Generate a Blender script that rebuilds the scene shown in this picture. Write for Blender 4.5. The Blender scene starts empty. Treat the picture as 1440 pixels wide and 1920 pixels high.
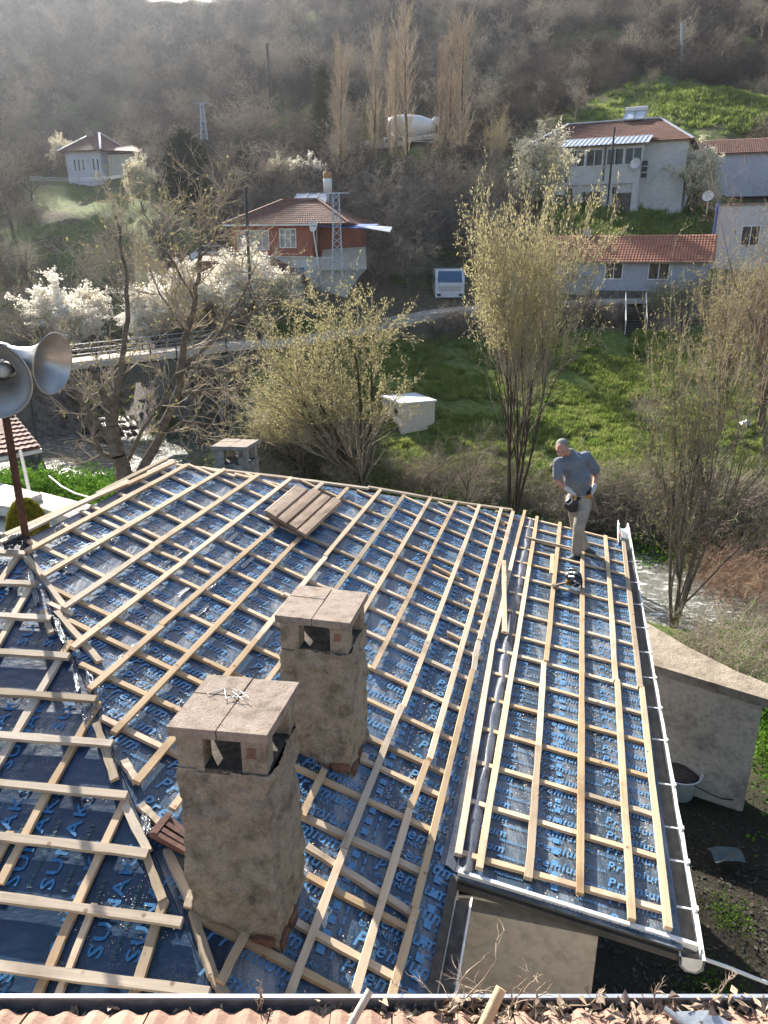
import bpy, bmesh, math, random
import numpy as np
from mathutils import Vector, Matrix, noise as mnoise

rng = np.random.default_rng(7)
random.seed(7)
R = math.radians
scene = bpy.context.scene
COL = scene.collection

# ---------------------------------------------------------------- camera
CAMZ = 12.0
TILT = R(19.0)
FPX = 1400.0
cam_d = bpy.data.cameras.new('camera')
cam = bpy.data.objects.new('camera', cam_d)
COL.objects.link(cam)
cam.location = (0, 0, CAMZ)
cam.rotation_euler = (R(90) - TILT, 0, 0)
cam_d.sensor_fit = 'VERTICAL'
cam_d.sensor_height = 36.0
cam_d.lens = 36.0 * FPX / 1920.0
cam_d.clip_end = 5000
scene.camera = cam

# ---------------------------------------------------------------- light
SUN_AZ, SUN_EL = R(-28), R(29)          # azimuth from +Y towards +X
world = bpy.data.worlds.new('World')
scene.world = world
world.use_nodes = True
wn = world.node_tree.nodes
wl = world.node_tree.links
for n in list(wn):
    wn.remove(n)
sky = wn.new('ShaderNodeTexSky')
sky.sky_type = 'NISHITA'
sky.sun_disc = False
sky.sun_elevation = SUN_EL
sky.sun_rotation = SUN_AZ
sky.dust_density = 2.0
bg = wn.new('ShaderNodeBackground')
bg.inputs['Strength'].default_value = 0.085
wo = wn.new('ShaderNodeOutputWorld')
wl.new(sky.outputs[0], bg.inputs[0])
wl.new(bg.outputs[0], wo.inputs[0])
sun_d = bpy.data.lights.new('sun', 'SUN')
sun_d.energy = 5.0
sun_d.angle = R(0.5)
sun_d.color = (1.0, 0.93, 0.82)
sun = bpy.data.objects.new('sun', sun_d)
COL.objects.link(sun)
sd = Vector((math.sin(SUN_AZ) * math.cos(SUN_EL), math.cos(SUN_AZ) * math.cos(SUN_EL), math.sin(SUN_EL)))
sun.rotation_euler = sd.to_track_quat('Z', 'Y').to_euler()
sun.location = (-20, 30, 60)
scene.view_settings.view_transform = 'Standard'
scene.view_settings.look = 'None'
scene.view_settings.gamma = 1
scene.view_settings.exposure = 1.58
scene.view_settings.use_curve_mapping = False
scene.render.engine = 'CYCLES'
scene.cycles.use_denoising = True
scene.cycles.max_bounces = 6
scene.cycles.transparent_max_bounces = 6
scene.cycles.volume_bounces = 0
scene.cycles.caustics_reflective = False
scene.cycles.caustics_refractive = False
scene.cycles.sample_clamp_indirect = 4

# ---------------------------------------------------------------- geometry of the view
cT, sT = math.cos(TILT), math.sin(TILT)
def ray(px, py):
    x = (px - 720) / FPX; y = (py - 960) / FPX
    return np.array([x, cT - y * sT, -(sT + y * cT)])
CAM = np.array([0, 0, CAMZ])
def at(px, py, D):                       # point seen at a pixel, D metres in front (ground distance)
    r = ray(px, py); return CAM + r * (D / r[1])
def atz(px, py, z):
    r = ray(px, py); return CAM + r * ((z - CAMZ) / r[2])
AZ = R(14)
U = np.array([math.sin(AZ), math.cos(AZ), 0.0])
V = np.array([math.cos(AZ), -math.sin(AZ), 0.0])
VB, ZB = -0.508, 8.03
KB, KC = -math.tan(R(20)), -math.tan(R(9))
def plane(px, py, k, lift):
    r = ray(px, py)
    t = (ZB + lift - k * VB - CAMZ) / (r[2] - k * (r @ V))
    return CAM + t * r
def pb(x, y, l=0): return plane(x, y, KB, l)
def pc(x, y, l=0): return plane(x, y, KC, l)
def zb(v): return ZB + KB * (v - VB)
def zc(v): return ZB + KC * (v - VB)
def uv(u, v, z):
    p = u * U + v * V; return np.array([p[0], p[1], z])
NB = np.array([V[0] * math.sin(R(20)), V[1] * math.sin(R(20)), math.cos(R(20))])
NC = np.array([V[0] * math.sin(R(9)), V[1] * math.sin(R(9)), math.cos(R(9))])
P1 = pb(400, 1870); P2 = pb(45, 1010); P3 = pb(330, 870)
AL = np.array([math.sin(R(97)), math.cos(R(97)), 0.0])            # level direction of the front hip face
AD = np.array([math.sin(R(187)), math.cos(R(187)), 0.0])          # downhill
dd = P1 - P2
KA = -dd[2] / (dd @ AD)
NA = np.array([AD[0] * KA, AD[1] * KA, 1.0]); NA /= np.linalg.norm(NA)
def pa(px, py, l=0):
    r = ray(px, py)
    o = P2 + NA * l
    t = ((o - CAM) @ NA) / (r @ NA)
    return CAM + t * r

# ---------------------------------------------------------------- object helpers
def link(o):
    COL.objects.link(o); return o
def tag(o, label=None, cat=None, group=None, kind=None):
    if label: o['label'] = label
    if cat: o['category'] = cat
    if group: o['group'] = group
    if kind: o['kind'] = kind
    return o
def empty(name, loc=(0, 0, 0), label=None, cat=None, group=None, rz=0):
    o = bpy.data.objects.new(name, None); link(o)
    o.location = loc; o.rotation_euler = (0, 0, rz); o.empty_display_size = 0.2
    return tag(o, label, cat, group)
def np_mesh(name, verts, faces, mats=(), fmat=None, smooth=False):
    """faces: (n,3) or (n,4) int array"""
    me = bpy.data.meshes.new(name)
    verts = np.asarray(verts, dtype=np.float32); faces = np.asarray(faces, dtype=np.int32)
    k = faces.shape[1]; n = len(faces)
    me.vertices.add(len(verts)); me.vertices.foreach_set('co', verts.ravel())
    me.loops.add(n * k); me.loops.foreach_set('vertex_index', faces.ravel())
    me.polygons.add(n)
    me.polygons.foreach_set('loop_start', np.arange(0, n * k, k, dtype=np.int32))
    me.polygons.foreach_set('loop_total', np.full(n, k, dtype=np.int32))
    for m in mats: me.materials.append(m)
    if fmat is not None: me.polygons.foreach_set('material_index', np.asarray(fmat, dtype=np.int32))
    if smooth: me.polygons.foreach_set('use_smooth', np.ones(n, dtype=bool))
    me.update(calc_edges=True)
    me.validate()
    return me
def mobj(name, me, parent=None, loc=None, rot=None, scale=None):
    o = bpy.data.objects.new(name, me); link(o)
    if parent is not None: o.parent = parent
    if loc is not None: o.location = loc
    if rot is not None: o.rotation_euler = rot
    if scale is not None: o.scale = scale
    return o
def basis(xa, za):
    xa = Vector(xa).normalized(); za = Vector(za)
    ya = za.cross(xa).normalized(); za = xa.cross(ya).normalized()
    return Matrix((xa, ya, za)).transposed()

class MB:
    """collects quads/tris of one part in bmesh-free lists"""
    def __init__(s): s.v = []; s.f = []; s.sm = []
    def add(s, vs, fs, smooth=False):
        o = len(s.v); s.v += [tuple(map(float, p)) for p in vs]
        for f in fs:
            s.f.append(tuple(i + o for i in f)); s.sm.append(smooth)
    def box(s, c, size, rz=0.0, M=None):
        hx, hy, hz = size[0] / 2, size[1] / 2, size[2] / 2
        pts = [(-hx, -hy, -hz), (hx, -hy, -hz), (hx, hy, -hz), (-hx, hy, -hz),
               (-hx, -hy, hz), (hx, -hy, hz), (hx, hy, hz), (-hx, hy, hz)]
        if M is None: M = Matrix.Rotation(rz, 3, 'Z')
        c = Vector(c)
        s.add([(M @ Vector(p)) + c for p in pts],
              [(0, 3, 2, 1), (4, 5, 6, 7), (0, 1, 5, 4), (1, 2, 6, 5), (2, 3, 7, 6), (3, 0, 4, 7)])
        return s
    def bar(s, a, b, w, h, up=(0, 0, 1)):
        a = Vector(a); b = Vector(b); d = b - a
        M = basis(d, up if abs(d.normalized().dot(Vector(up))) < 0.98 else (1, 0, 0))
        return s.box((a + b) / 2, (d.length, w, h), M=M)
    def tube(s, pts, r, n=6, cap=True, smooth=True):
        pts = [Vector(p) for p in pts]
        rs = r if hasattr(r, '__len__') else [r] * len(pts)
        vs = []; prev = None
        for i, p in enumerate(pts):
            d = (pts[min(i + 1, len(pts) - 1)] - pts[max(i - 1, 0)]).normalized()
            if prev is None:
                prev = d.orthogonal().normalized()
            prev = (prev - d * prev.dot(d)).normalized()
            q = d.cross(prev)
            for k in range(n):
                a = 2 * math.pi * k / n
                vs.append(p + (prev * math.cos(a) + q * math.sin(a)) * rs[i])
        fs = []
        for i in range(len(pts) - 1):
            for k in range(n):
                fs.append((i * n + k, i * n + (k + 1) % n, (i + 1) * n + (k + 1) % n, (i + 1) * n + k))
        s.add(vs, fs, smooth)
        if cap:
            s.add(vs[:n], [tuple(range(n))[::-1]]); s.add(vs[-n:], [tuple(range(n))])
        return s
    def prism(s, poly, z0, z1):
        n = len(poly)
        s.add([(p[0], p[1], z0) for p in poly] + [(p[0], p[1], z1) for p in poly],
              [tuple(range(n))[::-1], tuple(range(n, 2 * n))] + [(i, (i + 1) % n, n + (i + 1) % n, n + i) for i in range(n)])
        return s
    def slab(s, top, thick):
        """polygon (3d points) given thickness along its normal, downwards"""
        t = [Vector(p) for p in top]; n = len(t)
        nn = (t[1] - t[0]).cross(t[2] - t[0]).normalized()
        if nn.z < 0: t = t[::-1]; nn = -nn
        b = [p - nn * thick for p in t]
        s.add(t + b, [tuple(range(n)), tuple(range(2 * n - 1, n - 1, -1))] + [((i + 1) % n, i, n + i, n + (i + 1) % n) for i in range(n)])
        return s
    def lathe(s, prof, n=20, M=None, smooth=True):
        vs = []
        for r, z in prof:
            for k in range(n):
                a = 2 * math.pi * k / n
                p = Vector((r * math.cos(a), r * math.sin(a), z))
                vs.append(M @ p if M is not None else p)
        s.add(vs, [(i * n + k, i * n + (k + 1) % n, (i + 1) * n + (k + 1) % n, (i + 1) * n + k) for i in range(len(prof) - 1) for k in range(n)], smooth)
        return s
    def mesh(s, name, mat):
        me = bpy.data.meshes.new(name); me.from_pydata(s.v, [], s.f)
        me.materials.append(mat)
        me.polygons.foreach_set('use_smooth', np.array(s.sm, dtype=bool)); me.update()
        return me
    def build(s, name, mat, parent=None, world_parent=False):
        o = mobj(name, s.mesh(name, mat), parent)
        if parent is not None and world_parent:
            # verts given in world space while the parent sits elsewhere
            o.matrix_parent_inverse = Matrix.Translation(-Vector(parent.location)) if tuple(parent.rotation_euler) == (0, 0, 0) else (Matrix.LocRotScale(parent.location, parent.rotation_euler, parent.scale)).inverted()
        return o
def wp(o, parent):
    o.parent = parent
    o.matrix_parent_inverse = Matrix.LocRotScale(parent.location, parent.rotation_euler, parent.scale).inverted()
    return o
def copy_tree(o, parent=None):
    c = o.copy(); link(c)
    if parent is not None: c.parent = parent
    for ch in list(o.children): copy_tree(ch, c)
    return c

# ---------------------------------------------------------------- materials
def mat_base(name):
    m = bpy.data.materials.new(name); m.use_nodes = True
    nt = m.node_tree; b = nt.nodes['Principled BSDF']
    return m, nt, b
def N(nt, t, **kw):
    n = nt.nodes.new(t)
    for k, v in kw.items(): setattr(n, k, v)
    return n
def noise_node(nt, scale, detail=5, rough=0.6, vec=None, dim='3D'):
    n = N(nt, 'ShaderNodeTexNoise'); n.inputs['Scale'].default_value = scale
    n.inputs['Detail'].default_value = detail; n.inputs['Roughness'].default_value = rough
    if vec is not None: nt.links.new(vec, n.inputs['Vector'])
    return n
def ramp(nt, fac, stops):
    r = N(nt, 'ShaderNodeValToRGB')
    e = r.color_ramp.elements
    while len(e) < len(stops): e.new(0.5)
    for i, (p, c) in enumerate(stops):
        e[i].position = p; e[i].color = (c[0], c[1], c[2], 1) if hasattr(c, '__len__') else (c, c, c, 1)
    nt.links.new(fac, r.inputs[0])
    return r
def mix(nt, fac, a, b, mode='MIX'):
    m = N(nt, 'ShaderNodeMix', data_type='RGBA', blend_type=mode)
    for s, v in ((0, fac), (6, a), (7, b)):
        if hasattr(v, 'is_linked') or isinstance(v, bpy.types.NodeSocket): nt.links.new(v, m.inputs[s])
        elif hasattr(v, '__len__'): m.inputs[s].default_value = (v[0], v[1], v[2], 1)
        else: m.inputs[s].default_value = v
    return m.outputs[2]
def bump(nt, b, h, strength=0.5, dist=0.02):
    n = N(nt, 'ShaderNodeBump'); n.inputs['Strength'].default_value = strength
    n.inputs['Distance'].default_value = dist
    nt.links.new(h, n.inputs['Height']); nt.links.new(n.outputs[0], b.inputs['Normal'])
    return n
def simple(name, c1, c2=None, scale=4, rough=0.8, metal=0, bmp=0.3, bdist=0.01, lo=0.35, hi=0.65, stretch=None, rand=0.0, obj=True, spec=0.5):
    m, nt, b = mat_base(name)
    tc = N(nt, 'ShaderNodeTexCoord')
    vec = tc.outputs['Object'] if obj else tc.outputs['Generated']
    if stretch:
        mp = N(nt, 'ShaderNodeMapping'); mp.inputs['Scale'].default_value = stretch
        nt.links.new(vec, mp.inputs[0]); vec = mp.outputs[0]
    n = noise_node(nt, scale, vec=vec)
    if c2 is None: c2 = tuple(x * 0.75 for x in c1)
    r = ramp(nt, n.outputs[0], [(lo, c1), (hi, c2)])
    out = r.outputs[0]
    if rand:
        oi = N(nt, 'ShaderNodeObjectInfo')
        hs = N(nt, 'ShaderNodeHueSaturation')
        mr = N(nt, 'ShaderNodeMapRange'); mr.inputs[3].default_value = 1 - rand; mr.inputs[4].default_value = 1 + rand
        nt.links.new(oi.outputs['Random'], mr.inputs[0]); nt.links.new(mr.outputs[0], hs.inputs['Value'])
        nt.links.new(out, hs.inputs['Color']); out = hs.outputs[0]
    nt.links.new(out, b.inputs['Base Color'])
    b.inputs['Roughness'].default_value = rough; b.inputs['Metallic'].default_value = metal
    b.inputs['Specular IOR Level'].default_value = spec
    if bmp:
        n2 = noise_node(nt, scale * 4, vec=vec)
        bump(nt, b, n2.outputs[0], bmp, bdist)
    return m

# wood of the battens: grain along local X
def wood_mat(name, light, dark, knots=True, rand=0.30):
    m, nt, b = mat_base(name)
    tc = N(nt, 'ShaderNodeTexCoord'); oi = N(nt, 'ShaderNodeObjectInfo')
    # world-size coordinates stay even when the batten is scaled: use object position * random offset
    geo = N(nt, 'ShaderNodeNewGeometry')
    add = N(nt, 'ShaderNodeVectorMath', operation='ADD')
    nt.links.new(tc.outputs['Object'], add.inputs[0]); nt.links.new(oi.outputs['Location'], add.inputs[1])
    mp = N(nt, 'ShaderNodeMapping'); mp.inputs['Scale'].default_value = (3, 55, 55)
    nt.links.new(add.outputs[0], mp.inputs[0])
    g = noise_node(nt, 1.0, 4, 0.7, mp.outputs[0])
    gr = ramp(nt, g.outputs[0], [(0.3, light), (0.6, tuple(a * 0.72 + b_ * 0.28 for a, b_ in zip(light, dark))), (0.82, dark)])
    big = noise_node(nt, 2.2, 3, 0.6, geo.outputs['Position'])
    st = ramp(nt, big.outputs[0], [(0.52, (1, 1, 1)), (0.72, (0.62, 0.58, 0.54))])
    c = mix(nt, 1.0, gr.outputs[0], st.outputs[0], 'MULTIPLY')
    if knots:
        vo = N(nt, 'ShaderNodeTexVoronoi'); vo.inputs['Scale'].default_value = 7
        nt.links.new(geo.outputs['Position'], vo.inputs['Vector'])
        kr = ramp(nt, vo.outputs['Distance'], [(0.06, (0.35, 0.2, 0.12)), (0.13, (1, 1, 1))])
        c = mix(nt, 0.8, c, kr.outputs[0], 'MULTIPLY')
    hs = N(nt, 'ShaderNodeHueSaturation')
    mr = N(nt, 'ShaderNodeMapRange'); mr.inputs[3].default_value = 1 - rand; mr.inputs[4].default_value = 1 + rand * .6
    nt.links.new(oi.outputs['Random'], mr.inputs[0]); nt.links.new(mr.outputs[0], hs.inputs['Value'])
    mr2 = N(nt, 'ShaderNodeMapRange'); mr2.inputs[3].default_value = 1.1; mr2.inputs[4].default_value = 0.75
    nt.links.new(oi.outputs['Random'], mr2.inputs[0]); nt.links.new(mr2.outputs[0], hs.inputs['Saturation'])
    nt.links.new(c, hs.inputs['Color'])
    nt.links.new(hs.outputs[0], b.inputs['Base Color'])
    b.inputs['Roughness'].default_value = 0.75
    bump(nt, b, g.outputs[0], 0.35, 0.004)
    return m
M_PINE = wood_mat('pine_wood', (0.62, 0.455, 0.28), (0.32, 0.19, 0.095))
M_PINE_OLD = wood_mat('weathered_pine', (0.50, 0.40, 0.28), (0.22, 0.15, 0.09))
M_BOARD = wood_mat('old_board', (0.33, 0.22, 0.14), (0.13, 0.08, 0.05))

def membrane_mat(name, base, dustc, axis_mix, dust_lo, dust_hi, wr, foil=0.0):
    """glossy printed roofing membrane, dusty, wrinkled"""
    m, nt, b = mat_base(name)
    geo = N(nt, 'ShaderNodeNewGeometry')
    pos = geo.outputs['Position']
    mp = N(nt, 'ShaderNodeMapping'); mp.inputs['Rotation'].default_value = (0, 0, AZ); mp.inputs['Scale'].default_value = axis_mix
    nt.links.new(pos, mp.inputs[0])
    d1 = noise_node(nt, 1.0, 6, 0.7, mp.outputs[0])
    d2 = noise_node(nt, 160, 2, 0.8, pos)
    # dust: large patches broken by speckles
    ad = N(nt, 'ShaderNodeMath', operation='MULTIPLY_ADD'); ad.inputs[1].default_value = 0.5
    nt.links.new(d2.outputs[0], ad.inputs[0]); nt.links.new(d1.outputs[0], ad.inputs[2])
    dr = ramp(nt, ad.outputs[0], [(dust_lo, 0.0), (dust_hi, 1.0)])
    tone = noise_node(nt, 3, 3, 0.5, pos)
    bc = ramp(nt, tone.outputs[0], [(0.35, base), (0.7, tuple(x * 1.8 + .003 for x in base))])
    c = mix(nt, dr.outputs[0], bc.outputs[0], dustc)
    nt.links.new(c, b.inputs['Base Color'])
    rr = ramp(nt, dr.outputs[0], [(0.0, 0.36), (1.0, 0.6)])
    nt.links.new(rr.outputs[0], b.inputs['Roughness'])
    w1 = noise_node(nt, 9, 3, 0.5, mp.outputs[0]); w2 = noise_node(nt, 70, 2, 0.6, pos)
    ws = N(nt, 'ShaderNodeMath', operation='MULTIPLY_ADD'); ws.inputs[1].default_value = 0.12
    nt.links.new(w2.outputs[0], ws.inputs[0]); nt.links.new(w1.outputs[0], ws.inputs[2])
    bump(nt, b, ws.outputs[0], wr, 0.02)
    return m
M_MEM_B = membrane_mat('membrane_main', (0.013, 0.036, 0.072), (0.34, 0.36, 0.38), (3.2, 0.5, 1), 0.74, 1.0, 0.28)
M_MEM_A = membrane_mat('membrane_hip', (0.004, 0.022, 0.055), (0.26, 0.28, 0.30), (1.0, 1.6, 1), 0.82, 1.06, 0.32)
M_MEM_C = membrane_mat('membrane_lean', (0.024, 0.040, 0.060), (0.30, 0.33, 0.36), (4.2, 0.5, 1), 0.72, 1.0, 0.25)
M_FOIL = simple('silver_foil', (0.62, 0.64, 0.66), (0.35, 0.38, 0.42), 30, 0.28, 0.9, 0.9, 0.02)
def print_mat(name, c):
    m, nt, b = mat_base(name)
    geo = N(nt, 'ShaderNodeNewGeometry')
    n = noise_node(nt, 55, 4, 0.7, geo.outputs['Position'])
    r = ramp(nt, n.outputs[0], [(0.38, c), (0.72, tuple(x * 0.55 for x in c))])
    nt.links.new(r.outputs[0], b.inputs['Base Color']); b.inputs['Roughness'].default_value = 0.5; b.inputs['Specular IOR Level'].default_value = 0.3
    return m
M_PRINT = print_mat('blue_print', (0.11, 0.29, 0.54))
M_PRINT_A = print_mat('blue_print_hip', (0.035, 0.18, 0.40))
M_PRINT_G = print_mat('grey_green_print', (0.05, 0.12, 0.13))
M_WHITE = simple('white_paint', (0.78, 0.78, 0.76), (0.6, 0.6, 0.58), 9, 0.45, 0, 0.1)
M_GALV = simple('galvanised_steel', (0.42, 0.45, 0.47), (0.27, 0.29, 0.31), 12, 0.4, 0.7, 0.15)
M_HORN = simple('speaker_metal', (0.50, 0.49, 0.47), (0.36, 0.34, 0.32), 5, 0.36, 0.75, 0.08)
M_RUST = simple('rusty_steel', (0.14, 0.055, 0.03), (0.06, 0.03, 0.02), 14, 0.85, 0.1, 0.4)
M_DARK = simple('dark_iron', (0.03, 0.03, 0.03), (0.05, 0.045, 0.04), 8, 0.7)
M_BLACK = simple('black_plastic', (0.012, 0.012, 0.014), (0.02, 0.02, 0.02), 8, 0.4)
def plaster(name, c1, c2, c3, scale=3.0, b1=0.9, bd=0.03):
    m, nt, b = mat_base(name)
    geo = N(nt, 'ShaderNodeNewGeometry')
    n1 = noise_node(nt, scale, 8, 0.68, geo.outputs['Position'])
    n2 = noise_node(nt, scale * 9, 6, 0.7, geo.outputs['Position'])
    r1 = ramp(nt, n1.outputs[0], [(0.34, c1), (0.52, c2), (0.7, c3)])
    r2 = ramp(nt, n2.outputs[0], [(0.3, (0.5, 0.48, 0.44)), (0.55, (1, 1, 1))])
    c = mix(nt, 0.7, r1.outputs[0], r2.outputs[0], 'MULTIPLY')
    nt.links.new(c, b.inputs['Base Color']); b.inputs['Roughness'].default_value = 0.92
    b.inputs['Specular IOR Level'].default_value = 0.2
    ad = N(nt, 'ShaderNodeMath', operation='ADD'); nt.links.new(n1.outputs[0], ad.inputs[0]); nt.links.new(n2.outputs[0], ad.inputs[1])
    bump(nt, b, ad.outputs[0], b1, bd)
    return m
M_CHIM = plaster('chimney_mortar', (0.60, 0.51, 0.40), (0.45, 0.38, 0.29), (0.20, 0.165, 0.12), 9, 1.0, 0.035)
M_CONC = plaster('old_concrete', (0.40, 0.33, 0.28), (0.33, 0.27, 0.225), (0.19, 0.155, 0.125), 11, 0.9, 0.012)
M_BRICK = plaster('red_brick', (0.28, 0.14, 0.09), (0.21, 0.11, 0.075), (0.13, 0.08, 0.06), 9, 0.5, 0.01)
M_BEIGE = plaster('beige_render', (0.55, 0.51, 0.45), (0.52, 0.48, 0.42), (0.46, 0.42, 0.36), 1.2, 0.15, 0.004)
M_WALLR = plaster('stained_wall', (0.58, 0.50, 0.41), (0.50, 0.43, 0.35), (0.26, 0.225, 0.19), 1.4, 0.3, 0.01)
M_TILE = simple('clay_tile', (0.36, 0.15, 0.085), (0.24, 0.10, 0.065), 6, 0.85, 0, 0.5, 0.01, rand=0.25)
M_TILE_D = simple('dark_clay_tile', (0.15, 0.065, 0.045), (0.09, 0.045, 0.035), 6, 0.8, 0, 0.5, 0.01, rand=0.2)
M_GLASS = simple('window_glass', (0.02, 0.025, 0.03), (0.05, 0.055, 0.06), 2, 0.08, 0, 0)
M_CURT = simple('curtained_glass', (0.45, 0.45, 0.43), (0.16, 0.17, 0.17), 3, 0.2, 0, 0)
# ================================================================ terrain function
def g(px, py, D):
    p = at(px, py, D); return (p[0], p[1], p[2])
CT = [(0, 3, 3), (5, 5, 3), (7, 10, 3), (4, 14, 2.6), (-3, 12, 3), (-8, 16, 4.8), (-14, 20, 4.8), (-14, 28, 3.0), (-24, 32, 3.0), (0, 20, 2.6), (8, 18, 2.0), (14, 17, 1.8),
      (25, 12, 2), (40, 5, 2), (-30, 10, 4), (-60, 0, 5), (60, -20, 3), (0, -20, 3), (-40, -50, 5), (40, -60, 4), (0, -200, 6), (-200, -150, 30), (200, -150, 30),
      (-22, 38, 2.2), (-11, 33, 2.2), (-2, 26, 2.0), (4, 22.5, 1.8),
      g(750, 850, 40), g(815, 780, 44), g(1190, 634, 54), g(950, 680, 52), (8.0, 36, 1.3), g(1300, 800, 43), g(1300, 880, 37), g(620, 850, 40), (22, 34, 1.4), (32, 36, 2.5),
      g(720, 640, 53.5), g(1400, 640, 53), g(1100, 650, 53),
      g(720, 618, 56), g(850, 593, 57), g(1000, 580, 58), g(1190, 573, 58), g(1400, 568, 58), g(850, 585, 60), g(1190, 566, 61),
      g(600, 640, 53), g(480, 655, 50), g(300, 650, 56), g(130, 627, 58), g(30, 640, 58), g(480, 600, 56),
      g(1150, 547, 62), g(1400, 495, 67), g(550, 520, 62), g(640, 520, 63), g(845, 563, 64),
      g(1200, 372, 85), g(1080, 372, 84), g(1350, 340, 92), g(800, 450, 74), g(1200, 440, 74), g(1300, 420, 78),
      g(740, 345, 88), g(860, 340, 88), g(780, 268, 98), g(860, 262, 100), g(640, 300, 92), g(600, 235, 115), g(530, 215, 122), g(680, 190, 125),
      g(180, 345, 100), g(250, 345, 98), g(100, 420, 84), g(60, 500, 72), g(250, 460, 76), g(380, 440, 74),
      g(1300, 222, 112), g(1420, 205, 116), g(1180, 240, 108), g(1300, 140, 145), g(1100, 100, 172), g(900, 120, 165), g(900, 220, 120),
      g(100, 200, 150), g(300, 180, 150), g(400, 250, 125), g(50, 50, 215), g(300, 50, 225), g(500, 90, 190), g(550, 50, 215),
      g(700, 6, 262), g(500, 4, 262), g(950, 6, 262), g(1120, 5, 258), g(350, 2, 262), g(1250, -15, 262), g(1440, -40, 260), g(200, -20, 264), g(0, -60, 264), g(-200, -90, 262), g(1640, -60, 262),
      (-90, 60, 12), (-120, 100, 30), (-160, 160, 60), (-110, 200, 62), (90, 60, 13), (120, 100, 32), (140, 160, 60),
      (0, 320, 84), (-80, 330, 92), (80, 330, 92), (0, 450, 80), (300, 400, 90), (-300, 400, 90), (0, 1200, 70), (900, 900, 80), (-900, 900, 80), (-900, -300, 60), (900, -300, 60), (0, -1200, 40)]
CT = np.array(CT, dtype=float)
_d = np.linalg.norm(CT[:, None, :2] - CT[None, :, :2], axis=2)
_A = np.block([[_d, np.ones((len(CT), 1))], [np.ones((1, len(CT))), np.zeros((1, 1))]])
_A[:len(CT), :len(CT)] += -np.eye(len(CT)) * 0.5
_w = np.linalg.solve(_A, np.concatenate([CT[:, 2], [0]]))
RIV = np.array([(-46, 112), (-38, 96), (-30, 80), (-24, 66), (-21.3, 58), (-17.5, 46.5), (-12, 41), (-4, 35.5), (4, 30.5), (13, 25.2), (24, 20.5), (60, 8), (120, -20)], dtype=float)
def seg_dist(P, L):
    best = np.full(len(P), 1e9)
    for a, b in zip(L[:-1], L[1:]):
        ab = b - a; t = np.clip(((P - a) @ ab) / (ab @ ab), 0, 1)
        best = np.minimum(best, np.linalg.norm(P - (a + t[:, None] * ab), axis=1))
    return best
def sstep(a, b, x):
    t = np.clip((x - a) / (b - a), 0, 1); return t * t * (3 - 2 * t)
def wav(P, s, seed):
    r = np.random.default_rng(seed); out = np.zeros(len(P))
    for k in range(7):
        a = r.uniform(0, 6.28); f = s * (1.0 + 0.9 * k) * r.uniform(.8, 1.2); ph = r.uniform(0, 6.28)
        q = P @ np.array([math.cos(a), math.sin(a)])
        q2 = P @ np.array([-math.sin(a), math.cos(a)])
        out += np.sin(q * f + ph + 1.3 * np.sin(q2 * f * .7 + ph * 2)) / (1 + k)
    return out
def height(P):
    P = np.atleast_2d(np.asarray(P, dtype=float))
    z = np.zeros(len(P))
    for i in range(0, len(P), 20000):
        q = P[i:i + 20000]
        z[i:i + 20000] = np.linalg.norm(q[:, None, :] - CT[None, :, :2], axis=2) @ _w[:-1] + _w[-1]
    dist = np.hypot(P[:, 0], P[:, 1])
    z += wav(P, 0.09, 3) * np.clip((dist - 75) / 60, 0, 1) * 1.5 + wav(P, 0.6, 4) * np.clip((dist - 14) / 60, 0, 1) * 0.14
    dr = seg_dist(P, RIV)
    hw = 3.6 + 1.2 * sstep(4, 9, P[:, 0]) + 3.4 * sstep(-6, -13, P[:, 0]) * (1 - sstep(48, 53, P[:, 1])) - 1.6 * sstep(49, 55, P[:, 1])
    k = sstep(hw - 1.0, hw + 3.2, dr)
    bed = -.35 + np.maximum(0, P[:, 1] - 57) * .32
    k = np.maximum(k, sstep(66, 84, P[:, 1]))
    return np.minimum(z, bed * (1 - k) + z * k)
def hz(x, y): return float(height([(x, y)])[0])

# ================================================================ the house under repair
house = empty('house', (0, 7, 3), 'house whose roof is stripped to blue membrane and crossed by new wooden battens', 'house')
# --- roof corner points
def uvof(p): return float(p @ U), float(p @ V)
u2, v2 = uvof(P2); u3, v3 = uvof(P3); u1, v1 = uvof(P1)
VR = (v2 + v3) / 2                                    # ridge line
ridgeN = uv(u2, VR, zb(VR)); ridgeF = uv(u3, VR, zb(VR))
UF = 11.55
eaveF = uv(UF, VB, ZB)
s = (VB - v2) / (v1 - v2); uE = u2 + (u1 - u2) * s
eaveN = uv(uE, VB, ZB)
def grid_surface(name, c00, c10, c11, c01, nu, nv, mat, nrm, amp, thick=0.0, parent=None, seed=1, fr=2.0):
    a = np.linspace(0, 1, nu + 1); b = np.linspace(0, 1, nv + 1)
    A_, B_ = np.meshgrid(a, b, indexing='ij'); A_ = A_.ravel()[:, None]; B_ = B_.ravel()[:, None]
    p = (1 - A_) * (1 - B_) * c00 + A_ * (1 - B_) * c10 + A_ * B_ * c11 + (1 - A_) * B_ * c01
    q = np.stack([p[:, 0] + p[:, 2], p[:, 1]], 1)
    w = wav(q, fr, seed) * 0.5 + np.maximum(0, wav(q, fr * 3, seed + 5) - 0.5) * 0.5
    edge = np.minimum(np.minimum(A_, 1 - A_), np.minimum(B_, 1 - B_)).ravel()
    p = p + nrm[None] * (amp * w * np.clip(edge * 40, 0, 1))[:, None]
    i, j = np.meshgrid(np.arange(nu), np.arange(nv), indexing='ij'); i = i.ravel(); j = j.ravel()
    o = i * (nv + 1) + j
    f = np.stack([o, o + nv + 1, o + nv + 2, o + 1], 1)
    me = np_mesh(name, p, f, [mat], smooth=True)
    ob = mobj(name, me)
    if parent: wp(ob, parent)
    return ob
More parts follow.
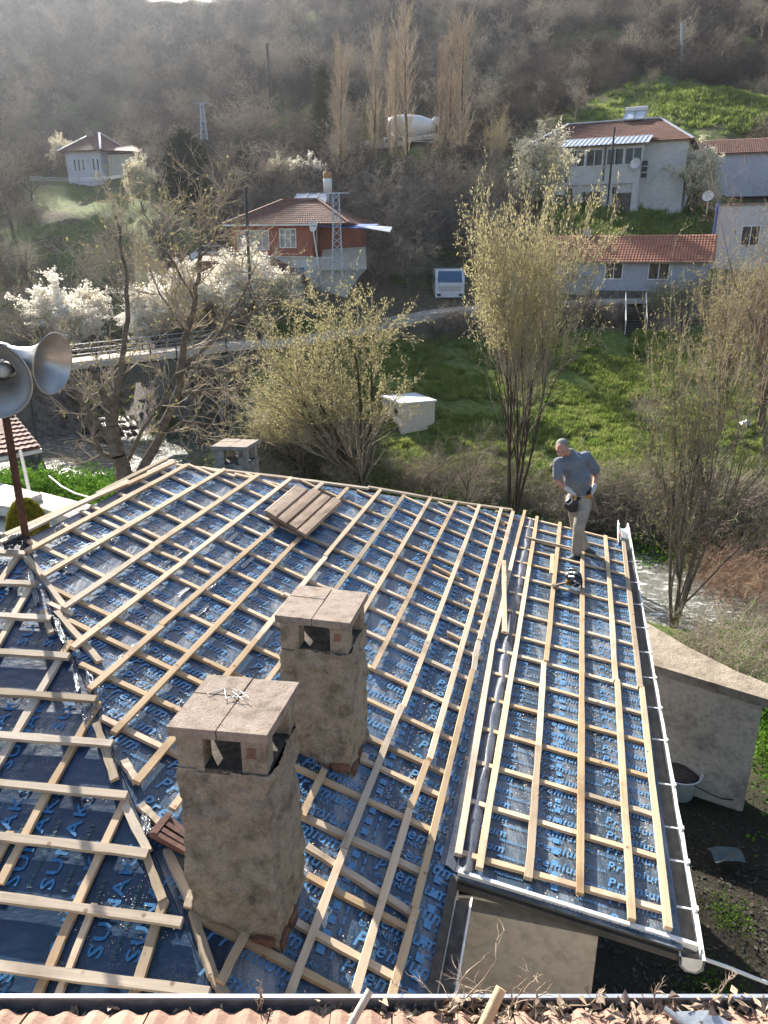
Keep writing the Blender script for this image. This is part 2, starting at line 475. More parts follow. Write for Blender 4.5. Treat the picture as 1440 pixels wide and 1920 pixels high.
memB = grid_surface('roof_membrane', ridgeN, ridgeF, eaveF, eaveN, 150, 90, M_MEM_B, NB, 0.0010, parent=house, seed=11, fr=3)
tag(memB, 'dark blue printed membrane of the large middle slope')
# lean-to slope
UC0, UC1 = 3.96, 11.42
VC1 = 0.985
cs = [uv(UC0, VB + .001, ZB - .002), uv(UC1, VB + .001, ZB - .002), uv(UC1, VC1, zc(VC1)), uv(UC0, VC1, zc(VC1))]
memC = grid_surface('roof_membrane', cs[0], cs[1], cs[2], cs[3], 150, 40, M_MEM_C, NC, 0.0010, parent=house, seed=21, fr=3)
tag(memC, 'greyish blue printed membrane of the shallow lean-to slope')
# front hip face
hl = pa(0, 1024)
hd = hl - P2; hd /= np.linalg.norm(hd)
drop = (P1[2] - P2[2]) / hd[2]
A_left = P2 + hd * min(drop, 9.0)
low = 1.12
A_r = P2 + (eaveN - P2) * 1.0
A_l = P2 + hd * ((A_r[2] - P2[2]) / hd[2])
if np.linalg.norm(A_l - P2) > 9: A_l = P2 + AD * (np.linalg.norm((A_r - P2)[:2] @ np.eye(2)) ) 
# use a plain quad: left side runs straight down the slope 7 m to the left
dn = (A_r - P2) @ AD
A_l = P2 + AD * dn - AL * 6.0; A_l[2] = A_r[2]
topL = P2 + hd * 4.0
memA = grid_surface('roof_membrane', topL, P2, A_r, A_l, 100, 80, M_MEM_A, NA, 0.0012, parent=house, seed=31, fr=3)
tag(memA, 'deep blue printed membrane of the near hip slope')
# hidden slopes behind the ridge
back = VR - 1.3
backF = uv(u3 + 1.0, back, ZB); backN = uv(u2 - .2, back, ZB)
sl = MB()
sl.add([ridgeN, backN, backF, ridgeF], [(0, 1, 2, 3)])
sl.add([ridgeF, backF, eaveF], [(0, 1, 2)])
sl.add([topL, backN, ridgeN], [(0, 1, 2)])
wp(sl.build('roof_membrane', M_MEM_A), house)
# deck under the membrane
dk = MB()
L3 = np.array([0, 0, -0.05])
dk.slab([ridgeN + L3, ridgeF + L3, eaveF + L3, eaveN + L3], 0.05)
dk2 = MB().slab([c + L3 for c in cs], 0.05); wp(dk2.build('roof_deck', simple('dark_deck', (0.05, 0.05, 0.048), (0.09, 0.085, 0.08), 5, .8)), house)
dk.slab([topL + L3, ridgeN + L3, A_r + L3, A_l + L3], 0.05)
wp(dk.build('roof_deck', M_PINE_OLD), house)

# --- strip of membrane in the break between the two slopes, raised folds
fold = MB()
n = 60
for i in range(n):
    ua = 4.0 + (11.4 - 4.0) * i / n; ub = 4.0 + (11.4 - 4.0) * (i + 1) / n
    def pr(uu):
        w = 0.012 * math.sin(uu * 5.1) + 0.008 * math.sin(uu * 13.7)
        return [uv(uu, VB - 0.10, zb(VB - 0.10) + .008), uv(uu, VB - .045 + w, zb(VB - .045) + .028), uv(uu, VB + w, ZB + .004), uv(uu, VB + .05 + w, ZB + .012), uv(uu, VB + .075 + w, ZB + .030), uv(uu, VB + .13, zc(VB + .13) + .006)]
    a, b = pr(ua), pr(ub)
    fold.add(a + b, [(k, k + 1, 7 + k, 6 + k) for k in range(5)], True)
wp(fold.build('valley_flashing', simple('valley_foil', (0.03, 0.045, 0.08), (0.09, 0.10, 0.12), 6, 0.45, 0.0, 0.5, 0.01)), house)

# --- battens -----------------------------------------------------------
def batten_proto(seed, w, h, wob, nseg=6):
    r = np.random.default_rng(seed)
    vs = []; xs = np.linspace(-.5, .5, nseg + 1)
    for i, x in enumerate(xs):
        l = w / 2 + r.normal(0, wob); rr = w / 2 + r.normal(0, wob); t = h / 2 + r.normal(0, wob * .3)
        vs += [(x, -l, -h / 2), (x, rr, -h / 2), (x, rr * (1 - .05), t), (x, -l * .97, t)]
    f = [(0, 3, 2, 1), (4 * nseg, 4 * nseg + 1, 4 * nseg + 2, 4 * nseg + 3)]
    for i in range(nseg):
        a = 4 * i; b = a + 4
        for k in range(4): f.append((a + k, a + (k + 1) % 4, b + (k + 1) % 4, b + k))
    return vs, f
def protos(mat, w, h, wob, n):
    out = []
    for s in range(n):
        m = MB(); vs, f = batten_proto(s * 7 + int(w * 1000) + int(h * 100), w, h, wob); m.add(vs, f)
        out.append(m.mesh('batten', mat))
    return out
BT = protos(M_PINE, 0.050, 0.030, 0.0022, 7)       # tile battens, on top
BU = protos(M_PINE, 0.046, 0.026, 0.002, 5)        # counter battens, below
BTO = protos(M_PINE_OLD, 0.052, 0.030, 0.003, 4)
nb = [0]
def batten(p, q, protos_, lift_n, nrm, name='batten', tilt=0.0, parent=house, label=None, sc=(1, 1)):
    p = Vector(p); q = Vector(q); nv = Vector(nrm)
    if nb[0] % 6 == 4 and protos_ in (BT, BU): protos_ = BTO
    me = protos_[nb[0] * 5 % len(protos_)]; nb[0] += 1
    L = (q - p).length
    M = basis(q - p, nv)
    o = mobj(name, me)
    o.rotation_euler = (M @ Matrix.Rotation(tilt, 3, 'X')).to_euler(); o.location = (p + q) / 2 + nv * lift_n
    o.scale = (L, sc[0], sc[1])
    if parent is not None: wp(o, parent)
    if label: o['label'] = label
    return o
LU, LT = 0.020, 0.0475        # centre heights of lower and upper layer above the membrane
TH = 0.062
def lay(P, a, b, top=True, pr=None, nrm=None, **k):
    lift = LT if top else LU
    p = P(a[0], a[1], lift / nrm[2]); q = P(b[0], b[1], lift / nrm[2])
    return batten(p, q, pr or (BT if top else BU), 0.0, nrm, **k)
def layB(a, b, top=True, **k): return lay(pb, a, b, top, nrm=NB, **k)
def layC(a, b, top=True, **k): return lay(pc, a, b, top, nrm=NC, **k)
def layA(a, b, top=True, **k): 
    lift = LT if top else LU
    return batten(pa(*a, lift), pa(*b, lift), k.pop('pr', None) or (BT if top else BU), 0.0, NA, **k)
# upper battens of the middle slope
for a, b in [((9, 1004), (238, 906)), ((236, 909), (325, 867)), ((50, 1034), (351, 872)), ((80, 1080), (421, 880)), ((117, 1140), (285, 1027)), ((283, 1026), (485, 890)),
             ((135, 1215), (347, 1052)), ((343, 1053), (547, 896)), ((167, 1293), (302, 1175)), ((300, 1173), (524, 981)), ((524, 981), (605, 905)),
             ((212, 1375), (652, 915)), ((255, 1467), (480, 1200)), ((480, 1200), (610, 1045)), ((609, 1043), (713, 919)), ((322, 1518), (628, 1106)), ((628, 1106), (758, 929)),
             ((655, 1190), (807, 933)), ((698, 1256), (855, 941)), ((608, 1444), (566, 1530)), ((462, 1746), (413, 1842)),
             ((899, 947), (756, 1326)), ((753, 1324), (645, 1592)), ((645, 1594), (540, 1872)), ((940, 953), (806, 1424)), ((801, 1428), (768, 1517)), ((768, 1518), (662, 1872)),
             ((962, 959), (899, 1200)), ((898, 1203), (887, 1257)), ((886, 1257), (777, 1704)), ((779, 1706), (733, 1872))]:
    layB(a, b)
# the doubled boards along the ridge
batten(pb(0, 1018, .05), pb(240, 902, .05), BTO, 0.0, NB, sc=(0.8, 1))
batten(pb(180, 926, .05), pb(312, 861, .05), BTO, 0.0, NB, sc=(0.8, 1))
# lower battens of the middle slope: constant u
def hipF_v(u):   # v where the far hip is at this u (ridge end -> eave end)
    if u <= u3: return VR
    return VR + (VB - VR) * (u - u3) / (UF - u3)
def hipN_v(u):
    if u >= u2: return VR
    return v2 + (v1 - v2) * (u - u2) / (u1 - u2)
for i, u_ in enumerate([3.84, 4.23, 4.60, 4.87, 5.32, 5.78, 6.30, 6.77, 7.25, 7.66, 8.16, 8.61, 9.11, 9.61, 10.09, 10.45, 10.80, 11.12]):
    va = max(hipF_v(u_), hipN_v(u_)) + (0.05 if i % 2 else 0.02); vb = -0.68 + (0.03 * ((i * 7) % 5 - 2)) * 0.5
    if u_ == 3.84: va += 0.0
    cuts = [va, vb]
    if vb - va > 2.2: cuts = [va, va + (vb - va) * (0.38 + 0.07 * (i % 4)), vb]
    for a, b in zip(cuts[:-1], cuts[1:]):
        j = 0.012 * ((i * 3 + int(a * 10)) % 3 - 1)
        batten(uv(u_ + j, a, zb(a) + LU), uv(u_ - j, b, zb(b) + LU), BU, 0.0, NB)
# doubled lower pieces and odd ones seen among them
for a, b in [((152, 958), (300, 1028)), ((285, 1030), (392, 1075)), ((366, 1717), (520, 1797)), ((520, 1797), (660, 1872)), ((556, 1731), (737, 1832)), ((575, 1642), (764, 1742)), ((575, 1588), (770, 1712)),
             ((92, 1132), (135, 1152)), ((380, 877), (440, 893)), ((440, 889), (545, 915)), ((690, 1420), (660, 1408))]:
    layB(a, b, False)
# short offcuts on the middle slope
for a, b in [((810, 1060), (867, 1089)), ((837, 1186), (880, 1208)), ((873, 1124), (898, 1140)), ((917, 967), (945, 985)), ((896, 1168), (908, 1166))]:
    layB(a, b, False, sc=(0.8, 1.3), label='short loose offcut of batten')
# battens along the hips
def hip_boards(P, L, N_, pr, l=LU):
    for a, b in L: batten(P(*a, l), P(*b, l), pr, 0.0, N_)
hip_boards(pb, [((48, 1040), (80, 1083)), ((80, 1083), (122, 1140)), ((105, 1148), (187, 1241)), ((231, 1427), (258, 1467)), ((314, 1593), (354, 1687)), ((361, 1708), (399, 1828)), ((399, 1828), (425, 1872)), ((262, 1510), (300, 1545))], NB, BTO)
hip_boards(pa, [((236, 1508), (277, 1598)), ((272, 1598), (306, 1688)), ((181, 1357), (216, 1462)), ((80, 1145), (97, 1188)), ((350, 1702), (363, 1672))], NA, BTO, 0.03)
hip_boards(pb, [((330, 872), (425, 884)), ((425, 883), (545, 897)), ((540, 897), (690, 916)), ((690, 913), (830, 938)), ((830, 938), (960, 956))], NB, BTO, 0.01)
# upper battens of the lean-to slope
for a, b in [((984, 958), (966, 1026)), ((966, 1026), (926, 1200)), ((926, 1200), (858, 1603)), ((1007, 969), (992, 1065)), ((992, 1065), (953, 1300)), ((953, 1298), (898, 1629)),
             ((1050, 980), (1024, 1240)), ((1020, 1243), (1010, 1400)), ((1010, 1400), (991, 1648)), ((1092, 1035), (1091, 1262)), ((1091, 1262), (1088, 1677)),
             ((1135, 1005), (1147, 1152)), ((1147, 1152), (1154, 1277)), ((1157, 1275), (1185, 1725)), ((1169, 1012), (1200, 1290)), ((1203, 1288), (1253, 1741))]:
    layC(a, b)
layC((1036, 1040), (1034, 1076), label='short doubled piece of batten')
# lower battens of the lean-to slope
for i, (a, b) in enumerate([((985, 971), (1165, 1015)), ((982, 987), (1166, 1034)), ((990, 1010), (1170, 1057)), ((969, 1026), (1172, 1078)), ((965, 1052), (1175, 1105)), ((960, 1079), (1179, 1136)), ((954, 1110), (1182, 1172)),
             ((952, 1145), (1186, 1210)), ((938, 1185), (1191, 1254)), ((931, 1219), (1196, 1292)), ((922, 1262), (1202, 1339)), ((916, 1311), (1208, 1392)), ((905, 1367), (1216, 1457)),
             ((871, 1423), (1222, 1528)), ((881, 1503), (1229, 1607)), ((860, 1599), (1240, 1706))]):
    cut = 0.35 + 0.1 * ((i * 3) % 4)
    m = (a[0] + (b[0] - a[0]) * cut, a[1] + (b[1] - a[1]) * cut)
    layC(a, m, False); layC(m, b, False)
# hip face battens
for a, b in [((-60, 1034), (50, 1038)), ((-60, 1088), (67, 1096)), ((-60, 1150), (97, 1160)), ((-60, 1219), (130, 1231)), ((-60, 1294), (181, 1311)), ((-60, 1373), (211, 1396)),
             ((-80, 1460), (239, 1492)), ((-80, 1559), (278, 1601)), ((-80, 1672), (342, 1729)), ((-80, 1799), (392, 1863))]:
    layA(a, b, pr=BTO, sc=(1.0, 1.1))
for a, b in [((32, 1045), (-30, 1135)), ((57, 1100), (-20, 1238)), ((132, 1202), (110, 1240)), ((112, 1238), (-12, 1446)), ((185, 1316), (86, 1492)), ((86, 1492), (0, 1658)),
             ((236, 1499), (139, 1708)), ((139, 1708), (60, 1889)), ((178, 1695), (102, 1885)), ((308, 1688), (245, 1885)), ((20, 1560), (-60, 1720))]:
    layA(a, b, False, sc=(0.8 if a == (178, 1695) else 1.05, 1))
lb = batten(pc(985, 1007, .075), pc(1072, 1028, .075), BTO, 0.0, NC, name='loose_batten', parent=None, sc=(0.6, 0.8))
tag(lb, 'thin dark batten lying across the lean-to battens left of the man', 'batten')
lb = batten(pb(945, 1052, .10), pc(946, 1186, .09), BT, 0.0, NC, name='loose_batten', parent=None)
tag(lb, 'loose pale batten lying along the valley between the two roof slopes', 'batten')

# --- printing on the membranes ----------------------------------------
_gl = {}
def glyph(ch, bold=0.018):
    key = (ch, bold)
    if key in _gl: return _gl[key]
    cu = bpy.data.curves.new('glyph', 'FONT'); cu.body = ch; cu.size = 1.0; cu.resolution_u = 2; cu.offset = bold; cu.fill_mode = 'FRONT'
    o = bpy.data.objects.new('glyph', cu); COL.objects.link(o)
    dg = bpy.context.evaluated_depsgraph_get(); dg.update()
    me = bpy.data.meshes.new_from_object(o.evaluated_get(dg))
    me.calc_loop_triangles()
    vs = np.array([v.co[:2] for v in me.vertices]).reshape(-1, 2); fs = np.array([t.vertices[:] for t in me.loop_triangles]).reshape(-1, 3)
    bpy.data.objects.remove(o); bpy.data.curves.remove(cu); bpy.data.meshes.remove(me)
    w = vs[:, 0].max() if len(vs) else 0.3
    _gl[key] = (vs, fs, w); return _gl[key]
def print_words(words, mat, name, parent, inside, bold=0.018):
    """words: (text, origin3d, xdir, ydir, size, stretch, shear)"""
    VV = []; FF = []; off = 0
    for text, o, xd, yd, size, st, sh in words:
        x = 0.0
        for ch in text:
            if ch == ' ': x += 0.35 * size * st; continue
            vs, fs, w = glyph(ch, bold)
            cx = x + w * size * st / 2
            c = o + xd * cx + yd * size * .35
            if inside(c):
                X = x + (vs[:, 0] + vs[:, 1] * sh) * size * st; Y = vs[:, 1] * size
                VV.append(o[None] + X[:, None] * xd[None] + Y[:, None] * yd[None]); FF.append(fs + off); off += len(vs)
            x += (w + 0.10) * size * st
    if not VV: return
    return wp(mobj(name, np_mesh(name, np.concatenate(VV), np.concatenate(FF), [mat])), parent)
dB = np.array([V[0] * math.cos(R(20)), V[1] * math.cos(R(20)), -math.sin(R(20))])
dC = np.array([V[0] * math.cos(R(9)), V[1] * math.cos(R(9)), -math.sin(R(9))])
def inB(p):
    u_, v_ = uvof(p)
    return v_ > max(hipF_v(u_), hipN_v(u_)) + 0.04 and v_ < VB - 0.02 and u_ < 11.4
def inC(p):
    u_, v_ = uvof(p); return VB + .06 < v_ < VC1 - .02 and UC0 + .03 < u_ < UC1 - .03
big = []; small = []
r_ = np.random.default_rng(5)
row = 0
u_ = 2.2
while u_ < 11.4:
    for k in range(-1, 8):
        v_ = -5.2 + k * 0.72 + (0.02 * (row % 2)) - .12
        if v_ > VB: continue
        o = uv(u_, v_, zb(v_) + 0.0078)
        big.append(('Premium', o, dB, U, 0.16, 0.78, 0.30))
        if row % 2 == 0: small.append(('\u00a9SUNEKS', o - U * 0.055 + dB * 0.02, dB, U, 0.058, 1.1, 0.15))
        small.append(('MEMBRAN', o - U * 0.050 + dB * 0.46, dB, U, 0.034, 1.1, 0.0))
    u_ += 0.19; row += 1
print_words(big, M_PRINT, 'printed_lettering', house, inB, 0.014)
print_words(small, M_PRINT, 'printed_lettering', house, inB, 0.01)
big = []; small = []; row = 0; u_ = 3.99
while u_ < 11.4:
    for k in range(3):
        v_ = -0.60 + k * 0.56
        o = uv(u_, v_, zc(v_) + 0.0078)
        big.append(('Premium', o, dC, U, 0.115, 0.85, 0.28))
        if row % 2 == 0: small.append(('\u00a9SUNEKS', o - U * 0.048, dC, U, 0.044, 1.2, 0.15))
        small.append(('MEMBRAN', o - U * 0.045 + dC * 0.36, dC, U, 0.032, 1.2, 0.0))
    u_ += 0.155; row += 1
print_words(big, M_PRINT, 'printed_lettering', house, inC, 0.014)
print_words(small, M_PRINT, 'printed_lettering', house, inC, 0.01)
# squares and dashes printed along the roll edges
sq = MB()
def sqs(u0, u1, v_, zf, dd_, sw, su, gap, z=0.0082):
    u_ = u0
    while u_ < u1:
        o = uv(u_, v_, zf(v_) + z)
        if (inB(o) or inC(o)):
            sq.add([o, o + dd_ * sw, o + dd_ * sw + U * su, o + U * su], [(0, 1, 2, 3)])
        u_ += su + gap
for v_ in (-4.3, -3.25, -2.2, -1.15):
    sqs(3.0, 11.4, v_, zb, dB, 0.05, 0.055, 0.05); sqs(3.0, 11.4, v_ + .085, zb, dB, 0.012, 0.05, 0.03)
for v_ in (-0.62, ): sqs(2.4, 4.2, v_, zb, dB, 0.05, 0.06, 0.06)
for v_ in (0.14, 0.90): sqs(4.0, 11.4, v_, zc, dC, 0.045, 0.05, 0.06)
pm = wp(sq.build('printed_marks', M_PRINT), house); pm['kind'] = 'stuff'
# front hip: words run up the slope
upA = -(AD * math.cos(math.atan(KA)) + np.array([0, 0, -1]) * math.sin(math.atan(KA)))
leftA = -AL
def inA(p):
    rel = p - P2
    d = rel @ AD; l = rel @ AL
    dt = (P1 - P2) @ AD; lt = (P1 - P2) @ AL
    return d > 0.1 and l < lt * d / dt - 0.05 and d > -l * 0.1
big = []; small = []
for i in range(-40, 24):
    l_ = i * 0.215
    for k in range(8):
        d_ = 0.85 + k * 0.98 + 0.3 * ((i // 3) % 2)
        o = P2 + AL * l_ + AD * d_; o[2] = P2[2] - KA * d_; o = o + NA * 0.0085
        big.append(('SUNAKS', o, upA, leftA, 0.112, 1.35, 0.0))
        small.append(('premium sunaks', o + AL * 0.085, upA, leftA, 0.045, 1.2, 0.0))
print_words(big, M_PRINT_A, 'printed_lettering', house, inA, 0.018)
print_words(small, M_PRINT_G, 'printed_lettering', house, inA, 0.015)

# --- torn silver foil and wrinkled patches near the ridge end and hip --
def foil_patch(P, quad, nrm, lift, name='torn_foil', nx=14, ny=8, amp=0.018, seed=1, mat=None, parent=house):
    q = [P(*c, lift) for c in quad]
    r = np.random.default_rng(seed)
    vs = []
    for i in range(nx + 1):
        for j in range(ny + 1):
            a, b = i / nx, j / ny
            if i in (0, nx): b = b + r.normal(0, .03)
            if j in (0, ny): b = b + r.normal(0, .06)
            p = (1 - a) * (1 - b) * q[0] + a * (1 - b) * q[1] + a * b * q[2] + (1 - a) * b * q[3]
            vs.append(p + nrm * abs(r.normal(0, amp)))
    o = MB(); o.add(vs, [(i * (ny + 1) + j, (i + 1) * (ny + 1) + j, (i + 1) * (ny + 1) + j + 1, i * (ny + 1) + j + 1) for i in range(nx) for j in range(ny)])
    return wp(o.build(name, mat or M_FOIL), parent)
foil_patch(pb, [(146, 1030), (170, 1040), (220, 1012), (196, 1003)], NB, .012, seed=2, amp=.008)
foil_patch(pb, [(92, 1052), (110, 1068), (160, 1045), (150, 1036)], NB, .012, seed=3, amp=.008)
foil_patch(pb, [(116, 1068), (134, 1078), (160, 1058), (148, 1052)], NB, .012, seed=4, amp=.006)
foil_patch(pb, [(100, 1000), (118, 992), (122, 982), (104, 990)], NB, .014, seed=5)
foil_patch(pa, [(50, 1070), (60, 1068), (76, 1133), (66, 1136)], NA, .015, seed=6, amp=.008)
foil_patch(pb, [(86, 1135), (98, 1140), (128, 1212), (108, 1196)], NB, .02, seed=7, amp=.012, mat=M_MEM_A)
foil_patch(pb, [(98, 1160), (108, 1158), (124, 1205), (112, 1200)], NB, .028, seed=8, amp=.012)
foil_patch(pb, [(160, 1262), (172, 1266), (186, 1312), (166, 1300)], NB, .02, seed=9, amp=.02)
foil_patch(pa, [(136, 1262), (146, 1266), (150, 1295), (144, 1297)], NA, .02, seed=10, amp=.006)
foil_patch(pa, [(205, 1390), (216, 1396), (222, 1440), (214, 1438)], NA, .02, seed=12, amp=.02)
foil_patch(pa, [(150, 1330), (178, 1318), (184, 1330), (160, 1366)], NA, .018, seed=13, amp=.02)
foil_patch(pb, [(0, 1012), (40, 1000), (60, 1012), (10, 1036)], NB, .02, seed=14, amp=.02, mat=M_BLACK)
foil_patch(pb, [(12, 1010), (34, 1002), (38, 1006), (14, 1016)], NB, .05, seed=15, amp=.015)
foil_patch(pb, [(262, 1535), (276, 1530), (286, 1560), (270, 1570)], NB, .02, seed=16, amp=.02)
foil_patch(pb, [(300, 1062), (312, 1060), (362, 1022), (352, 1018)], NB, .012, seed=17, amp=.005)
for i, (cx, cy) in enumerate([(375, 1145), (392, 1100), (465, 1050), (235, 1220), (345, 1105), (430, 1010)]):
    foil_patch(pb, [(cx - 14, cy + 12), (cx - 8, cy + 16), (cx + 18, cy - 8), (cx + 13, cy - 12)], NB, .012, seed=30 + i, amp=.004, nx=8, ny=4)

# --- sawdust and chips -------------------------------------------------
def chips(n, name, sampler, nrm, mat, smin, smax, parent, kind='stuff'):
    P = np.array([sampler() for _ in range(n)])
    r = np.random.default_rng(9)
    a = r.normal(size=(n, 3)); a -= (a @ nrm)[:, None] * nrm * 0.75; a /= np.linalg.norm(a, axis=1)[:, None]
    b = np.cross(a, nrm + r.normal(0, .35, (n, 3))); b /= np.linalg.norm(b, axis=1)[:, None]
    s1 = r.uniform(smin, smax, n)[:, None]; s2 = s1 * r.uniform(.25, .9, n)[:, None]
    vs = np.stack([P - a * s1, P + b * s2, P + a * s1, P - b * s2], 1).reshape(-1, 3)
    f = np.arange(4 * n).reshape(-1, 4)
    o = mobj(name, np_mesh(name, vs, f, [mat])); wp(o, parent); o['kind'] = kind
    return o
M_CHIP = simple('sawdust', (0.62, 0.52, 0.38), (0.45, 0.36, 0.25), 3, 0.6, 0, 0)
rr_ = random.Random(3)
def sB():
    while True:
        u_ = rr_.choice([3.84, 4.23, 4.60, 4.87, 5.32, 5.78, 6.30, 6.77, 7.25, 7.66, 8.16, 8.61, 9.11, 9.61, 10.09, 10.45]) + abs(rr_.gauss(0, .09)) + .02 if rr_.random() < .6 else rr_.uniform(2.6, 11.2)
        v_ = rr_.uniform(-4.6, -.55); p = uv(u_, v_, zb(v_) + .013)
        if inB(p) and mnoise.noise(Vector((u_ * 1.3, v_ * 2.3, 0))) > -0.15: return p
def sC():
    while True:
        u_ = rr_.uniform(4, 11.3); v_ = rr_.uniform(-.45, .95)
        if mnoise.noise(Vector((u_ * 1.1, v_ * 4, 3))) > -0.05: return uv(u_, v_, zc(v_) + .013)
chips(16000, 'sawdust', sB, NB, M_CHIP, .0025, .0085, house)
chips(7000, 'sawdust', sC, NC, M_CHIP, .0025, .0075, house)
def sA():
    while True:
        l_ = rr_.uniform(-4, 2.8); d_ = rr_.uniform(.1, 3.6)
        p = P2 + AL * l_ + AD * d_; p[2] = P2[2] - KA * d_; p = p + NA * .012
        if inA(p) and mnoise.noise(Vector((l_ * 1.6, d_ * 2.6, 7))) > .1: return p
chips(5000, 'sawdust', sA, NA, M_CHIP, .002, .006, house)

# --- eaves, gutters, walls ---------------------------------------------
ze = zc(VC1)
gt = MB()
def gsec(uu, wob=0.0):
    return [uv(uu, 0.975, 7.77), uv(uu, 0.985, 7.70), uv(uu, 1.02, 7.665), uv(uu, 1.07, 7.665), uv(uu, 1.10, 7.70), uv(uu, 1.105 + wob, 7.775), uv(uu, 1.122 + wob, 7.775), uv(uu, 1.115, 7.69), uv(uu, 1.08, 7.652), uv(uu, 1.01, 7.652), uv(uu, .972, 7.69), uv(uu, .962, 7.77)]
us = np.linspace(3.93, 12.35, 30)
for a, b in zip(us[:-1], us[1:]):
    A_, B_ = gsec(a, .004 * math.sin(a * 9)), gsec(b, .004 * math.sin(b * 9))
    gt.add(A_ + B_, [(k, (k + 1) % 12, 12 + (k + 1) % 12, 12 + k) for k in range(12)])
A_ = gsec(3.93); gt.add([A_[k] for k in (0, 1, 2, 3, 4, 5)], [tuple(range(6))])
wp(gt.build('gutter', M_WHITE), house)['label'] = 'white eaves gutter of the lean-to slope'
dirt = MB()
for a, b in zip(us[:-3], us[1:-2]):
    w1 = .004 * math.sin(a * 7); w2 = .004 * math.sin(b * 7)
    dirt.add([uv(a, .983, 7.71 + w1), uv(a, 1.095, 7.705 + w1), uv(b, 1.095, 7.705 + w2), uv(b, .983, 7.71 + w2)], [(0, 1, 2, 3)])
wp(dirt.build('gutter_dirt', simple('gutter_silt', (0.045, 0.04, 0.035), (0.10, 0.09, 0.075), 12, 0.7)), house)
for uu in [4.32, 4.75, 5.1, 5.62, 6.25, 6.78, 7.35, 7.9, 8.5, 9.15, 9.85, 10.6]:
    b = MB().bar(uv(uu, .955, 7.785), uv(uu, 1.125, 7.785), .014, .006).bar(uv(uu - .004, 1.118, 7.787), uv(uu + .03, 1.118, 7.79), .02, .012)
    wp(b.build('gutter_bracket', M_WHITE), house)
# inner upstand board by the far end with red mark
wp(MB().bar(uv(11.15, .90, 7.83), uv(12.25, .945, 7.80), .012, .09).build('flashing_strip', M_WHITE), house)
wp(MB().bar(uv(11.3, .915, 7.90), uv(11.5, .92, 7.88), .02, .07).build('red_rag', simple('red_cloth', (0.5, 0.07, 0.04), None, 5, .8)), house)
# lower fascia along the front edge of the lean-to
pl = pc(858, 1642, -.02); pr_ = pc(1307, 1783, -.035)
fa = MB()
fa.slab([uv(UC0 + .02, VB - .02, zc(VB) - .012), uv(UC0 + .02, 1.0, zc(1.0) - .012), pr_, pl], .02)
wp(fa.build('fascia_board', simple('dark_bitumen', (0.035, 0.04, 0.04), (0.07, 0.075, 0.07), 5, .7)), house)
wp(MB().bar(pl + np.array([0, 0, .02]), pr_ + np.array([0, 0, .03]), .028, .05).build('edge_trim', M_WHITE), house)
wp(MB().bar(pl, pl + np.array([-.0, -.0, -1.6]), .02, .02).build('corner_trim', M_WHITE), house)
# eave of the middle slope on the near side of the lean-to
e = MB()
ea = uv(UC0 - .02, VB + .012, ZB - .02); eb = uv(1.6, VB + .012, ZB - .02)
e.bar(ea + V * .0, eb, .05, .11)
wp(e.build('eaves_board', simple('black_board', (0.03, 0.028, 0.025), (0.07, 0.06, 0.05), 12, .8)), house)
g2 = MB()
def gs2(uu):
    v0 = -.475
    return [uv(uu, v0, 8.0), uv(uu, v0 + .01, 7.93), uv(uu, v0 + .05, 7.90), uv(uu, v0 + .09, 7.91), uv(uu, v0 + .105, 7.99), uv(uu, v0 + .117, 7.99), uv(uu, v0 + .10, 7.895), uv(uu, v0 + .05, 7.885), uv(uu, v0 - .002, 7.92), uv(uu, v0 - .01, 8.0)]
for a, b in zip(np.linspace(1.6, 3.86, 8)[:-1], np.linspace(1.6, 3.86, 8)[1:]):
    A_, B_ = gs2(a), gs2(b)
    g2.add(A_ + B_, [(k, (k + 1) % 10, 10 + (k + 1) % 10, 10 + k) for k in range(10)])
wp(g2.build('gutter', M_WHITE), house)['label'] = 'short white gutter beside the beige wall'
d2 = MB().add([uv(1.6, -.46, 7.94), uv(3.86, -.46, 7.94), uv(3.86, -.375, 7.94), uv(1.6, -.375, 7.94)], [(0, 1, 2, 3)])
d2_ = MB(); d2_.add([uv(1.6, -.468, 7.94), uv(3.86, -.468, 7.94), uv(3.86, -.38, 7.94), uv(1.6, -.38, 7.94)], [(0, 1, 2, 3)])
wp(d2_.build('gutter_dirt', simple('rotten_leaves', (0.05, 0.045, 0.04), (0.16, 0.14, 0.12), 15, .8)), house)
# walls
wr = atz(1119, 1748, 7.62); wu, wv = uvof(wr)
WU = 4.02
wl_ = MB()
def wallbox(u0, u1, v0, v1, z0, z1, m):
    m.add([uv(u0, v0, z0), uv(u1, v0, z0), uv(u1, v1, z0), uv(u0, v1, z0), uv(u0, v0, z1), uv(u1, v0, z1), uv(u1, v1, z1), uv(u0, v1, z1)],
          [(0, 3, 2, 1)[::-1], (4, 5, 6, 7)[::-1], (0, 1, 5, 4)[::-1], (1, 2, 6, 5)[::-1], (2, 3, 7, 6)[::-1], (3, 0, 4, 7)[::-1]])
wallbox(WU, 11.2, VB - .05, wv, 2.0, 7.70, wl_)
wallbox(4.6, 9.6, -6.0, VB - .05, 2.0, 7.85, wl_)
wallbox(1.9, 11.0, -4.0, VB - .06, 2.0, 7.80, wl_)
wp(wl_.build('wall', M_BEIGE), house)
# dark shadowed timber block at the corner
# conduit along the front edge
cp = [atz(828, 1678, 7.72), atz(880, 1681, 7.72), atz(960, 1695, 7.70), atz(1020, 1709, 7.70), atz(1150, 1742, 7.66), atz(1290, 1788, 7.62), atz(1360, 1812, 7.5), atz(1425, 1838, 7.4), atz(1500, 1865, 7.3)]
cd = MB().tube(cp, .013, 8).build('conduit_pipe', M_WHITE)
tag(cd, 'long thin white pipe sagging along the front edge of the lean-to roof', 'pipe')

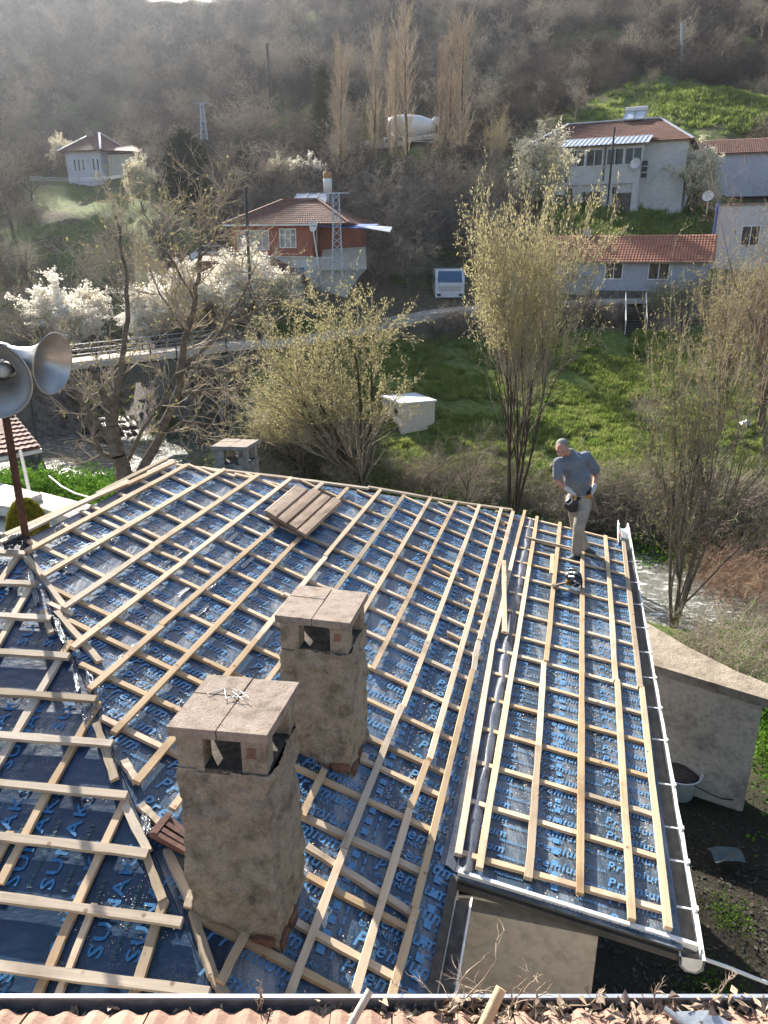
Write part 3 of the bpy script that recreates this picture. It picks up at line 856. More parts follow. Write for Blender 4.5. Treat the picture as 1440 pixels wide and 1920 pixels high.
# --- chimneys ----------------------------------------------------------
def smooth_box(name, corners_b, corners_t, mat, nx=10, nz=22, amp=0.012, seed=0, parent=None, flare=0.0, hole=None):
    """four-sided shaft; corners ordered; rough mortar relief"""
    vs = []; fs = []
    for s_ in range(4):
        b0, b1 = corners_b[s_], corners_b[(s_ + 1) % 4]; t0, t1 = corners_t[s_], corners_t[(s_ + 1) % 4]
        nrm = np.cross(b1 - b0, t0 - b0); nrm /= np.linalg.norm(nrm)
        o = len(vs)
        for i in range(nx + 1):
            for j in range(nz + 1):
                a, c = i / nx, j / nz
                p = (1 - a) * (1 - c) * b0 + a * (1 - c) * b1 + a * c * t1 + (1 - a) * c * t0
                e_ = min(a, 1 - a) * nx
                d = amp * mnoise.noise(Vector(p * 7) + Vector((seed, 0, 0))) + amp * .55 * mnoise.noise(Vector(p * 22)) + amp * .3 * mnoise.noise(Vector(p * 60))
                if e_ < .5: q = Vector(p) ; c_ = sum(corners_b) / 4; dir_ = np.array([p[0] - c_[0], p[1] - c_[1], 0]); dir_ /= np.linalg.norm(dir_); p = p + dir_ * d
                else: p = p + nrm * d
                vs.append(p)
        for i in range(nx):
            for j in range(nz):
                a, c = (i + .5) / nx, (j + .5) / nz
                if hole and hole(s_, a, c): continue
                q = o + i * (nz + 1) + j
                fs.append((q, q + nz + 1, q + nz + 2, q + 1))
    m = MB(); m.add(vs, fs, False)
    return wp(m.build(name, mat), parent)
def chimney(fr, fl, fwd, zbase, ztop, label, seed, brick_base=True, wbot=0.0):
    """fr, fl: front right/left corner (x,y); fwd: depth vector"""
    fr = np.array([*fr, 0.0]); fl = np.array([*fl, 0.0]); fw = np.array([*fwd, 0.0])
    c = (fr + fl + fw) / 2
    ch = empty('chimney', (c[0], c[1], zbase), label, 'chimney')
    def cor(z, k=1.0):
        pts = [fl, fr, fr + fw, fl + fw]
        return [np.array([c[0] + (p[0] - c[0]) * k, c[1] + (p[1] - c[1]) * k, z]) for p in pts]
    zo = ztop - .20
    zm = zbase + (zo - zbase) * .5
    def hole(s_, a, cc): return False
    smooth_box('mortar_shaft', cor(zbase - .25, 1.02), cor(zo, 0.97), M_CHIM, 24, 70, .030, seed, ch)
    # openings at the head: posts at corners, brick showing
    ins = .10
    for i, p in enumerate(cor(zo, .955)):
        d = np.array([c[0] - p[0], c[1] - p[1], 0]); 
        wv_ = (fr - fl) / np.linalg.norm(fr - fl); dv_ = fw / np.linalg.norm(fw)
        sx = 1 if (d @ wv_) > 0 else -1; sy = 1 if (d @ dv_) > 0 else -1
        pw = .14 if i in (0, 3) else .13
        cc = p + wv_ * sx * pw / 2 + dv_ * sy * .055
        M = basis(wv_, (0, 0, 1))
        m = MB(); m.box((cc[0], cc[1], (zo + ztop) / 2 - .005), (pw, .11, ztop - zo + .02), M=M)
        mt = M_CHIM
        o = wp(m.build('cap_post', mt), ch)
        if i == 1:
            wp(MB().box((cc[0] - .012 * wv_[0], cc[1] - .012 * wv_[1], (zo + ztop) / 2 + .02), (pw * .35, .116, (ztop - zo) * .3), M=M).build('brick', M_BRICK), ch)
    # sill rim with mortar lumps
    rim = cor(zo + .006, .955); 
    wp(MB().slab([rim[0], rim[1], rim[2], rim[3]], .03).build('flue_floor', simple('soot', (0.10, 0.085, 0.07), (0.03, 0.025, 0.02), 20, .95)), ch)
    # roof of four concrete slabs
    ov = .014; wv_ = (fr - fl); W = np.linalg.norm(wv_); wv_ /= W; dv_ = fw / np.linalg.norm(fw); Dp = np.linalg.norm(fw)
    o0 = fl - wv_ * ov - dv_ * ov; WW = W + 2 * ov; DD = Dp + 2 * ov
    gap = .004
    for (x0, x1, y0, y1, dz) in ((0, .49, 0, .62, 0), (0, .49, .63, 1, .003), (.50, 1, 0, .45, .001), (.50, 1, .46, 1, -.002)):
        def q(x, y): p = o0 + wv_ * (x * WW) + dv_ * (y * DD); return np.array([p[0], p[1], ztop + .055 + dz])
        wp(MB().slab([q(x0, y0), q(x1 - .004, y0), q(x1 - .004, y1), q(x0, y1)], .055).build('cap_slab', M_CONC), ch)
    if brick_base:
        # exposed bricks at the foot where the mortar has fallen off
        wv2 = (fr - fl) / W
        for j in range(3):
            for i in range(3):
                bz = zbase - .02 + j * .055 - .03 + (0.02 if i == 0 else 0)
                pz = fr - dv_ * .008 - wv2 * (.08 + i * .145 + (.07 if j % 2 else 0))
                if i == 2 and j > 0: continue
                wp(MB().box((pz[0], pz[1], bz), (.12, .03, .045), M=basis(wv2, (0, 0, 1))).build('brick', M_BRICK), ch)
        for j in range(2):
            for i in range(2):
                pz = fr + wv2 * .006 + dv_ * (.07 + i * .15)
                wp(MB().box((pz[0], pz[1], zbase + .03 + j * .055 - .05), (.12, .03, .045), M=basis(dv_, (0, 0, 1))).build('brick', M_BRICK), ch)
    return ch
ch1 = chimney((-.585, 3.13), (-1.075, 3.20), (.10, .46), 8.33, 9.71, 'nearest and largest rough plastered chimney with nails lying on its cap', 3)
ch2 = chimney((-.241, 4.60), (-.749, 4.72), (.105, .47), 8.34, 9.56, 'middle plastered chimney standing behind the nearest one, bare slab cap', 9)
cR = at(462, 850, 10.5); cL = at(399, 850, 10.55)
ch3 = chimney((cR[0], cR[1]), (cL[0], cL[1]), (.10, .45), 8.55, at(430, 838, 10.5)[2] - .055, 'small far chimney beyond the ridge of the stripped roof', 15, False)
# nails on the cap of the near chimney
for i, (a, b) in enumerate([((389, 1301), (421, 1290)), ((421, 1292), (424, 1310)), ((423, 1311), (445, 1302)), ((435, 1292), (462, 1300)), ((434, 1306), (460, 1307)), ((436, 1297), (456, 1312)), ((448, 1294), (466, 1308))]):
    p, q = atz(*a, 9.775 + .002 * i), atz(*b, 9.775 + .003 * i)
    d = (q - p) / np.linalg.norm(q - p)
    t = MB().tube([p, q], .0022, 6).tube([p - d * .002, p], .005, 8).build('nail', M_GALV)
    tag(t, 'steel nail on the cap of the nearest chimney', 'nail', 'nails scattered on the nearest chimney cap')
# --- stack of old boards on the middle slope ---------------------------
stk = empty('board_stack', tuple(pb(560, 965, .06)), 'pile of broad weathered brown boards lying side by side on the battens', 'boards')
top = [pb(495, 955, .15), pb(575, 1002, .15), pb(640, 940, .15), pb(556, 905, .15)]
top = [np.array(p) for p in top]
def bl(a, b): return (1 - a) * (1 - b) * top[0] + a * (1 - b) * top[1] + a * b * top[2] + (1 - a) * b * top[3]
for k, (a0, a1, dz, e0, e1) in enumerate([(0, .31, .0, 0, .95), (.315, .56, .006, -.02, 1.02), (.565, .79, .004, .0, 1.0), (.795, 1.02, .012, -.03, 1.0)]):
    vs = []; n_ = 8
    prof = [(0, -.03), (.12, 0), (.5, .002), (.88, 0), (1.0, -.03)]
    for j in range(n_ + 1):
        for x, h in prof:
            vs.append(bl(a0 + (a1 - a0) * x, e0 + (e1 - e0) * j / n_) + NB * (h + dz + rng.normal(0, .0012)))
    for j in range(n_ + 1):
        for x, h in prof:
            vs.append(bl(a0 + (a1 - a0) * x, e0 + (e1 - e0) * j / n_) + NB * (h * .6 - .028 + dz))
    m = MB(); o_ = (n_ + 1) * 5; fs = []
    for j in range(n_):
        for x in range(4):
            a = j * 5 + x; fs.append((a, a + 1, a + 6, a + 5)); fs.append((o_ + a + 5, o_ + a + 6, o_ + a + 1, o_ + a))
        for x in (0, 4):
            a = j * 5 + x; q = (a, a + 5, o_ + a + 5, o_ + a); fs.append(q if x == 0 else q[::-1])
    for x in range(4):
        fs.append((x, o_ + x, o_ + x + 1, x + 1)); a = n_ * 5 + x; fs.append((a + 1, o_ + a + 1, o_ + a, a))
    m.add(vs, fs, False); wp(m.build('board', M_BOARD), stk)
for k in range(2):
    q = [bl(*c) - NB * (.035 + .03 * k) + U * (.02 * k) for c in ((0.05, 0.02), (.97, .03), (.95, .95), (.06, .93))]
    wp(MB().slab(q, .024).build('board', M_BOARD), stk)
# --- broken red tiles beside the near chimney ---------------------------
ts = empty('tile_stack', tuple(pb(320, 1585, .05)), 'stack of broken red brown roof tiles leaning against the nearest chimney', 'roof tiles')
for k in range(4):
    l_ = .03 + .03 * k
    a, b, c_, d = pb(277 + 3 * k, 1566, l_), pb(352, 1606 - k, l_), pb(352 + 4, 1558, l_), pb(310 + 2 * k, 1528, l_)
    wp(MB().slab([a, b, c_, d], .014).build('roof_tile', M_TILE_D), ts)
    ax = (b - a) / np.linalg.norm(b - a); ay = (d - a) / np.linalg.norm(d - a)
    for s_ in (.02, .30, .62):
        wp(MB().bar(a + (d - a) * (.04 + s_ * .9) + NB * .012, b + (c_ - b) * (.04 + s_ * .9) + NB * .012, .03, .016, NB).build('tile_rib', M_TILE_D), ts)
    wp(MB().bar(a + NB * .014 + ax * .01, d + NB * .014 + ax * .01, .022, .02, NB).build('tile_rib', M_TILE_D), ts)
# ================================================================ ground sheet
az = np.concatenate([np.linspace(-180, -60, 30)[:-1], np.linspace(-60, -40, 30)[:-1], np.linspace(-40, 40, 330)[:-1], np.linspace(40, 60, 30)[:-1], np.linspace(60, 180, 31)[:-1]])
rad = np.concatenate([[0.5], np.geomspace(2, 60, 150), np.geomspace(60.8, 300, 190)[0:], np.geomspace(310, 2500, 30)])
RA, AA = np.meshgrid(rad, np.radians(az), indexing='ij')
PX = (RA * np.sin(AA)).ravel(); PY = (RA * np.cos(AA)).ravel()
PT = np.stack([PX, PY], 1)
PZ = height(PT)
na = len(az); nr = len(rad)
i, j = np.meshgrid(np.arange(nr - 1), np.arange(na), indexing='ij'); i = i.ravel(); j = j.ravel()
F = np.stack([i * na + j, (i + 1) * na + j, (i + 1) * na + (j + 1) % na, i * na + (j + 1) % na], 1)
def ell(P, c, rx, ry, rot=0):
    d = P - np.array(c); c_, s_ = math.cos(rot), math.sin(rot)
    x = (d[:, 0] * c_ + d[:, 1] * s_) / rx; y = (-d[:, 0] * s_ + d[:, 1] * c_) / ry
    return np.clip(1.3 - np.sqrt(x * x + y * y), 0, 1)
def green_mask(P):
    m = np.zeros(len(P))
    def e(px, py, D, rx, ry, a=1, rot=0):
        nonlocal m
        c = at(px, py, D); m = np.maximum(m, a * np.minimum(1, 1.8 * ell(P, c[:2], rx, ry, rot)))
    m = np.maximum(m, sstep(35.5, 38, P[:, 1]) * (1 - sstep(53.5, 55, P[:, 1])) * sstep(-4, -1, P[:, 0]) * (1 - sstep(45, 55, P[:, 0])))
    e(480, 850, 36, 6, 3.5); e(470, 760, 44, 4, 3); e(300, 760, 52, 3, 3, .8); e(140, 900, 33, 9, 2.5, .8); e(60, 640, 58, 6, 4); e(600, 625, 55.5, 6, 1.2)
    e(1320, 225, 114, 17, 8, .62); e(1200, 430, 76, 10, 7, .9); e(600, 235, 114, 14, 5, .8); e(640, 60, 210, 18, 8, .7, .5); e(540, 130, 170, 12, 5, .6, .5)
    e(250, 400, 86, 7, 4, .4); e(560, 260, 108, 14, 4, .5); e(1000, 40, 230, 30, 10, .35); e(750, 6, 250, 30, 12, .5); e(1420, 500, 66, 8, 2); e(1260, 1250, 16, 3, 6, .2)
    e(1340, 920, 34, 7, 2, .8); e(870, 920, 34, 5, 1.6, .9); e(60, 960, 26, 6, 3, .7)
    return m
gm = green_mask(PT)
rock = np.zeros(len(PT))
for (px, py, D, rx, ry) in ((270, 760, 56, 8, 8), (980, 60, 215, 30, 16), (700, 60, 230, 20, 12), (1250, 60, 190, 20, 10), (100, 760, 50, 7, 3)):
    c = at(px, py, D); rock = np.maximum(rock, np.minimum(1, 1.6 * ell(PT, c[:2], rx, ry)))
drv = seg_dist(PT, RIV)
rock = np.maximum(rock, 0.9 * (1 - sstep(4, 7.5, drv)) * sstep(44, 48, PT[:, 1]) * (1 - sstep(58, 66, PT[:, 1])))
wet_shade = np.maximum(.6 * (1 - sstep(3.5, 6.0, drv)) * (PX > -5), .85 * sstep(.5, 2, PX) * (1 - sstep(8.5, 11, PX)) * (1 - sstep(11, 13, PY)) * sstep(-4, -2, PY))  # damp stream banks, plus the house shade painted on the yard ground
gm = np.maximum(gm, .19 * sstep(60, 75, PY))
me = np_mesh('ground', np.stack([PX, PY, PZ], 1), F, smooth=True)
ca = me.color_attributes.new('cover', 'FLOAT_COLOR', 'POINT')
ca.data.foreach_set('color', np.stack([gm, rock, wet_shade, np.ones(len(gm))], 1).astype(np.float32).ravel())
m, nt, b = mat_base('ground_cover')
at_ = N(nt, 'ShaderNodeVertexColor'); at_.layer_name = 'cover'
sp = N(nt, 'ShaderNodeSeparateColor'); nt.links.new(at_.outputs[0], sp.inputs[0])
geo = N(nt, 'ShaderNodeNewGeometry')
n1 = noise_node(nt, 0.35, 8, 0.7, geo.outputs['Position']); n2 = noise_node(nt, 2.5, 6, 0.7, geo.outputs['Position']); n3 = noise_node(nt, 22, 4, 0.75, geo.outputs['Position'])
dirt_ = ramp(nt, n2.outputs[0], [(0.3, (0.075, 0.055, 0.035)), (0.5, (0.14, 0.11, 0.07)), (0.68, (0.20, 0.165, 0.11))])
grass_ = ramp(nt, n2.outputs[0], [(0.3, (0.07, 0.11, 0.028)), (0.5, (0.135, 0.185, 0.048)), (0.7, (0.23, 0.24, 0.085))])
rock_ = ramp(nt, n2.outputs[0], [(0.35, (0.10, 0.095, 0.09)), (0.5, (0.22, 0.20, 0.18)), (0.65, (0.36, 0.33, 0.29))])
sm = N(nt, 'ShaderNodeMath', operation='ADD'); nt.links.new(sp.outputs[0], sm.inputs[0]); nt.links.new(n1.outputs[0], sm.inputs[1])
sm2 = N(nt, 'ShaderNodeMath', operation='MULTIPLY_ADD'); sm2.inputs[1].default_value = 0.5; nt.links.new(n3.outputs[0], sm2.inputs[0]); nt.links.new(sm.outputs[0], sm2.inputs[2])
gf = ramp(nt, sm2.outputs[0], [(0.83, 0.0), (1.08, 1.0)])
c = mix(nt, gf.outputs[0], dirt_.outputs[0], grass_.outputs[0])
rf = N(nt, 'ShaderNodeMath', operation='MULTIPLY_ADD'); nt.links.new(n2.outputs[0], rf.inputs[0]); rf.inputs[1].default_value = 1.0; nt.links.new(sp.outputs[1], rf.inputs[2])
rfr = ramp(nt, rf.outputs[0], [(0.8, 0.0), (1.2, 1.0)])
c = mix(nt, rfr.outputs[0], c, rock_.outputs[0])
c = mix(nt, sp.outputs[2], c, (0.035, 0.033, 0.026))  # dark tint for damp banks and for the painted yard shade
nt.links.new(c, b.inputs['Base Color']); b.inputs['Roughness'].default_value = 0.95; b.inputs['Specular IOR Level'].default_value = 0.15
bump(nt, b, n3.outputs[0], 0.9, 0.12)
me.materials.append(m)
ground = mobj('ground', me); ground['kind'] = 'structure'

# ---------------------------------------------------------------- river
m, nt, b = mat_base('river_water')
geo = N(nt, 'ShaderNodeNewGeometry')
mp = N(nt, 'ShaderNodeMapping'); mp.inputs['Rotation'].default_value = (0, 0, R(25)); mp.inputs['Scale'].default_value = (1, 2.4, 1); nt.links.new(geo.outputs['Position'], mp.inputs[0])
w1 = noise_node(nt, 1.6, 5, 0.65, mp.outputs[0]); w2 = noise_node(nt, 7, 4, 0.7, mp.outputs[0])
foam_glint = ramp(nt, w1.outputs[0], [(0.53, (0.12, 0.125, 0.10)), (0.64, (0.7, 0.71, 0.69))])  # foam patches, whitened in the colour to stand for sun glint
nt.links.new(foam_glint.outputs[0], b.inputs['Base Color'])
b.inputs['Roughness'].default_value = 0.26
ad = N(nt, 'ShaderNodeMath', operation='ADD'); nt.links.new(w1.outputs[0], ad.inputs[0]); nt.links.new(w2.outputs[0], ad.inputs[1])
bump(nt, b, ad.outputs[0], 0.8, 0.09)
vs = []; 
def cat(P, n):
    out = []
    P = [P[0]] + list(P) + [P[-1]]
    for i in range(1, len(P) - 2):
        for k in range(n):
            t = k / n; a, b_, c_, d_ = P[i - 1], P[i], P[i + 1], P[i + 2]
            out.append(0.5 * ((2 * b_) + (-a + c_) * t + (2 * a - 5 * b_ + 4 * c_ - d_) * t * t + (-a + 3 * b_ - 3 * c_ + d_) * t ** 3))
    out.append(P[-1]); return np.array(out)
rc = cat([p for p in RIV], 6)
tn = np.gradient(rc, axis=0); tn /= np.linalg.norm(tn, axis=1)[:, None]; nn_ = np.stack([-tn[:, 1], tn[:, 0]], 1)
zr = 0.0 - 0.0 * rc[:, 0]
W8 = np.linspace(-9.5, 9.5, 9)
vs = np.concatenate([np.column_stack([rc + nn_ * w, zr]) for w in W8]); L_ = len(rc)
f = [(k * L_ + i, k * L_ + i + 1, (k + 1) * L_ + i + 1, (k + 1) * L_ + i) for k in range(8) for i in range(L_ - 1)]
river = mobj('river', np_mesh('river', vs, f, [m], smooth=True)); river['kind'] = 'structure'

# ---------------------------------------------------------------- road, bridge
def strip(name, pts, halfw, lift, mat, kind='structure', skirt=0.25):
    P = cat([np.array(p, dtype=float) for p in pts], 8)
    t = np.gradient(P, axis=0)[:, :2]; t /= np.linalg.norm(t, axis=1)[:, None]; n_ = np.stack([-t[:, 1], t[:, 0]], 1)
    vs = []
    L_ = len(P)
    for w, dz in ((-halfw - .02, -skirt), (-halfw, 0), (0, .03), (halfw, 0), (halfw + .02, -skirt)):
        vs += [(p[0] + q[0] * w, p[1] + q[1] * w, p[2] + lift + dz) for p, q in zip(P, n_)]
    f = [(k * L_ + i, k * L_ + i + 1, (k + 1) * L_ + i + 1, (k + 1) * L_ + i) for k in range(4) for i in range(L_ - 1)]
    o = mobj(name, np_mesh(name, vs, f, [mat])); 
    if kind: o['kind'] = kind
    return o, P
M_ROAD = simple('dusty_road', (0.50, 0.44, 0.36), (0.38, 0.33, 0.27), 1.5, 0.95, 0, 0.4, 0.03)
DZ0 = 0.12
rp = [at(-260, 735, 42), at(-60, 708, 44), at(110, 690, 46.3), at(300, 668, 48.6), at(440, 652, 50.6), at(540, 645, 52), at(640, 626, 54), at(740, 607, 56), at(850, 588, 58), at(1000, 576, 59.3), at(1190, 567, 60), at(1400, 562, 60.5), at(1700, 556, 61)]
road, RPp = strip('road', rp, 1.9, 0.28, M_ROAD)
# upper lane behind the houses where the mixer truck stands
up_ = [at(560, 285, 96), at(700, 268, 98), at(860, 258, 100), at(1000, 250, 104)]
def dense(L, n=14):
    L = [np.array(p)[:2] for p in L]; o = []
    for a, b in zip(L[:-1], L[1:]): o += [a + (b - a) * k / n for k in range(n)]
    o.append(L[-1]); return [(q[0], q[1], hz(q[0], q[1])) for q in o]
strip('road', dense(up_), 2.2, .25, M_ROAD, skirt=.5)
up_ = [at(840, 345, 86), at(930, 338, 87), at(1040, 330, 90)]
strip('path', dense(up_), 1.4, .25, simple('pale_track', (0.5, 0.48, 0.45), None, 2, .9))
# bridge
bridge = empty('bridge', tuple(at(235, 690, 46)), 'concrete road bridge with low metal railings over the stream at left', 'bridge')
bd = at(-60, 708, 44) * 0 + at(-200, 728, 42.6); be = at(452, 651, 50.8)
dv = (be - bd); dv /= np.linalg.norm(dv); pn = np.array([dv[1], -dv[0], 0]); pn /= np.linalg.norm(pn)    # towards camera
M_BR = plaster('bridge_concrete', (0.17, 0.155, 0.135), (0.12, 0.11, 0.095), (0.06, 0.055, 0.05), 1.5, .7, .04)
mb = MB(); dn_ = np.array([0, 0, -.03])
e0, e1 = bd + pn * 2.1 + dn_, be + pn * 2.1 + dn_; f0, f1 = bd - pn * 2.1 + dn_, be - pn * 2.1 + dn_
mb.slab([e0, e1, f1, f0], .55)
wp(mb.build('deck', M_BR), bridge)
mb = MB()
for s_ in (1, -1):
    a = bd + pn * 1.7 * s_ - np.array([0, 0, .75]); c_ = be + pn * 1.7 * s_ - np.array([0, 0, .75])
    mb2 = MB().bar(a, c_, .35, .8); wp(mb2.build('girder', M_BR), bridge)
def pier(p, w, l, ztop, zbot, name='pier'):
    m_ = MB().box((p[0], p[1], (ztop + zbot) / 2), (w, l, ztop - zbot), rz=math.atan2(dv[1], dv[0])); wp(m_.build(name, M_BR), bridge)
pA = at(430, 700, 50.3); pier(pA, 2.2, 4.2, pA[2] + 1.0, -1, 'abutment')
pB = at(355, 720, 49.8); pier(pB + dv * 1.4 + pn * .6, 2.6, .6, pB[2] + .4, -1, 'wing_wall')
pC = at(35, 735, 45.2); pier(pC, 1.2, 4.0, pC[2] + .9, -1)
for s_ in (1, -1):
    o_ = pn * 1.95 * s_
    L_ = np.linalg.norm(be - bd); npst = 12
    for h_ in (1.0, .68, .36):
        a = bd + o_ + np.array([0, 0, h_ + DZ0]); c_ = bd + dv * (L_ * .93) + o_ + np.array([0, 0, h_ + DZ0])
        wp(MB().tube([a, c_], .028, 6).build('handrail', M_DARK if s_ == 1 else M_GALV), bridge)
    for k in range(npst + 1):
        p = bd + dv * (L_ * .93) * k / npst + o_
        wp(MB().bar(p + np.array([0, 0, -.1]), p + np.array([0, 0, 1.08]), .07, .07).build('rail_post', M_DARK), bridge)
# stone facing of the approach bank
M_STONE = plaster('dry_stone', (0.26, 0.23, 0.19), (0.18, 0.155, 0.13), (0.08, 0.07, 0.06), 2.6, 1.0, .12)
# steps down from the road
st = empty('garden_steps', tuple(at(1190, 632, 54)), 'dark metal steps with two thin handrails leading from the road to the garden', 'steps')
a0 = at(1191, 628, 54.2); a1 = at(1190, 575, 57.4)
ns = 11
for k in range(ns):
    t = k / (ns - 1); p = a0 + (a1 - a0) * t
    wp(MB().box((p[0], p[1], p[2]), (1.5, .30, .06)).build('step', M_DARK), st)
for s_ in (-.75, .75):
    wp(MB().bar(a0 + [s_, 0, -.1], a1 + [s_, 0, -.1], .05, .2).build('stringer', M_DARK), st)
    wp(MB().tube([a0 + [s_, 0, 1.0], a1 + [s_, 0, 1.0]], .03, 6).build('handrail', M_WHITE), st)
    for t in (0, .5, 1):
        p = a0 + (a1 - a0) * t; wp(MB().bar(p + [s_, 0, 0], p + [s_, 0, 1.0], .04, .04).build('rail_post', M_WHITE), st)
# ================================================================ houses across the stream
def wallmat(name, c, s=1.0):
    return plaster(name, c, tuple(x * .93 for x in c), tuple(x * .78 for x in c), s, .2, .01)
M_WBLUE = wallmat('bluegrey_wall', (0.42, 0.45, 0.50)); M_WRED = wallmat('red_render', (0.36, 0.13, 0.09)); M_WWHITE = wallmat('white_wall', (0.66, 0.65, 0.63))
M_WCREAM = wallmat('cream_wall', (0.60, 0.57, 0.50)); M_WLIL = wallmat('lilac_wall', (0.58, 0.58, 0.66)); M_FRAME = simple('pvc_frame', (0.8, 0.8, 0.8), None, 3, .4, 0, 0)
M_TIN = simple('ribbed_tin', (0.62, 0.66, 0.70), (0.5, 0.54, 0.58), 2, 0.35, 0.3, 0.05)
M_BLUET = simple('blue_tarp', (0.03, 0.09, 0.36), (0.06, 0.14, 0.42), 3, 0.5, 0, .5)
M_ROOFO = simple('orange_roof_tiles', (0.42, 0.17, 0.095), (0.30, 0.12, 0.075), 1.3, .85, 0, .3, .02)
M_ROOFR = simple('brown_roof_tiles', (0.27, 0.125, 0.085), (0.17, 0.085, 0.065), 1.6, .85, 0, .3, .02)
M_SOLAR = simple('solar_glass', (0.03, 0.05, 0.09), (0.05, 0.08, 0.12), 2, 0.12, 0, 0)
class Frame:
    """local frame of a building: origin, x along the front, y to the back, z up"""
    def __init__(s, o, azdeg):
        s.o = np.array(o, float); a = R(azdeg)
        s.x = np.array([math.sin(a), math.cos(a), 0]); s.y = np.array([-math.cos(a), math.sin(a), 0]); s.z = np.array([0, 0, 1.0])
    def p(s, x, y, z): return s.o + s.x * x + s.y * y + s.z * z
    def M(s): return Matrix((s.x, s.y, s.z)).transposed()
    def box(s, mb, x0, x1, y0, y1, z0, z1):
        return mb.box(s.p((x0 + x1) / 2, (y0 + y1) / 2, (z0 + z1) / 2), (x1 - x0, y1 - y0, z1 - z0), M=s.M())
def window(fr, par, x0, x1, z0, z1, y=0.0, n=2, mat=None, side=None, div=None):
    """pane recessed in a frame on the front wall at depth y"""
    f = MB(); t = .07
    for a, b_, c_, d_ in ((x0, x1, z0, z0 + t), (x0, x1, z1 - t, z1)): fr.box(f, a, b_, y - .05, y + .03, c_, d_)
    for k in range(n + 1):
        xx = x0 + (x1 - x0 - t) * k / n; fr.box(f, xx, xx + t, y - .052, y + .028, z0 + .002, z1 - .002)
    if div: fr.box(f, x0, x1, y - .045, y + .02, z0 + (z1 - z0) * div, z0 + (z1 - z0) * div + .05)
    w = wp(f.build('window', M_FRAME), par)
    g_ = MB(); fr.box(g_, x0 + .02, x1 - .02, y - .022, y - .004, z0 + .02, z1 - .02)
    gl = g_.build('pane', mat or M_GLASS); wp(gl, w)
    return w
def tile_plane(name, a, b, c, d, mat, par, pitch=.22, rows=.34, lab=None):
    """a-b eave, d-c ridge; corrugated courses with a step at each course"""
    a, b, c, d = [np.array(p, float) for p in (a, b, c, d)]
    w = max(np.linalg.norm(b - a), np.linalg.norm(c - d)); h = np.linalg.norm((d + c) / 2 - (a + b) / 2)
    nx = max(4, int(w / pitch) * 2); ny = max(2, int(h / rows))
    nrm = np.cross(b - a, d - a); nrm /= np.linalg.norm(nrm); 
    if nrm[2] < 0: nrm = -nrm
    vs = []; fs = []
    for j in range(ny):
        for (t, up) in ((j / ny, .055), ((j + 1) / ny, .012)):
            for i in range(nx + 1):
                s_ = i / nx; p = (1 - t) * ((1 - s_) * a + s_ * b) + t * ((1 - s_) * d + s_ * c)
                vs.append(p + nrm * (up + (.03 if i % 2 else 0)))
        o = j * 2 * (nx + 1)
        for i in range(nx): fs.append((o + i, o + i + 1, o + nx + 2 + i, o + nx + 1 + i))
    m_ = MB(); m_.add(vs, fs)
    m_.slab([a, b, c, d], .06)
    o = wp(m_.build(name, mat), par)
    if lab: o['label'] = lab
    return o
def gable_house(fr, par, W, D_, H, rise, wm, rm, over=.35, ridge_x=True, base=-1.5):
    m_ = MB(); fr.box(m_, 0, W, 0, D_, base, H)
    # gables
    m_.add([fr.p(0, 0, H), fr.p(0, D_, H), fr.p(0, D_ / 2, H + rise)], [(0, 1, 2)]); m_.add([fr.p(W, 0, H), fr.p(W, D_, H), fr.p(W, D_ / 2, H + rise)], [(0, 1, 2)])
    wp(m_.build('wall', wm), par)
    k = rise / (D_ / 2); e_ = over
    tile_plane('roof', fr.p(-e_, -e_, H - k * e_ + .02), fr.p(W + e_, -e_, H - k * e_ + .02), fr.p(W + e_, D_ / 2, H + rise + .02), fr.p(-e_, D_ / 2, H + rise + .02), rm, par)
    tile_plane('roof', fr.p(W + e_, D_ + e_, H - k * e_ + .02), fr.p(-e_, D_ + e_, H - k * e_ + .02), fr.p(-e_, D_ / 2, H + rise + .02), fr.p(W + e_, D_ / 2, H + rise + .02), rm, par)
def hip_roof(fr, par, x0, x1, y0, y1, H, rise, rm, over=.4, hipx=None, capm=None):
    x0 -= over; x1 += over; y0 -= over; y1 += over; hx = hipx if hipx is not None else (y1 - y0) / 2; ym = (y0 + y1) / 2
    r0, r1 = fr.p(x0 + hx, ym, H + rise), fr.p(x1 - hx, ym, H + rise)
    c = [fr.p(x0, y0, H), fr.p(x1, y0, H), fr.p(x1, y1, H), fr.p(x0, y1, H)]
    tile_plane('roof', c[0], c[1], r1, r0, rm, par); tile_plane('roof', c[2], c[3], r0, r1, rm, par)
    tile_plane('roof', c[1], c[2], r1, r1 + np.array([.001, 0, 0]), rm, par); tile_plane('roof', c[3], c[0], r0, r0 + np.array([.001, 0, 0]), rm, par)
    for a, b_ in ((c[0], r0), (c[1], r1), (c[2], r1), (c[3], r0), (r0, r1)):
        wp(MB().bar(a + [0, 0, .09], b_ + [0, 0, .09], .24, .10).build('ridge_cap', capm or rm), par)
    return c, r0, r1
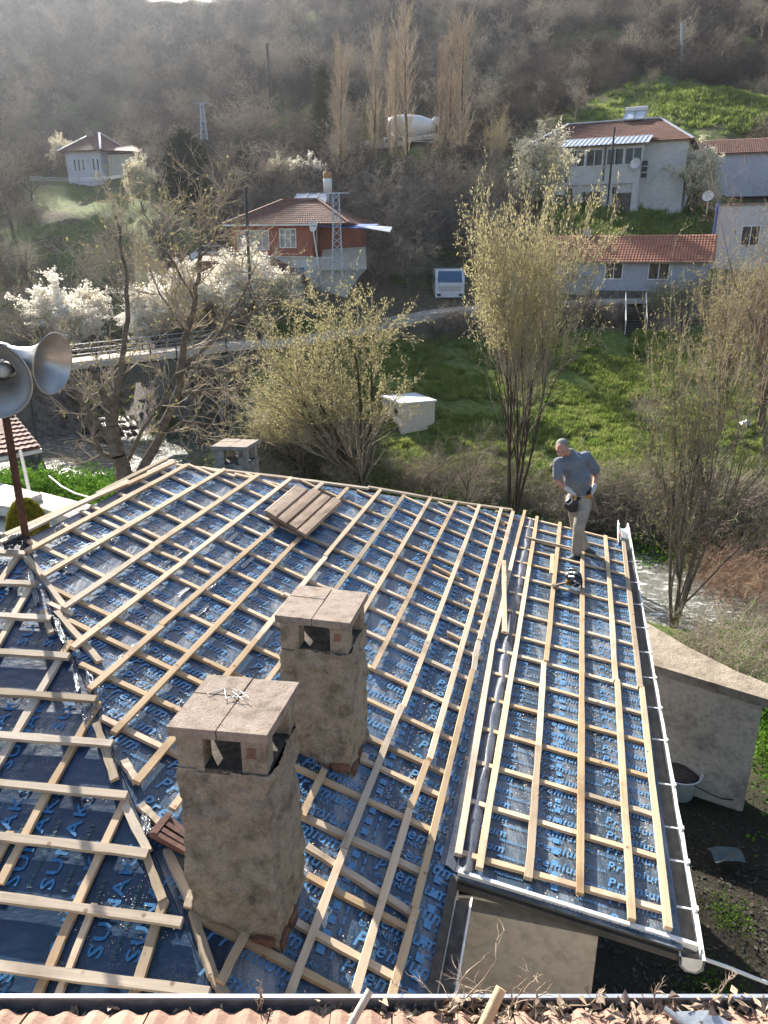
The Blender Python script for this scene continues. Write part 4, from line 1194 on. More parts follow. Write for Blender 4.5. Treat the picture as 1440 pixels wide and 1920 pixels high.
def solar(fr, par_, x, y, z, n=2, w=1.0, lab='rooftop solar water heater', cyl=True, ver=False):
    so = empty('solar_heater', tuple(fr.p(x, y, z)), lab, 'solar heater')
    for k in range(n):
        a, b_, c_, d_ = fr.p(x + k * (w + .08), y, z), fr.p(x + k * (w + .08) + w, y, z), fr.p(x + k * (w + .08) + w, y + 1.5, z + .95), fr.p(x + k * (w + .08), y + 1.5, z + .95)
        wp(MB().slab([a, b_, c_, d_], .09).build('collector', M_TIN if ver else M_SOLAR), so)
        fq = MB()
        for p, q in ((a, b_), (b_, c_), (c_, d_), (d_, a)): fq.bar(p, q, .06, .12)
        wp(fq.build('collector_frame', M_GALV), so)
    if cyl:
        p = fr.p(x - .1, y + 1.75, z + 1.15); q = fr.p(x + n * (w + .08), y + 1.75, z + 1.15)
        wp(MB().tube([p, q], .28, 16).build('tank', M_WHITE), so)
    lg = MB()
    for xx in (x, x + n * (w + .08)):
        lg.bar(fr.p(xx, y + 1.6, z - .8), fr.p(xx, y + 1.6, z + 1.0), .05, .05); lg.bar(fr.p(xx, y, z - .6), fr.p(xx, y, z), .05, .05)
    wp(lg.build('stand', M_GALV), so)
    return so
def dish(p, label, r=.4, face=(-.2, -1, .4)):
    d = empty('satellite_dish', tuple(p), label, 'satellite dish')
    M = Vector(face).to_track_quat('Z', 'Y').to_matrix().to_4x4(); M.translation = Vector(p)
    prof = [(r * t, .22 * r * t * t * 2) for t in (0.01, .25, .5, .75, .9, 1)]
    wp(MB().lathe(prof, 20, M).build('reflector', M_WHITE), d)
    p = Vector(p); f = Vector(face).normalized()
    wp(MB().bar(p, p + f * r * 1.1, .02, .02).build('feed_arm', M_GALV), d)
    wp(MB().bar(p, p - f * .15, .05, .05).bar(p - f * .15, p - f * .15 - Vector((0, 0, 1.2)), .05, .05).build('mast', M_GALV), d)
    return d
# --- blue-grey cottage ------------------------------------------------
o = at(1020, 548, 61); br = at(1306, 535, 62.5)
azh = 113.5
fr = Frame((o[0] - .2, o[1] + 2.2, 9.25), azh); W = float(np.linalg.norm((br - o)[:2]))
h1 = empty('cottage', tuple(fr.p(0, 0, 0)), 'long low blue-grey cottage under an orange tiled roof beside the road', 'house')
gable_house(fr, h1, W, 5.6, 2.45, 1.75, M_WBLUE, M_ROOFO, .4)
for (a, b_) in ((1140, 1171), (1213, 1248)):
    xa = (a - 1020) / 286 * W; xb = (b_ - 1020) / 286 * W
    window(fr, h1, xa, xb, .95, 2.2, y=-.01)
m_ = MB(); fr.box(m_, -.02, W + .02, -.03, .02, -.6, .12); wp(m_.build('plinth', M_STONE), h1)
m_ = MB(); fr.box(m_, 2.9, 3.5, 2.6, 3.2, 3.9, 4.75); wp(m_.build('chimney', M_CREAM if 'M_CREAM' in globals() else M_WCREAM), h1)
m_ = MB(); fr.box(m_, -.4, W + .4, -.47, -.40, 2.18, 2.28); wp(m_.build('fascia_board', M_BOARD), h1)
# low yard wall in front of it
wy = empty('yard_wall', tuple(at(950, 560, 60.5)), 'low grey yard wall in front of the blue-grey cottage, left part', 'wall')
a, b_ = at(905, 556, 61.2), at(1128, 551, 61.6)
wp(MB().bar(a + [0, 0, .5], b_ + [0, 0, .5], .2, 1.6).build('wall_panel', wallmat('grey_wall', (0.40, 0.39, 0.37))), wy)
wp(MB().bar(a + [0, 0, 1.34], b_ + [0, 0, 1.34], .3, .08).build('coping', M_CONC), wy)
# --- white building at the right edge ---------------------------------
fr = Frame(at(1334, 492, 66), azh + 1); fr.o[2] = 11.2
h2 = empty('white_building', tuple(fr.o), 'flat-topped white building cut by the right edge of the photo', 'house')
m_ = MB(); fr.box(m_, 0, 11, 0, 7, -2, 4.6); wp(m_.build('wall', M_WWHITE), h2)
m_ = MB(); fr.box(m_, -.1, 11.1, -.1, 7.1, 4.6, 4.75); wp(m_.build('roof', M_CONC), h2)
window(fr, h2, 1.95, 3.35, 1.5, 3.05, y=-.01)
m_ = MB(); m_.tube([fr.p(-.12, -.1, 4.9), fr.p(-.12, -.1, -1)], .09, 8); wp(m_.build('drainpipe', M_BLUET), h2)
dish(fr.p(-.9, -.1, 5.3), 'white satellite dish on the left corner of the flat-topped white building', .45, (-.7, -1, .5))
# --- big white farmhouse up the slope ---------------------------------
A = at(1062, 362, 83.5); B = at(1202, 366, 83.5)
fr = Frame((A[0] - 4.6, A[1] + 4.0, 17.5), 115)
h3 = empty('farmhouse', tuple(fr.o), 'big white farmhouse with brown tiled roof and tin veranda awning up the slope at right', 'house')
m_ = MB(); fr.box(m_, 1.0, 17.0, 0, 8, -2, 5.1); wp(m_.build('wall', M_WWHITE), h3)
m_ = MB(); fr.box(m_, 4.1, 13.0, -2.0, .0, -2, 4.7); wp(m_.build('veranda_wall', M_WWHITE), h3)
c_, r0, r1 = hip_roof(fr, h3, 1.0, 17.0, 0, 8, 5.1, 2.6, M_ROOFR, .45, 3.8, M_TIN)
aw = MB(); na_ = 22
for k in range(na_):
    x = 3.6 + 10.0 * k / na_
    aw.slab([fr.p(x, -2.7, 4.75), fr.p(x + 10.0 / na_, -2.7, 4.75), fr.p(x + 10.0 / na_, .3, 5.75), fr.p(x, .3, 5.75)], .04)
    aw.bar(fr.p(x, -2.7, 4.78), fr.p(x, .3, 5.78), .07, .07)
wp(aw.build('awning', M_TIN), h3)
for k in range(4): window(fr, h3, 5.9 + k * 1.75 + (.25 if k > 1 else 0), 7.55 + k * 1.75 + (.25 if k > 1 else 0), 2.9, 4.45, y=-2.01)
for k in range(2): 
    m_ = MB(); fr.box(m_, 5.75 + 3.7 * k, 5.87 + 3.7 * k, -2.08, -1.99, 1.5, 4.6); wp(m_.build('post', M_DARK), h3)
for x in (4.2, 8.6): 
    m_ = MB(); fr.box(m_, x + 1.6, x + 2.3, -2.03, -1.97, .3 + 0.0, .9 + 0.0); wp(m_.build('small_window', M_GLASS), h3)
for x in (4.1, 7.0, 10.0, 12.4): 
    m_ = MB(); fr.box(m_, x, x + .5, -2.14, -2.0, -2, 1.2); wp(m_.build('pilaster', M_WWHITE), h3)
m_ = MB(); fr.box(m_, 4.1, 13.0, -2.16, -2.0, 1.2, 1.5); wp(m_.build('ledge', M_WWHITE), h3)
for k, x in enumerate((4.75, 7.6, 10.6)): 
    m_ = MB(); fr.box(m_, x, x + 1.9, -2.04, -1.99, -2, .35 + .2 * (k % 2)); wp(m_.build('bare_masonry', M_STONE), h3)
fs_ = Frame(fr.p(13.0, -1.9, 0), math.degrees(math.atan2(fr.y[0], fr.y[1])))
for k in range(2): window(fs_, h3, .2 + k * .85, .95 + k * .85, 2.9, 4.45, y=-.01, n=1)
m_ = MB(); 
for k in range(3): fr.box(m_, 13.1, 13.6, -1.9, -1.6, 1.7 + .55 * k, 2.1 + .55 * k)
wp(m_.build('vent_box', M_DARK), h3)
m_ = MB(); m_.tube([fr.p(10.4, -3.4, -2), fr.p(10.4, -3.4, 6.1)], .1, 8)
tag(m_.build('utility_pole', M_DARK), 'dark wooden pole directly in front of the farmhouse veranda', 'pole')
solar(fr, h3, 10.0, 3.6, 7.75, 2, 1.0, 'solar water heater with white tank on the farmhouse roof ridge', True, True)
dish(fr.p(12.6, -2.4, 2.9), 'pale satellite dish on the farmhouse veranda corner', .5, (-.8, -1, .3))
# annexe to the right
fr = Frame(at(1262, 330, 90), 108); fr.o[2] = 19.5
h4 = empty('farm_annexe', tuple(fr.o), 'low white annexe with brown tiled roof right of the big farmhouse, partly hidden by blossom', 'house')
gable_house(fr, h4, 16, 6, 3.0, 1.5, M_WLIL, M_ROOFR, .5)
# orange-brown shed
fr = Frame(at(1345, 395, 76), azh); fr.o[2] = 13.8
hs_ = empty('wooden_shed', tuple(fr.o), 'small rusty brown shed behind the flat-topped white building', 'shed')
m_ = MB(); fr.box(m_, 0, 8, 0, 3, -1, 2.2); wp(m_.build('wall', simple('rusty_board', (0.30, 0.12, 0.05), (0.2, 0.09, 0.05), 2, .9, stretch=(6, 6, 1))), hs_)
m_ = MB(); m_.slab([fr.p(-.3, -.4, 2.3), fr.p(8.3, -.4, 2.3), fr.p(8.3, 3.3, 2.7), fr.p(-.3, 3.3, 2.7)], .08); wp(m_.build('roof', M_GALV), hs_)
# --- red house in the middle ------------------------------------------
A = at(443, 512, 61); B = at(575, 518, 60)
fr = Frame((A[0], A[1] + .8, 10.4), 103)
h5 = empty('red_house', tuple(fr.o), 'two-storey house, brick red above and white below, under a brown tiled hip roof', 'house')
Wr = 6.15
m_ = MB(); fr.box(m_, -.3, Wr + 2.6, 0, 6.5, -2, 1.45); wp(m_.build('lower_wall', M_WWHITE), h5)
m_ = MB(); fr.box(m_, -.35, Wr + .1, -.06, 6.5, 1.452, 3.8); fr.box(m_, Wr + .1, Wr + 2.6, 1.6, 6.5, 1.452, 3.7); wp(m_.build('upper_wall', M_WRED), h5)
m_ = MB(); fr.box(m_, -.4, Wr + .15, -.12, -.05, 1.40, 1.52); wp(m_.build('string_course', M_WCREAM), h5)
hip_roof(fr, h5, -.3, Wr + 2.6, 0, 6.5, 3.8, 1.9, M_ROOFR, .5, 3.6, M_ROOFR)
window(fr, h5, .1, 2.75, 1.95, 3.4, y=-.07, n=5, mat=M_CURT)
window(fr, h5, 3.6, 4.95, 2.1, 3.5, y=-.07, n=3, mat=M_CURT, div=.66)
window(fr, h5, 4.0, 5.6, -.55, .75, y=-.01, n=3, mat=M_CURT)
window(fr, h5, 1.5, 2.6, -.4, .6, y=-.01, n=2, mat=M_CURT)
m_ = MB(); m_.tube([fr.p(Wr + .2, -.3, 3.7), fr.p(Wr + .9, -.35, -1.2)], .06, 8); wp(m_.build('drainpipe', M_WHITE), h5)
m_ = MB(); fr.box(m_, -.8, Wr + .5, -.62, -.50, 3.68, 3.80); wp(m_.build('gutter', M_WHITE), h5)
tr_ = MB()
for k in range(9):
    x = Wr + .3 + k * .5; tr_.slab([fr.p(x, -.6, 3.66 - .03 * k + .06 * (k % 2)), fr.p(x + .5, -.6, 3.66 - .03 * k), fr.p(x + .5, 2.0, 3.85), fr.p(x, 2.0, 3.85)], .03)
tag(tr_.build('tarp', M_BLUET), 'blue tarpaulin and tin sheets over the side porch of the red house', 'tarp')
tn_ = MB().slab([fr.p(Wr + 4.3, -.9, 3.5), fr.p(Wr + 6.2, -.5, 3.2), fr.p(Wr + 6.0, 1.3, 3.6), fr.p(Wr + 4.2, 1.5, 3.75)], .03)
tag(tn_.build('tin_sheet', M_TIN), 'pale tin sheet sticking out right of the blue tarpaulin', 'sheet')
tn_ = MB().slab([fr.p(Wr + .9, -1.2, .5), fr.p(Wr + 4.6, -1.2, .6), fr.p(Wr + 4.0, .9, 2.2), fr.p(Wr + .6, .9, 2.0)], .05)
tag(tn_.build('lean_to_roof', M_ROAD), 'grey brown corrugated lean-to roof beside the red house', 'lean-to')
dish(fr.p(Wr + .5, -.6, 3.6), 'satellite dish on the corner of the red house under its eave', .42, (-.9, -1, .3))
solar(fr, h5, 3.6, 3.0, 5.3, 3, .85, 'bright solar collectors on the red house roof', False, True)
vt = empty('water_barrel', tuple(fr.p(6.3, 4.0, 5.6)), 'upright rusty and white barrel above the solar collectors of the red house', 'barrel')
wp(MB().lathe([(.02, .0), (.34, 0), (.34, .95), (.30, 1.0)], 16, Matrix.Translation(Vector(fr.p(6.3, 4.0, 6.3)))).build('barrel_body', M_WHITE), vt)
wp(MB().lathe([(.30, 0.0), (.33, .05), (.33, .42), (.28, .5), (.02, .52)], 16, Matrix.Translation(Vector(fr.p(6.3, 4.0, 7.28)))).build('barrel_lid', simple('rusty_tan', (0.42, 0.25, 0.10), None, 5, .8)), vt)
wp(MB().bar(fr.p(6.3, 4.0, 5.2), fr.p(6.3, 4.0, 6.3), .2, .2).build('stand', M_GALV), vt)
# --- low tiled house in front of it -----------------------------------
A = at(372, 580, 58.5)
fr = Frame((A[0], A[1], 8.0), 98)
h6 = empty('low_house', tuple(fr.o), 'old low house with brown tiled roof behind the white blossom', 'house')
m_ = MB(); fr.box(m_, 0, 7.6, 0, 4.5, -2, 2.1); wp(m_.build('wall', M_WCREAM), h6)
hip_roof(fr, h6, 0, 7.6, 0, 4.5, 2.1, 1.5, M_ROOFR, .5, 2.6, M_TILE_D)
m_ = MB(); fr.box(m_, 1.2, 1.8, 2.0, 2.5, 2.8, 4.2); wp(m_.build('chimney', M_BRICK), h6)
window(fr, h6, 5.6, 6.5, .7, 1.6, y=-.01)
# brick annexe left of the red house
fr = Frame(at(372, 520, 62), 95); fr.o[2] = 9.8
h7 = empty('brick_annexe', tuple(fr.o), 'small red brick annexe left of the red house', 'shed')
m_ = MB(); fr.box(m_, 0, 3.4, 0, 3, -1.5, 1.7); wp(m_.build('wall', M_BRICK), h7)
window(fr, h7, 1.2, 2.1, .3, 1.2, y=-.01)
m_ = MB().slab([fr.p(-.3, -.3, 1.75), fr.p(3.7, -.3, 1.75), fr.p(3.7, 3.2, 2.3), fr.p(-.3, 3.2, 2.3)], .1); wp(m_.build('roof', M_TILE_D), h7)
# --- far left lilac house ---------------------------------------------
fr = Frame(at(130, 347, 99), 108); fr.o[2] = 20.6
h8 = empty('hillside_house', tuple(fr.o), 'far pale lilac house with steep hip roof on the hillside at left', 'house')
m_ = MB(); fr.box(m_, 0, 4.9, 0, 6, -3, 3.1); wp(m_.build('wall', M_WLIL), h8)
hip_roof(fr, h8, 0, 4.9, 0, 6, 3.1, 2.3, M_ROOFR, .6, 2.6, M_TIN)
for k, x in enumerate((1.0, 1.6, 2.2, 3.7, 4.3)): window(fr, h8, x, x + .42, .9, 2.3, y=-.01, n=1)
m_ = MB(); fr.box(m_, 5.2, 9.0, 1.0, 6, -3, 2.7); wp(m_.build('side_wing', M_WCREAM), h8)
m_ = MB().slab([fr.p(5.3, .3, 3.2), fr.p(9.6, .3, 2.9), fr.p(9.6, 6.2, 2.9), fr.p(5.3, 6.2, 4.4)], .12); wp(m_.build('wing_roof', M_ROOFR), h8)
m_ = MB(); fr.box(m_, 1.6, 2.6, 2.2, 3.0, 3.6, 5.6); wp(m_.build('chimney', M_CONC), h8)
# --- tin sheds / cars near the river at left --------------------------
def car(p, azd, body, label, h=1.45):
    fr_ = Frame(p, azd); c = empty('parked_car', tuple(p), label, 'car')
    prof = [(-2.0, .35), (-2.05, .8), (-1.7, .92), (-1.05, h), (.55, h), (1.2, .95), (2.0, .85), (2.1, .45), (2.05, .3)]
    m_ = MB(); n_ = len(prof)
    L_ = [fr_.p(x, -.8, z) for x, z in prof]; R_ = [fr_.p(x, .8, z) for x, z in prof]
    m_.add(L_ + R_, [tuple(range(n_)), tuple(range(2 * n_ - 1, n_ - 1, -1))] + [(i, (i + 1) % n_, n_ + (i + 1) % n_, n_ + i) for i in range(n_)])
    wp(m_.build('body', body), c)
    m_ = MB(); m_.slab([fr_.p(-1.6, -.81, .96), fr_.p(-1.05, -.81, h - .08), fr_.p(.5, -.81, h - .08), fr_.p(1.1, -.81, .98)], .02)
    m_.add([fr_.p(1.15, -.7, .99), fr_.p(.6, -.7, h - .03), fr_.p(.6, .7, h - .03), fr_.p(1.15, .7, .99)], [(0, 1, 2, 3)])
    wp(m_.build('windows', M_GLASS), c)
    for x in (-1.3, 1.35):
        for y in (-.75, .75):
            m_ = MB(); m_.tube([fr_.p(x, y - .1, .3), fr_.p(x, y + .1, .3)], .32, 14); wp(m_.build('wheel', M_BLACK), c)
    return c
M_CARW = simple('white_car_paint', (0.7, 0.72, 0.74), None, 2, .25, 0, 0); M_CARB = simple('dark_car_paint', (0.02, 0.025, 0.05), None, 2, .25, 0, 0)
q = at(408, 492, 66); car((q[0], q[1], q[2] - .1), 100, M_CARW, 'white car parked left of the red house, only its roof showing')
q = at(285, 612, 61); car((q[0], q[1], max(6.2, hz(q[0], q[1])) + .05), 95, M_CARB, 'dark car parked between the two blossoming trees beyond the bridge')
q = at(165, 615, 64); car((q[0], q[1], hz(q[0], q[1]) + .05), 80, M_CARB, 'dark car half hidden under the leftmost blossoming tree')
fr = Frame(at(252, 566, 58), 92); fr.o[2] = 8.3
ts_ = empty('tin_shed', tuple(fr.o), 'small shed with pale blue tin roof between the blossoming trees', 'shed')
m_ = MB(); fr.box(m_, 0, 3.0, 0, 2.5, -1.5, .75); wp(m_.build('wall', M_BOARD), ts_)
m_ = MB().slab([fr.p(-.2, -.3, .7), fr.p(3.1, -.3, .9), fr.p(3.3, 2.6, 1.5), fr.p(0, 2.6, 1.3)], .05); wp(m_.build('roof', simple('pale_blue_tin', (0.16, 0.21, 0.30), None, 2, .6, .0)), ts_)
q = at(212, 596, 57)
m_ = MB().slab([q, q + [2.4, 0, .1], q + [2.6, 1.6, .35], q + [.2, 1.6, .3]], .05)
tag(m_.build('tin_sheet', M_ROAD), 'pale sheet roof edge left of the middle blossoms', 'sheet')
# bin by the road
q = at(547, 590, 56.5); bn = empty('waste_bin', tuple(q - [0, 0, .7]), 'dark green waste container by the road left of the willow', 'bin')
wp(MB().box(q, (1.1, .8, 1.0)).build('bin_body', simple('dark_green_bin', (0.02, 0.05, 0.04), None, 3, .5)), bn)
wp(MB().box(q + [0, 0, .56], (1.2, .9, .1)).build('lid', M_DARK), bn)
# --- white truck --------------------------------------------------------
T = at(843, 566, 63.5); fr = Frame((T[0] - 1.2, T[1], T[2] - .1), 86)
tk = empty('truck', tuple(fr.p(1.2, 0, 0)), 'white truck parked nose-on beside the road behind the willow', 'truck')
m_ = MB()
pr_f = [(.0, .55), (0.0, 1.55), (.25, 2.65), (1.7, 2.7), (1.7, .55)]
LL = [fr.p(.0, y, z) for y, z in pr_f]; RR = [fr.p(2.4, y, z) for y, z in pr_f]; n_ = 5
m_.add(LL + RR, [tuple(range(n_)), tuple(range(2 * n_ - 1, n_ - 1, -1))] + [(i, (i + 1) % n_, n_ + (i + 1) % n_, n_ + i) for i in range(n_)])
wp(m_.build('cab', M_CARW), tk)
m_ = MB(); m_.add([fr.p(.2, -.02, 1.62), fr.p(2.2, -.02, 1.62), fr.p(2.15, .17, 2.5), fr.p(.25, .17, 2.5)], [(0, 1, 2, 3)]); wp(m_.build('windscreen', simple('blue_glass', (0.03, 0.10, 0.22), None, 2, .1, 0, 0)), tk)
m_ = MB(); fr.box(m_, .3, 2.1, -.04, 0, .95, 1.35); wp(m_.build('grille', M_GALV), tk)
m_ = MB(); fr.box(m_, 0, 2.4, -.12, .1, .45, .8); wp(m_.build('bumper', M_CARW), tk)
for x in (.15, 1.95): 
    m_ = MB(); fr.box(m_, x, x + .3, -.14, -.1, .55, .75); wp(m_.build('headlight', M_GLASS), tk)
for x in (-.25, 2.42): 
    m_ = MB(); fr.box(m_, x, x + .22, .1, .18, 1.6, 2.2); wp(m_.build('mirror', M_BLACK), tk)
for x in (.2, 2.2):
    for y in (.7, 4.6): 
        m_ = MB(); m_.tube([fr.p(x - .15, y, .5), fr.p(x + .15, y, .5)], .5, 16); wp(m_.build('wheel', M_BLACK), tk)
m_ = MB(); fr.box(m_, .0, 2.4, 1.9, 6.2, 1.0, 2.2); wp(m_.build('cargo_bed', M_GALV), tk)
# --- mixer truck up the lane ---------------------------------------------
q = at(735, 262, 97); fr = Frame((q[0], q[1], hz(q[0], q[1]) + .4), 90)
mx = empty('mixer_truck', tuple(fr.p(3, 0, 0)), 'white concrete mixer drum truck parked up the slope behind the poplars', 'truck')
M = fr.M().to_4x4(); M.translation = Vector(fr.p(-.5, 1, 2.3)); M = M @ Matrix.Rotation(R(90), 4, 'Y') @ Matrix.Rotation(R(2), 4, 'X')
wp(MB().lathe([(.05, 0), (.8, .1), (1.15, .9), (1.2, 2.6), (1.05, 3.9), (.6, 5.4), (.45, 5.6)], 28, M).build('drum', simple('drum_paint', (0.72, 0.74, 0.76), (0.62, 0.64, 0.66), 1, .35, 0, 0)), mx)
M2 = fr.M().to_4x4(); M2.translation = Vector(fr.p(5.15, .2, 2.75)); M2 = M2 @ Matrix.Rotation(R(75), 4, 'X')
wp(MB().lathe([(.01, .12), (.42, .1), (.46, 0), (.46, -.25)], 20, M2).build('hopper', M_WHITE), mx)
m_ = MB(); fr.box(m_, 5.6, 7.4, 0, 2.2, .6, 2.9); wp(m_.build('cab', M_CARB), mx)
m_ = MB(); fr.box(m_, -1, 6, .3, 1.7, .7, 1.0)
for k in range(3): fr.box(m_, 2.6, 4.8, -.1, 0, .45 + .3 * k, .53 + .3 * k)
wp(m_.build('chassis', M_WHITE), mx)
for x in (-.3, .9, 4.6, 6.4):
    m_ = MB(); m_.tube([fr.p(x, .1, .5), fr.p(x, .4, .5)], .5, 14); wp(m_.build('wheel', M_BLACK), mx)
# --- poles, pylons, wires --------------------------------------------------
def lattice(base, h, w0, w1, label, mat, nlev=10, cross=True):
    py = empty('lattice_pylon', tuple(base), label, 'pylon'); base = Vector(base)
    for sx, sy in ((1, 1), (1, -1), (-1, -1), (-1, 1)):
        wp(MB().bar(base + Vector((sx * w0, sy * w0, 0)), base + Vector((sx * w1, sy * w1, h)), .06, .06).build('leg', mat), py)
    br_ = MB()
    for k in range(nlev):
        t0, t1 = k / nlev, (k + 1) / nlev; a, b_ = w0 + (w1 - w0) * t0, w0 + (w1 - w0) * t1
        for (s1, s2) in (((1, 1), (1, -1)), ((1, -1), (-1, -1)), ((-1, -1), (-1, 1)), ((-1, 1), (1, 1))):
            u_, v_ = (s1, s2) if k % 2 else (s2, s1)
            br_.bar(base + Vector((u_[0] * a, u_[1] * a, h * t0)), base + Vector((v_[0] * b_, v_[1] * b_, h * t1)), .04, .04)
    o_ = wp(br_.build('bracing', mat), py)
    if cross: wp(MB().bar(base + Vector((-.9, 0, h)), base + Vector((.9, 0, h)), .08, .08).build('crossarm', mat), py)
    return py
q = at(633, 515, 57); pyb = (q[0], q[1], q[2] - .3); hp = at(629, 362, 57)[2] - pyb[2]
M_PYL = simple('painted_steel', (0.45, 0.50, 0.56), None, 3, .5, .3, 0)
lattice(pyb, hp, .38, .2, 'grey lattice electricity pylon in front of the red house', M_PYL, 12)
q = at(383, 262, 96); lattice((q[0], q[1], q[2]), at(375, 193, 96)[2] - q[2], .35, .16, 'small pale lattice pylon on the slope above the dark conifer', M_PYL, 9)
q = at(508, 215, 125); wpole = MB().tube([q, at(500, 82, 125)], .22, 8).build('utility_pole', M_DARK)
tag(wpole, 'tall dark wooden power pole on the ridge left of the poplars', 'pole')
q = at(1281, 152, 140); tag(MB().tube([q + [0, 0, -2], at(1278, 42, 140)], .18, 8).build('steel_mast', M_GALV), 'thin pale mast on the hillside above the farmhouse', 'mast')
q = at(466, 500, 50); tag(MB().tube([at(470, 560, 50), at(460, 350, 50)], .10, 8).build('utility_pole', M_DARK), 'slim dark pole in front of the red house', 'pole')
def sag(a, b_, s_, n=14): return [a + (b_ - a) * (i / n) - np.array([0, 0, s_ * 4 * (i / n) * (1 - i / n)]) for i in range(n + 1)]
tp = at(629, 366, 57)
M_WIRE = simple('wire', (0.10, 0.10, 0.11), None, 3, .6, 0, 0)
for k in range(4):
    a = tp + [-.6 + .4 * k, 0, -.35 * k]
    w_ = MB().tube(sag(a, at(-160, 500 + 24 * k, 50), .6), .011, 4).build('power_line', M_WIRE); tag(w_, 'power line running left from the grey lattice pylon', 'wire', 'power lines left of the pylon')
    w_ = MB().tube(sag(a, at(1600, 395 + 16 * k, 75), 1.0), .011, 4).build('power_line', M_WIRE); tag(w_, 'power line running right from the grey lattice pylon', 'wire', 'power lines right of the pylon')
for k in range(3):
    a, b_ = at(57, 331 + 3 * k, 70), at(230, 328 + 2 * k, 90)
    w_ = MB().tube(sag(a, b_, .2), .025, 4).build('power_line', M_WHITE); tag(w_, 'pale wire shining in front of the lilac hillside house', 'wire', 'shining wires at left')
# --- white pump hut in the garden ------------------------------------------
A = at(753, 806, 42.0); B = at(815, 783, 42.9)
fr = Frame((A[0], A[1], A[2] - .1), math.degrees(math.atan2(B[0] - A[0], B[1] - A[1])))
hu = empty('pump_hut', tuple(fr.o), 'small whitewashed flat-roofed hut standing in the green garden', 'hut')
M_HUT = wallmat('whitewash_block', (0.66, 0.60, 0.52), 2)
Wh = float(np.linalg.norm((B - A)[:2]))
m_ = MB(); fr.box(m_, 0, Wh, 0, 2.6, -.8, 1.55); wp(m_.build('wall', M_HUT), hu)
m_ = MB(); fr.box(m_, -.08, Wh + .08, -.08, 2.68, 1.55, 1.66); wp(m_.build('roof', wallmat('hut_slab', (0.62, 0.66, 0.68), 2)), hu)
fs_ = Frame(fr.p(0, 2.6, 0), math.degrees(math.atan2(-fr.y[0], -fr.y[1]))) 
m_ = MB(); fs_.box(m_, 1.7, 2.1, -.02, .05, .85, 1.2); wp(m_.build('vent', M_BLACK), hu)
q = at(1398, 800, 42); bg_ = MB()
for k in range(7): bg_.lathe([(.02, -.12), (.16, -.06), (.2, .06), (.12, .18), (.01, .22)], 9, Matrix.Translation(Vector((q[0] + (k % 3) * .14 - .1, q[1] + (k // 3) * .12, hz(q[0], q[1]) + .22 + .07 * ((k * 5) % 3)))))
tag(bg_.build('white_sack', M_WHITE), 'crumpled white sack lying on the garden soil at right', 'sack')
q = at(1042, 820, 37); lm = MB().lathe([(.01, -.2), (.16, -.14), (.2, 0), (.14, .14), (.01, .2)], 12, Matrix.Translation(Vector((q[0], q[1], hz(q[0], q[1]) + .25))))
tag(lm.build('garden_stone', M_CONC), 'round brown stone on the garden bank just behind the man', 'stone')
# --- right neighbour wall with slab top ------------------------------------
nb_ = empty('outbuilding', tuple(atz(1330, 1400, 4.5)), 'flat-topped beige outbuilding with stained wall beside the stream at lower right', 'outbuilding')
zt = 5.2
tl, tr2 = atz(1226, 1247, zt), atz(1470, 1318, zt)
bl_, br2 = atz(1212, 1168, zt), atz(1500, 1305, zt)
wdir = (tr2 - tl); wdir /= np.linalg.norm(wdir); wn_ = np.array([-wdir[1], wdir[0], 0])
poly = [tl - wdir * 3, tl, atz(1442, 1312, zt), atz(1446, 1284, zt), atz(1380, 1258, zt), atz(1290, 1213, zt), atz(1214, 1168, zt), atz(1214, 1168, zt) - wdir * 3]
wp(MB().prism([(p[0], p[1]) for p in poly], zt - .16, zt).build('roof_slab', plaster('dirty_slab', (0.42, 0.36, 0.29), (0.33, 0.28, 0.22), (0.2, 0.16, 0.12), 3, .8, .04)), nb_)
wr_ = atz(1432, 1312, zt); ins_ = [tl - wdir * 2.9 + wn_ * .08, wr_ + wn_ * .08, atz(1436, 1286, zt), atz(1290, 1219, zt), atz(1216, 1176, zt) - wdir * .1, atz(1216, 1176, zt) - wdir * 2.9]
wp(MB().prism([(p[0], p[1]) for p in ins_], 1.5, zt - .16).build('wall', M_WALLR), nb_)
for k in range(4):
    za = 4.15 - k * .36; a = tl + wn_ * .075 - wdir * 1.2; b_ = tl + wdir * .98 + wn_ * .075
    wp(MB().bar(np.array([a[0], a[1], za - .17]), np.array([b_[0], b_[1], za - .17]), .02, .345).build('wall_panel', M_BEIGE), nb_)
# tub with soil
q = atz(1270, 1462, 3.15); tb = empty('plant_tub', (q[0], q[1], 2.9), 'round white tub of dark soil standing by the outbuilding wall', 'tub')
wp(MB().lathe([(.02, 2.9), (.30, 2.9), (.38, 3.35), (.41, 3.36), (.40, 3.38), (.36, 3.33), (.30, 3.0)], 24, Matrix.Translation(Vector((q[0], q[1], 0)))).build('pot', M_WHITE), tb)
wp(MB().lathe([(.36, 3.28), (.25, 3.36), (.1, 3.42), (.0, 3.44)], 18, Matrix.Translation(Vector((q[0], q[1], 0)))).build('soil', simple('dark_soil', (0.10, 0.07, 0.055), (0.04, 0.03, 0.025), 20, 1)), tb)
hs2 = [atz(1300, 1472, 3.3), atz(1330, 1488, 3.2), atz(1355, 1498, 3.1), atz(1400, 1502, 3.06)]
tag(MB().tube(hs2, .012, 6).build('hose', M_BLACK), 'thin black hose trailing away from the white tub', 'hose')
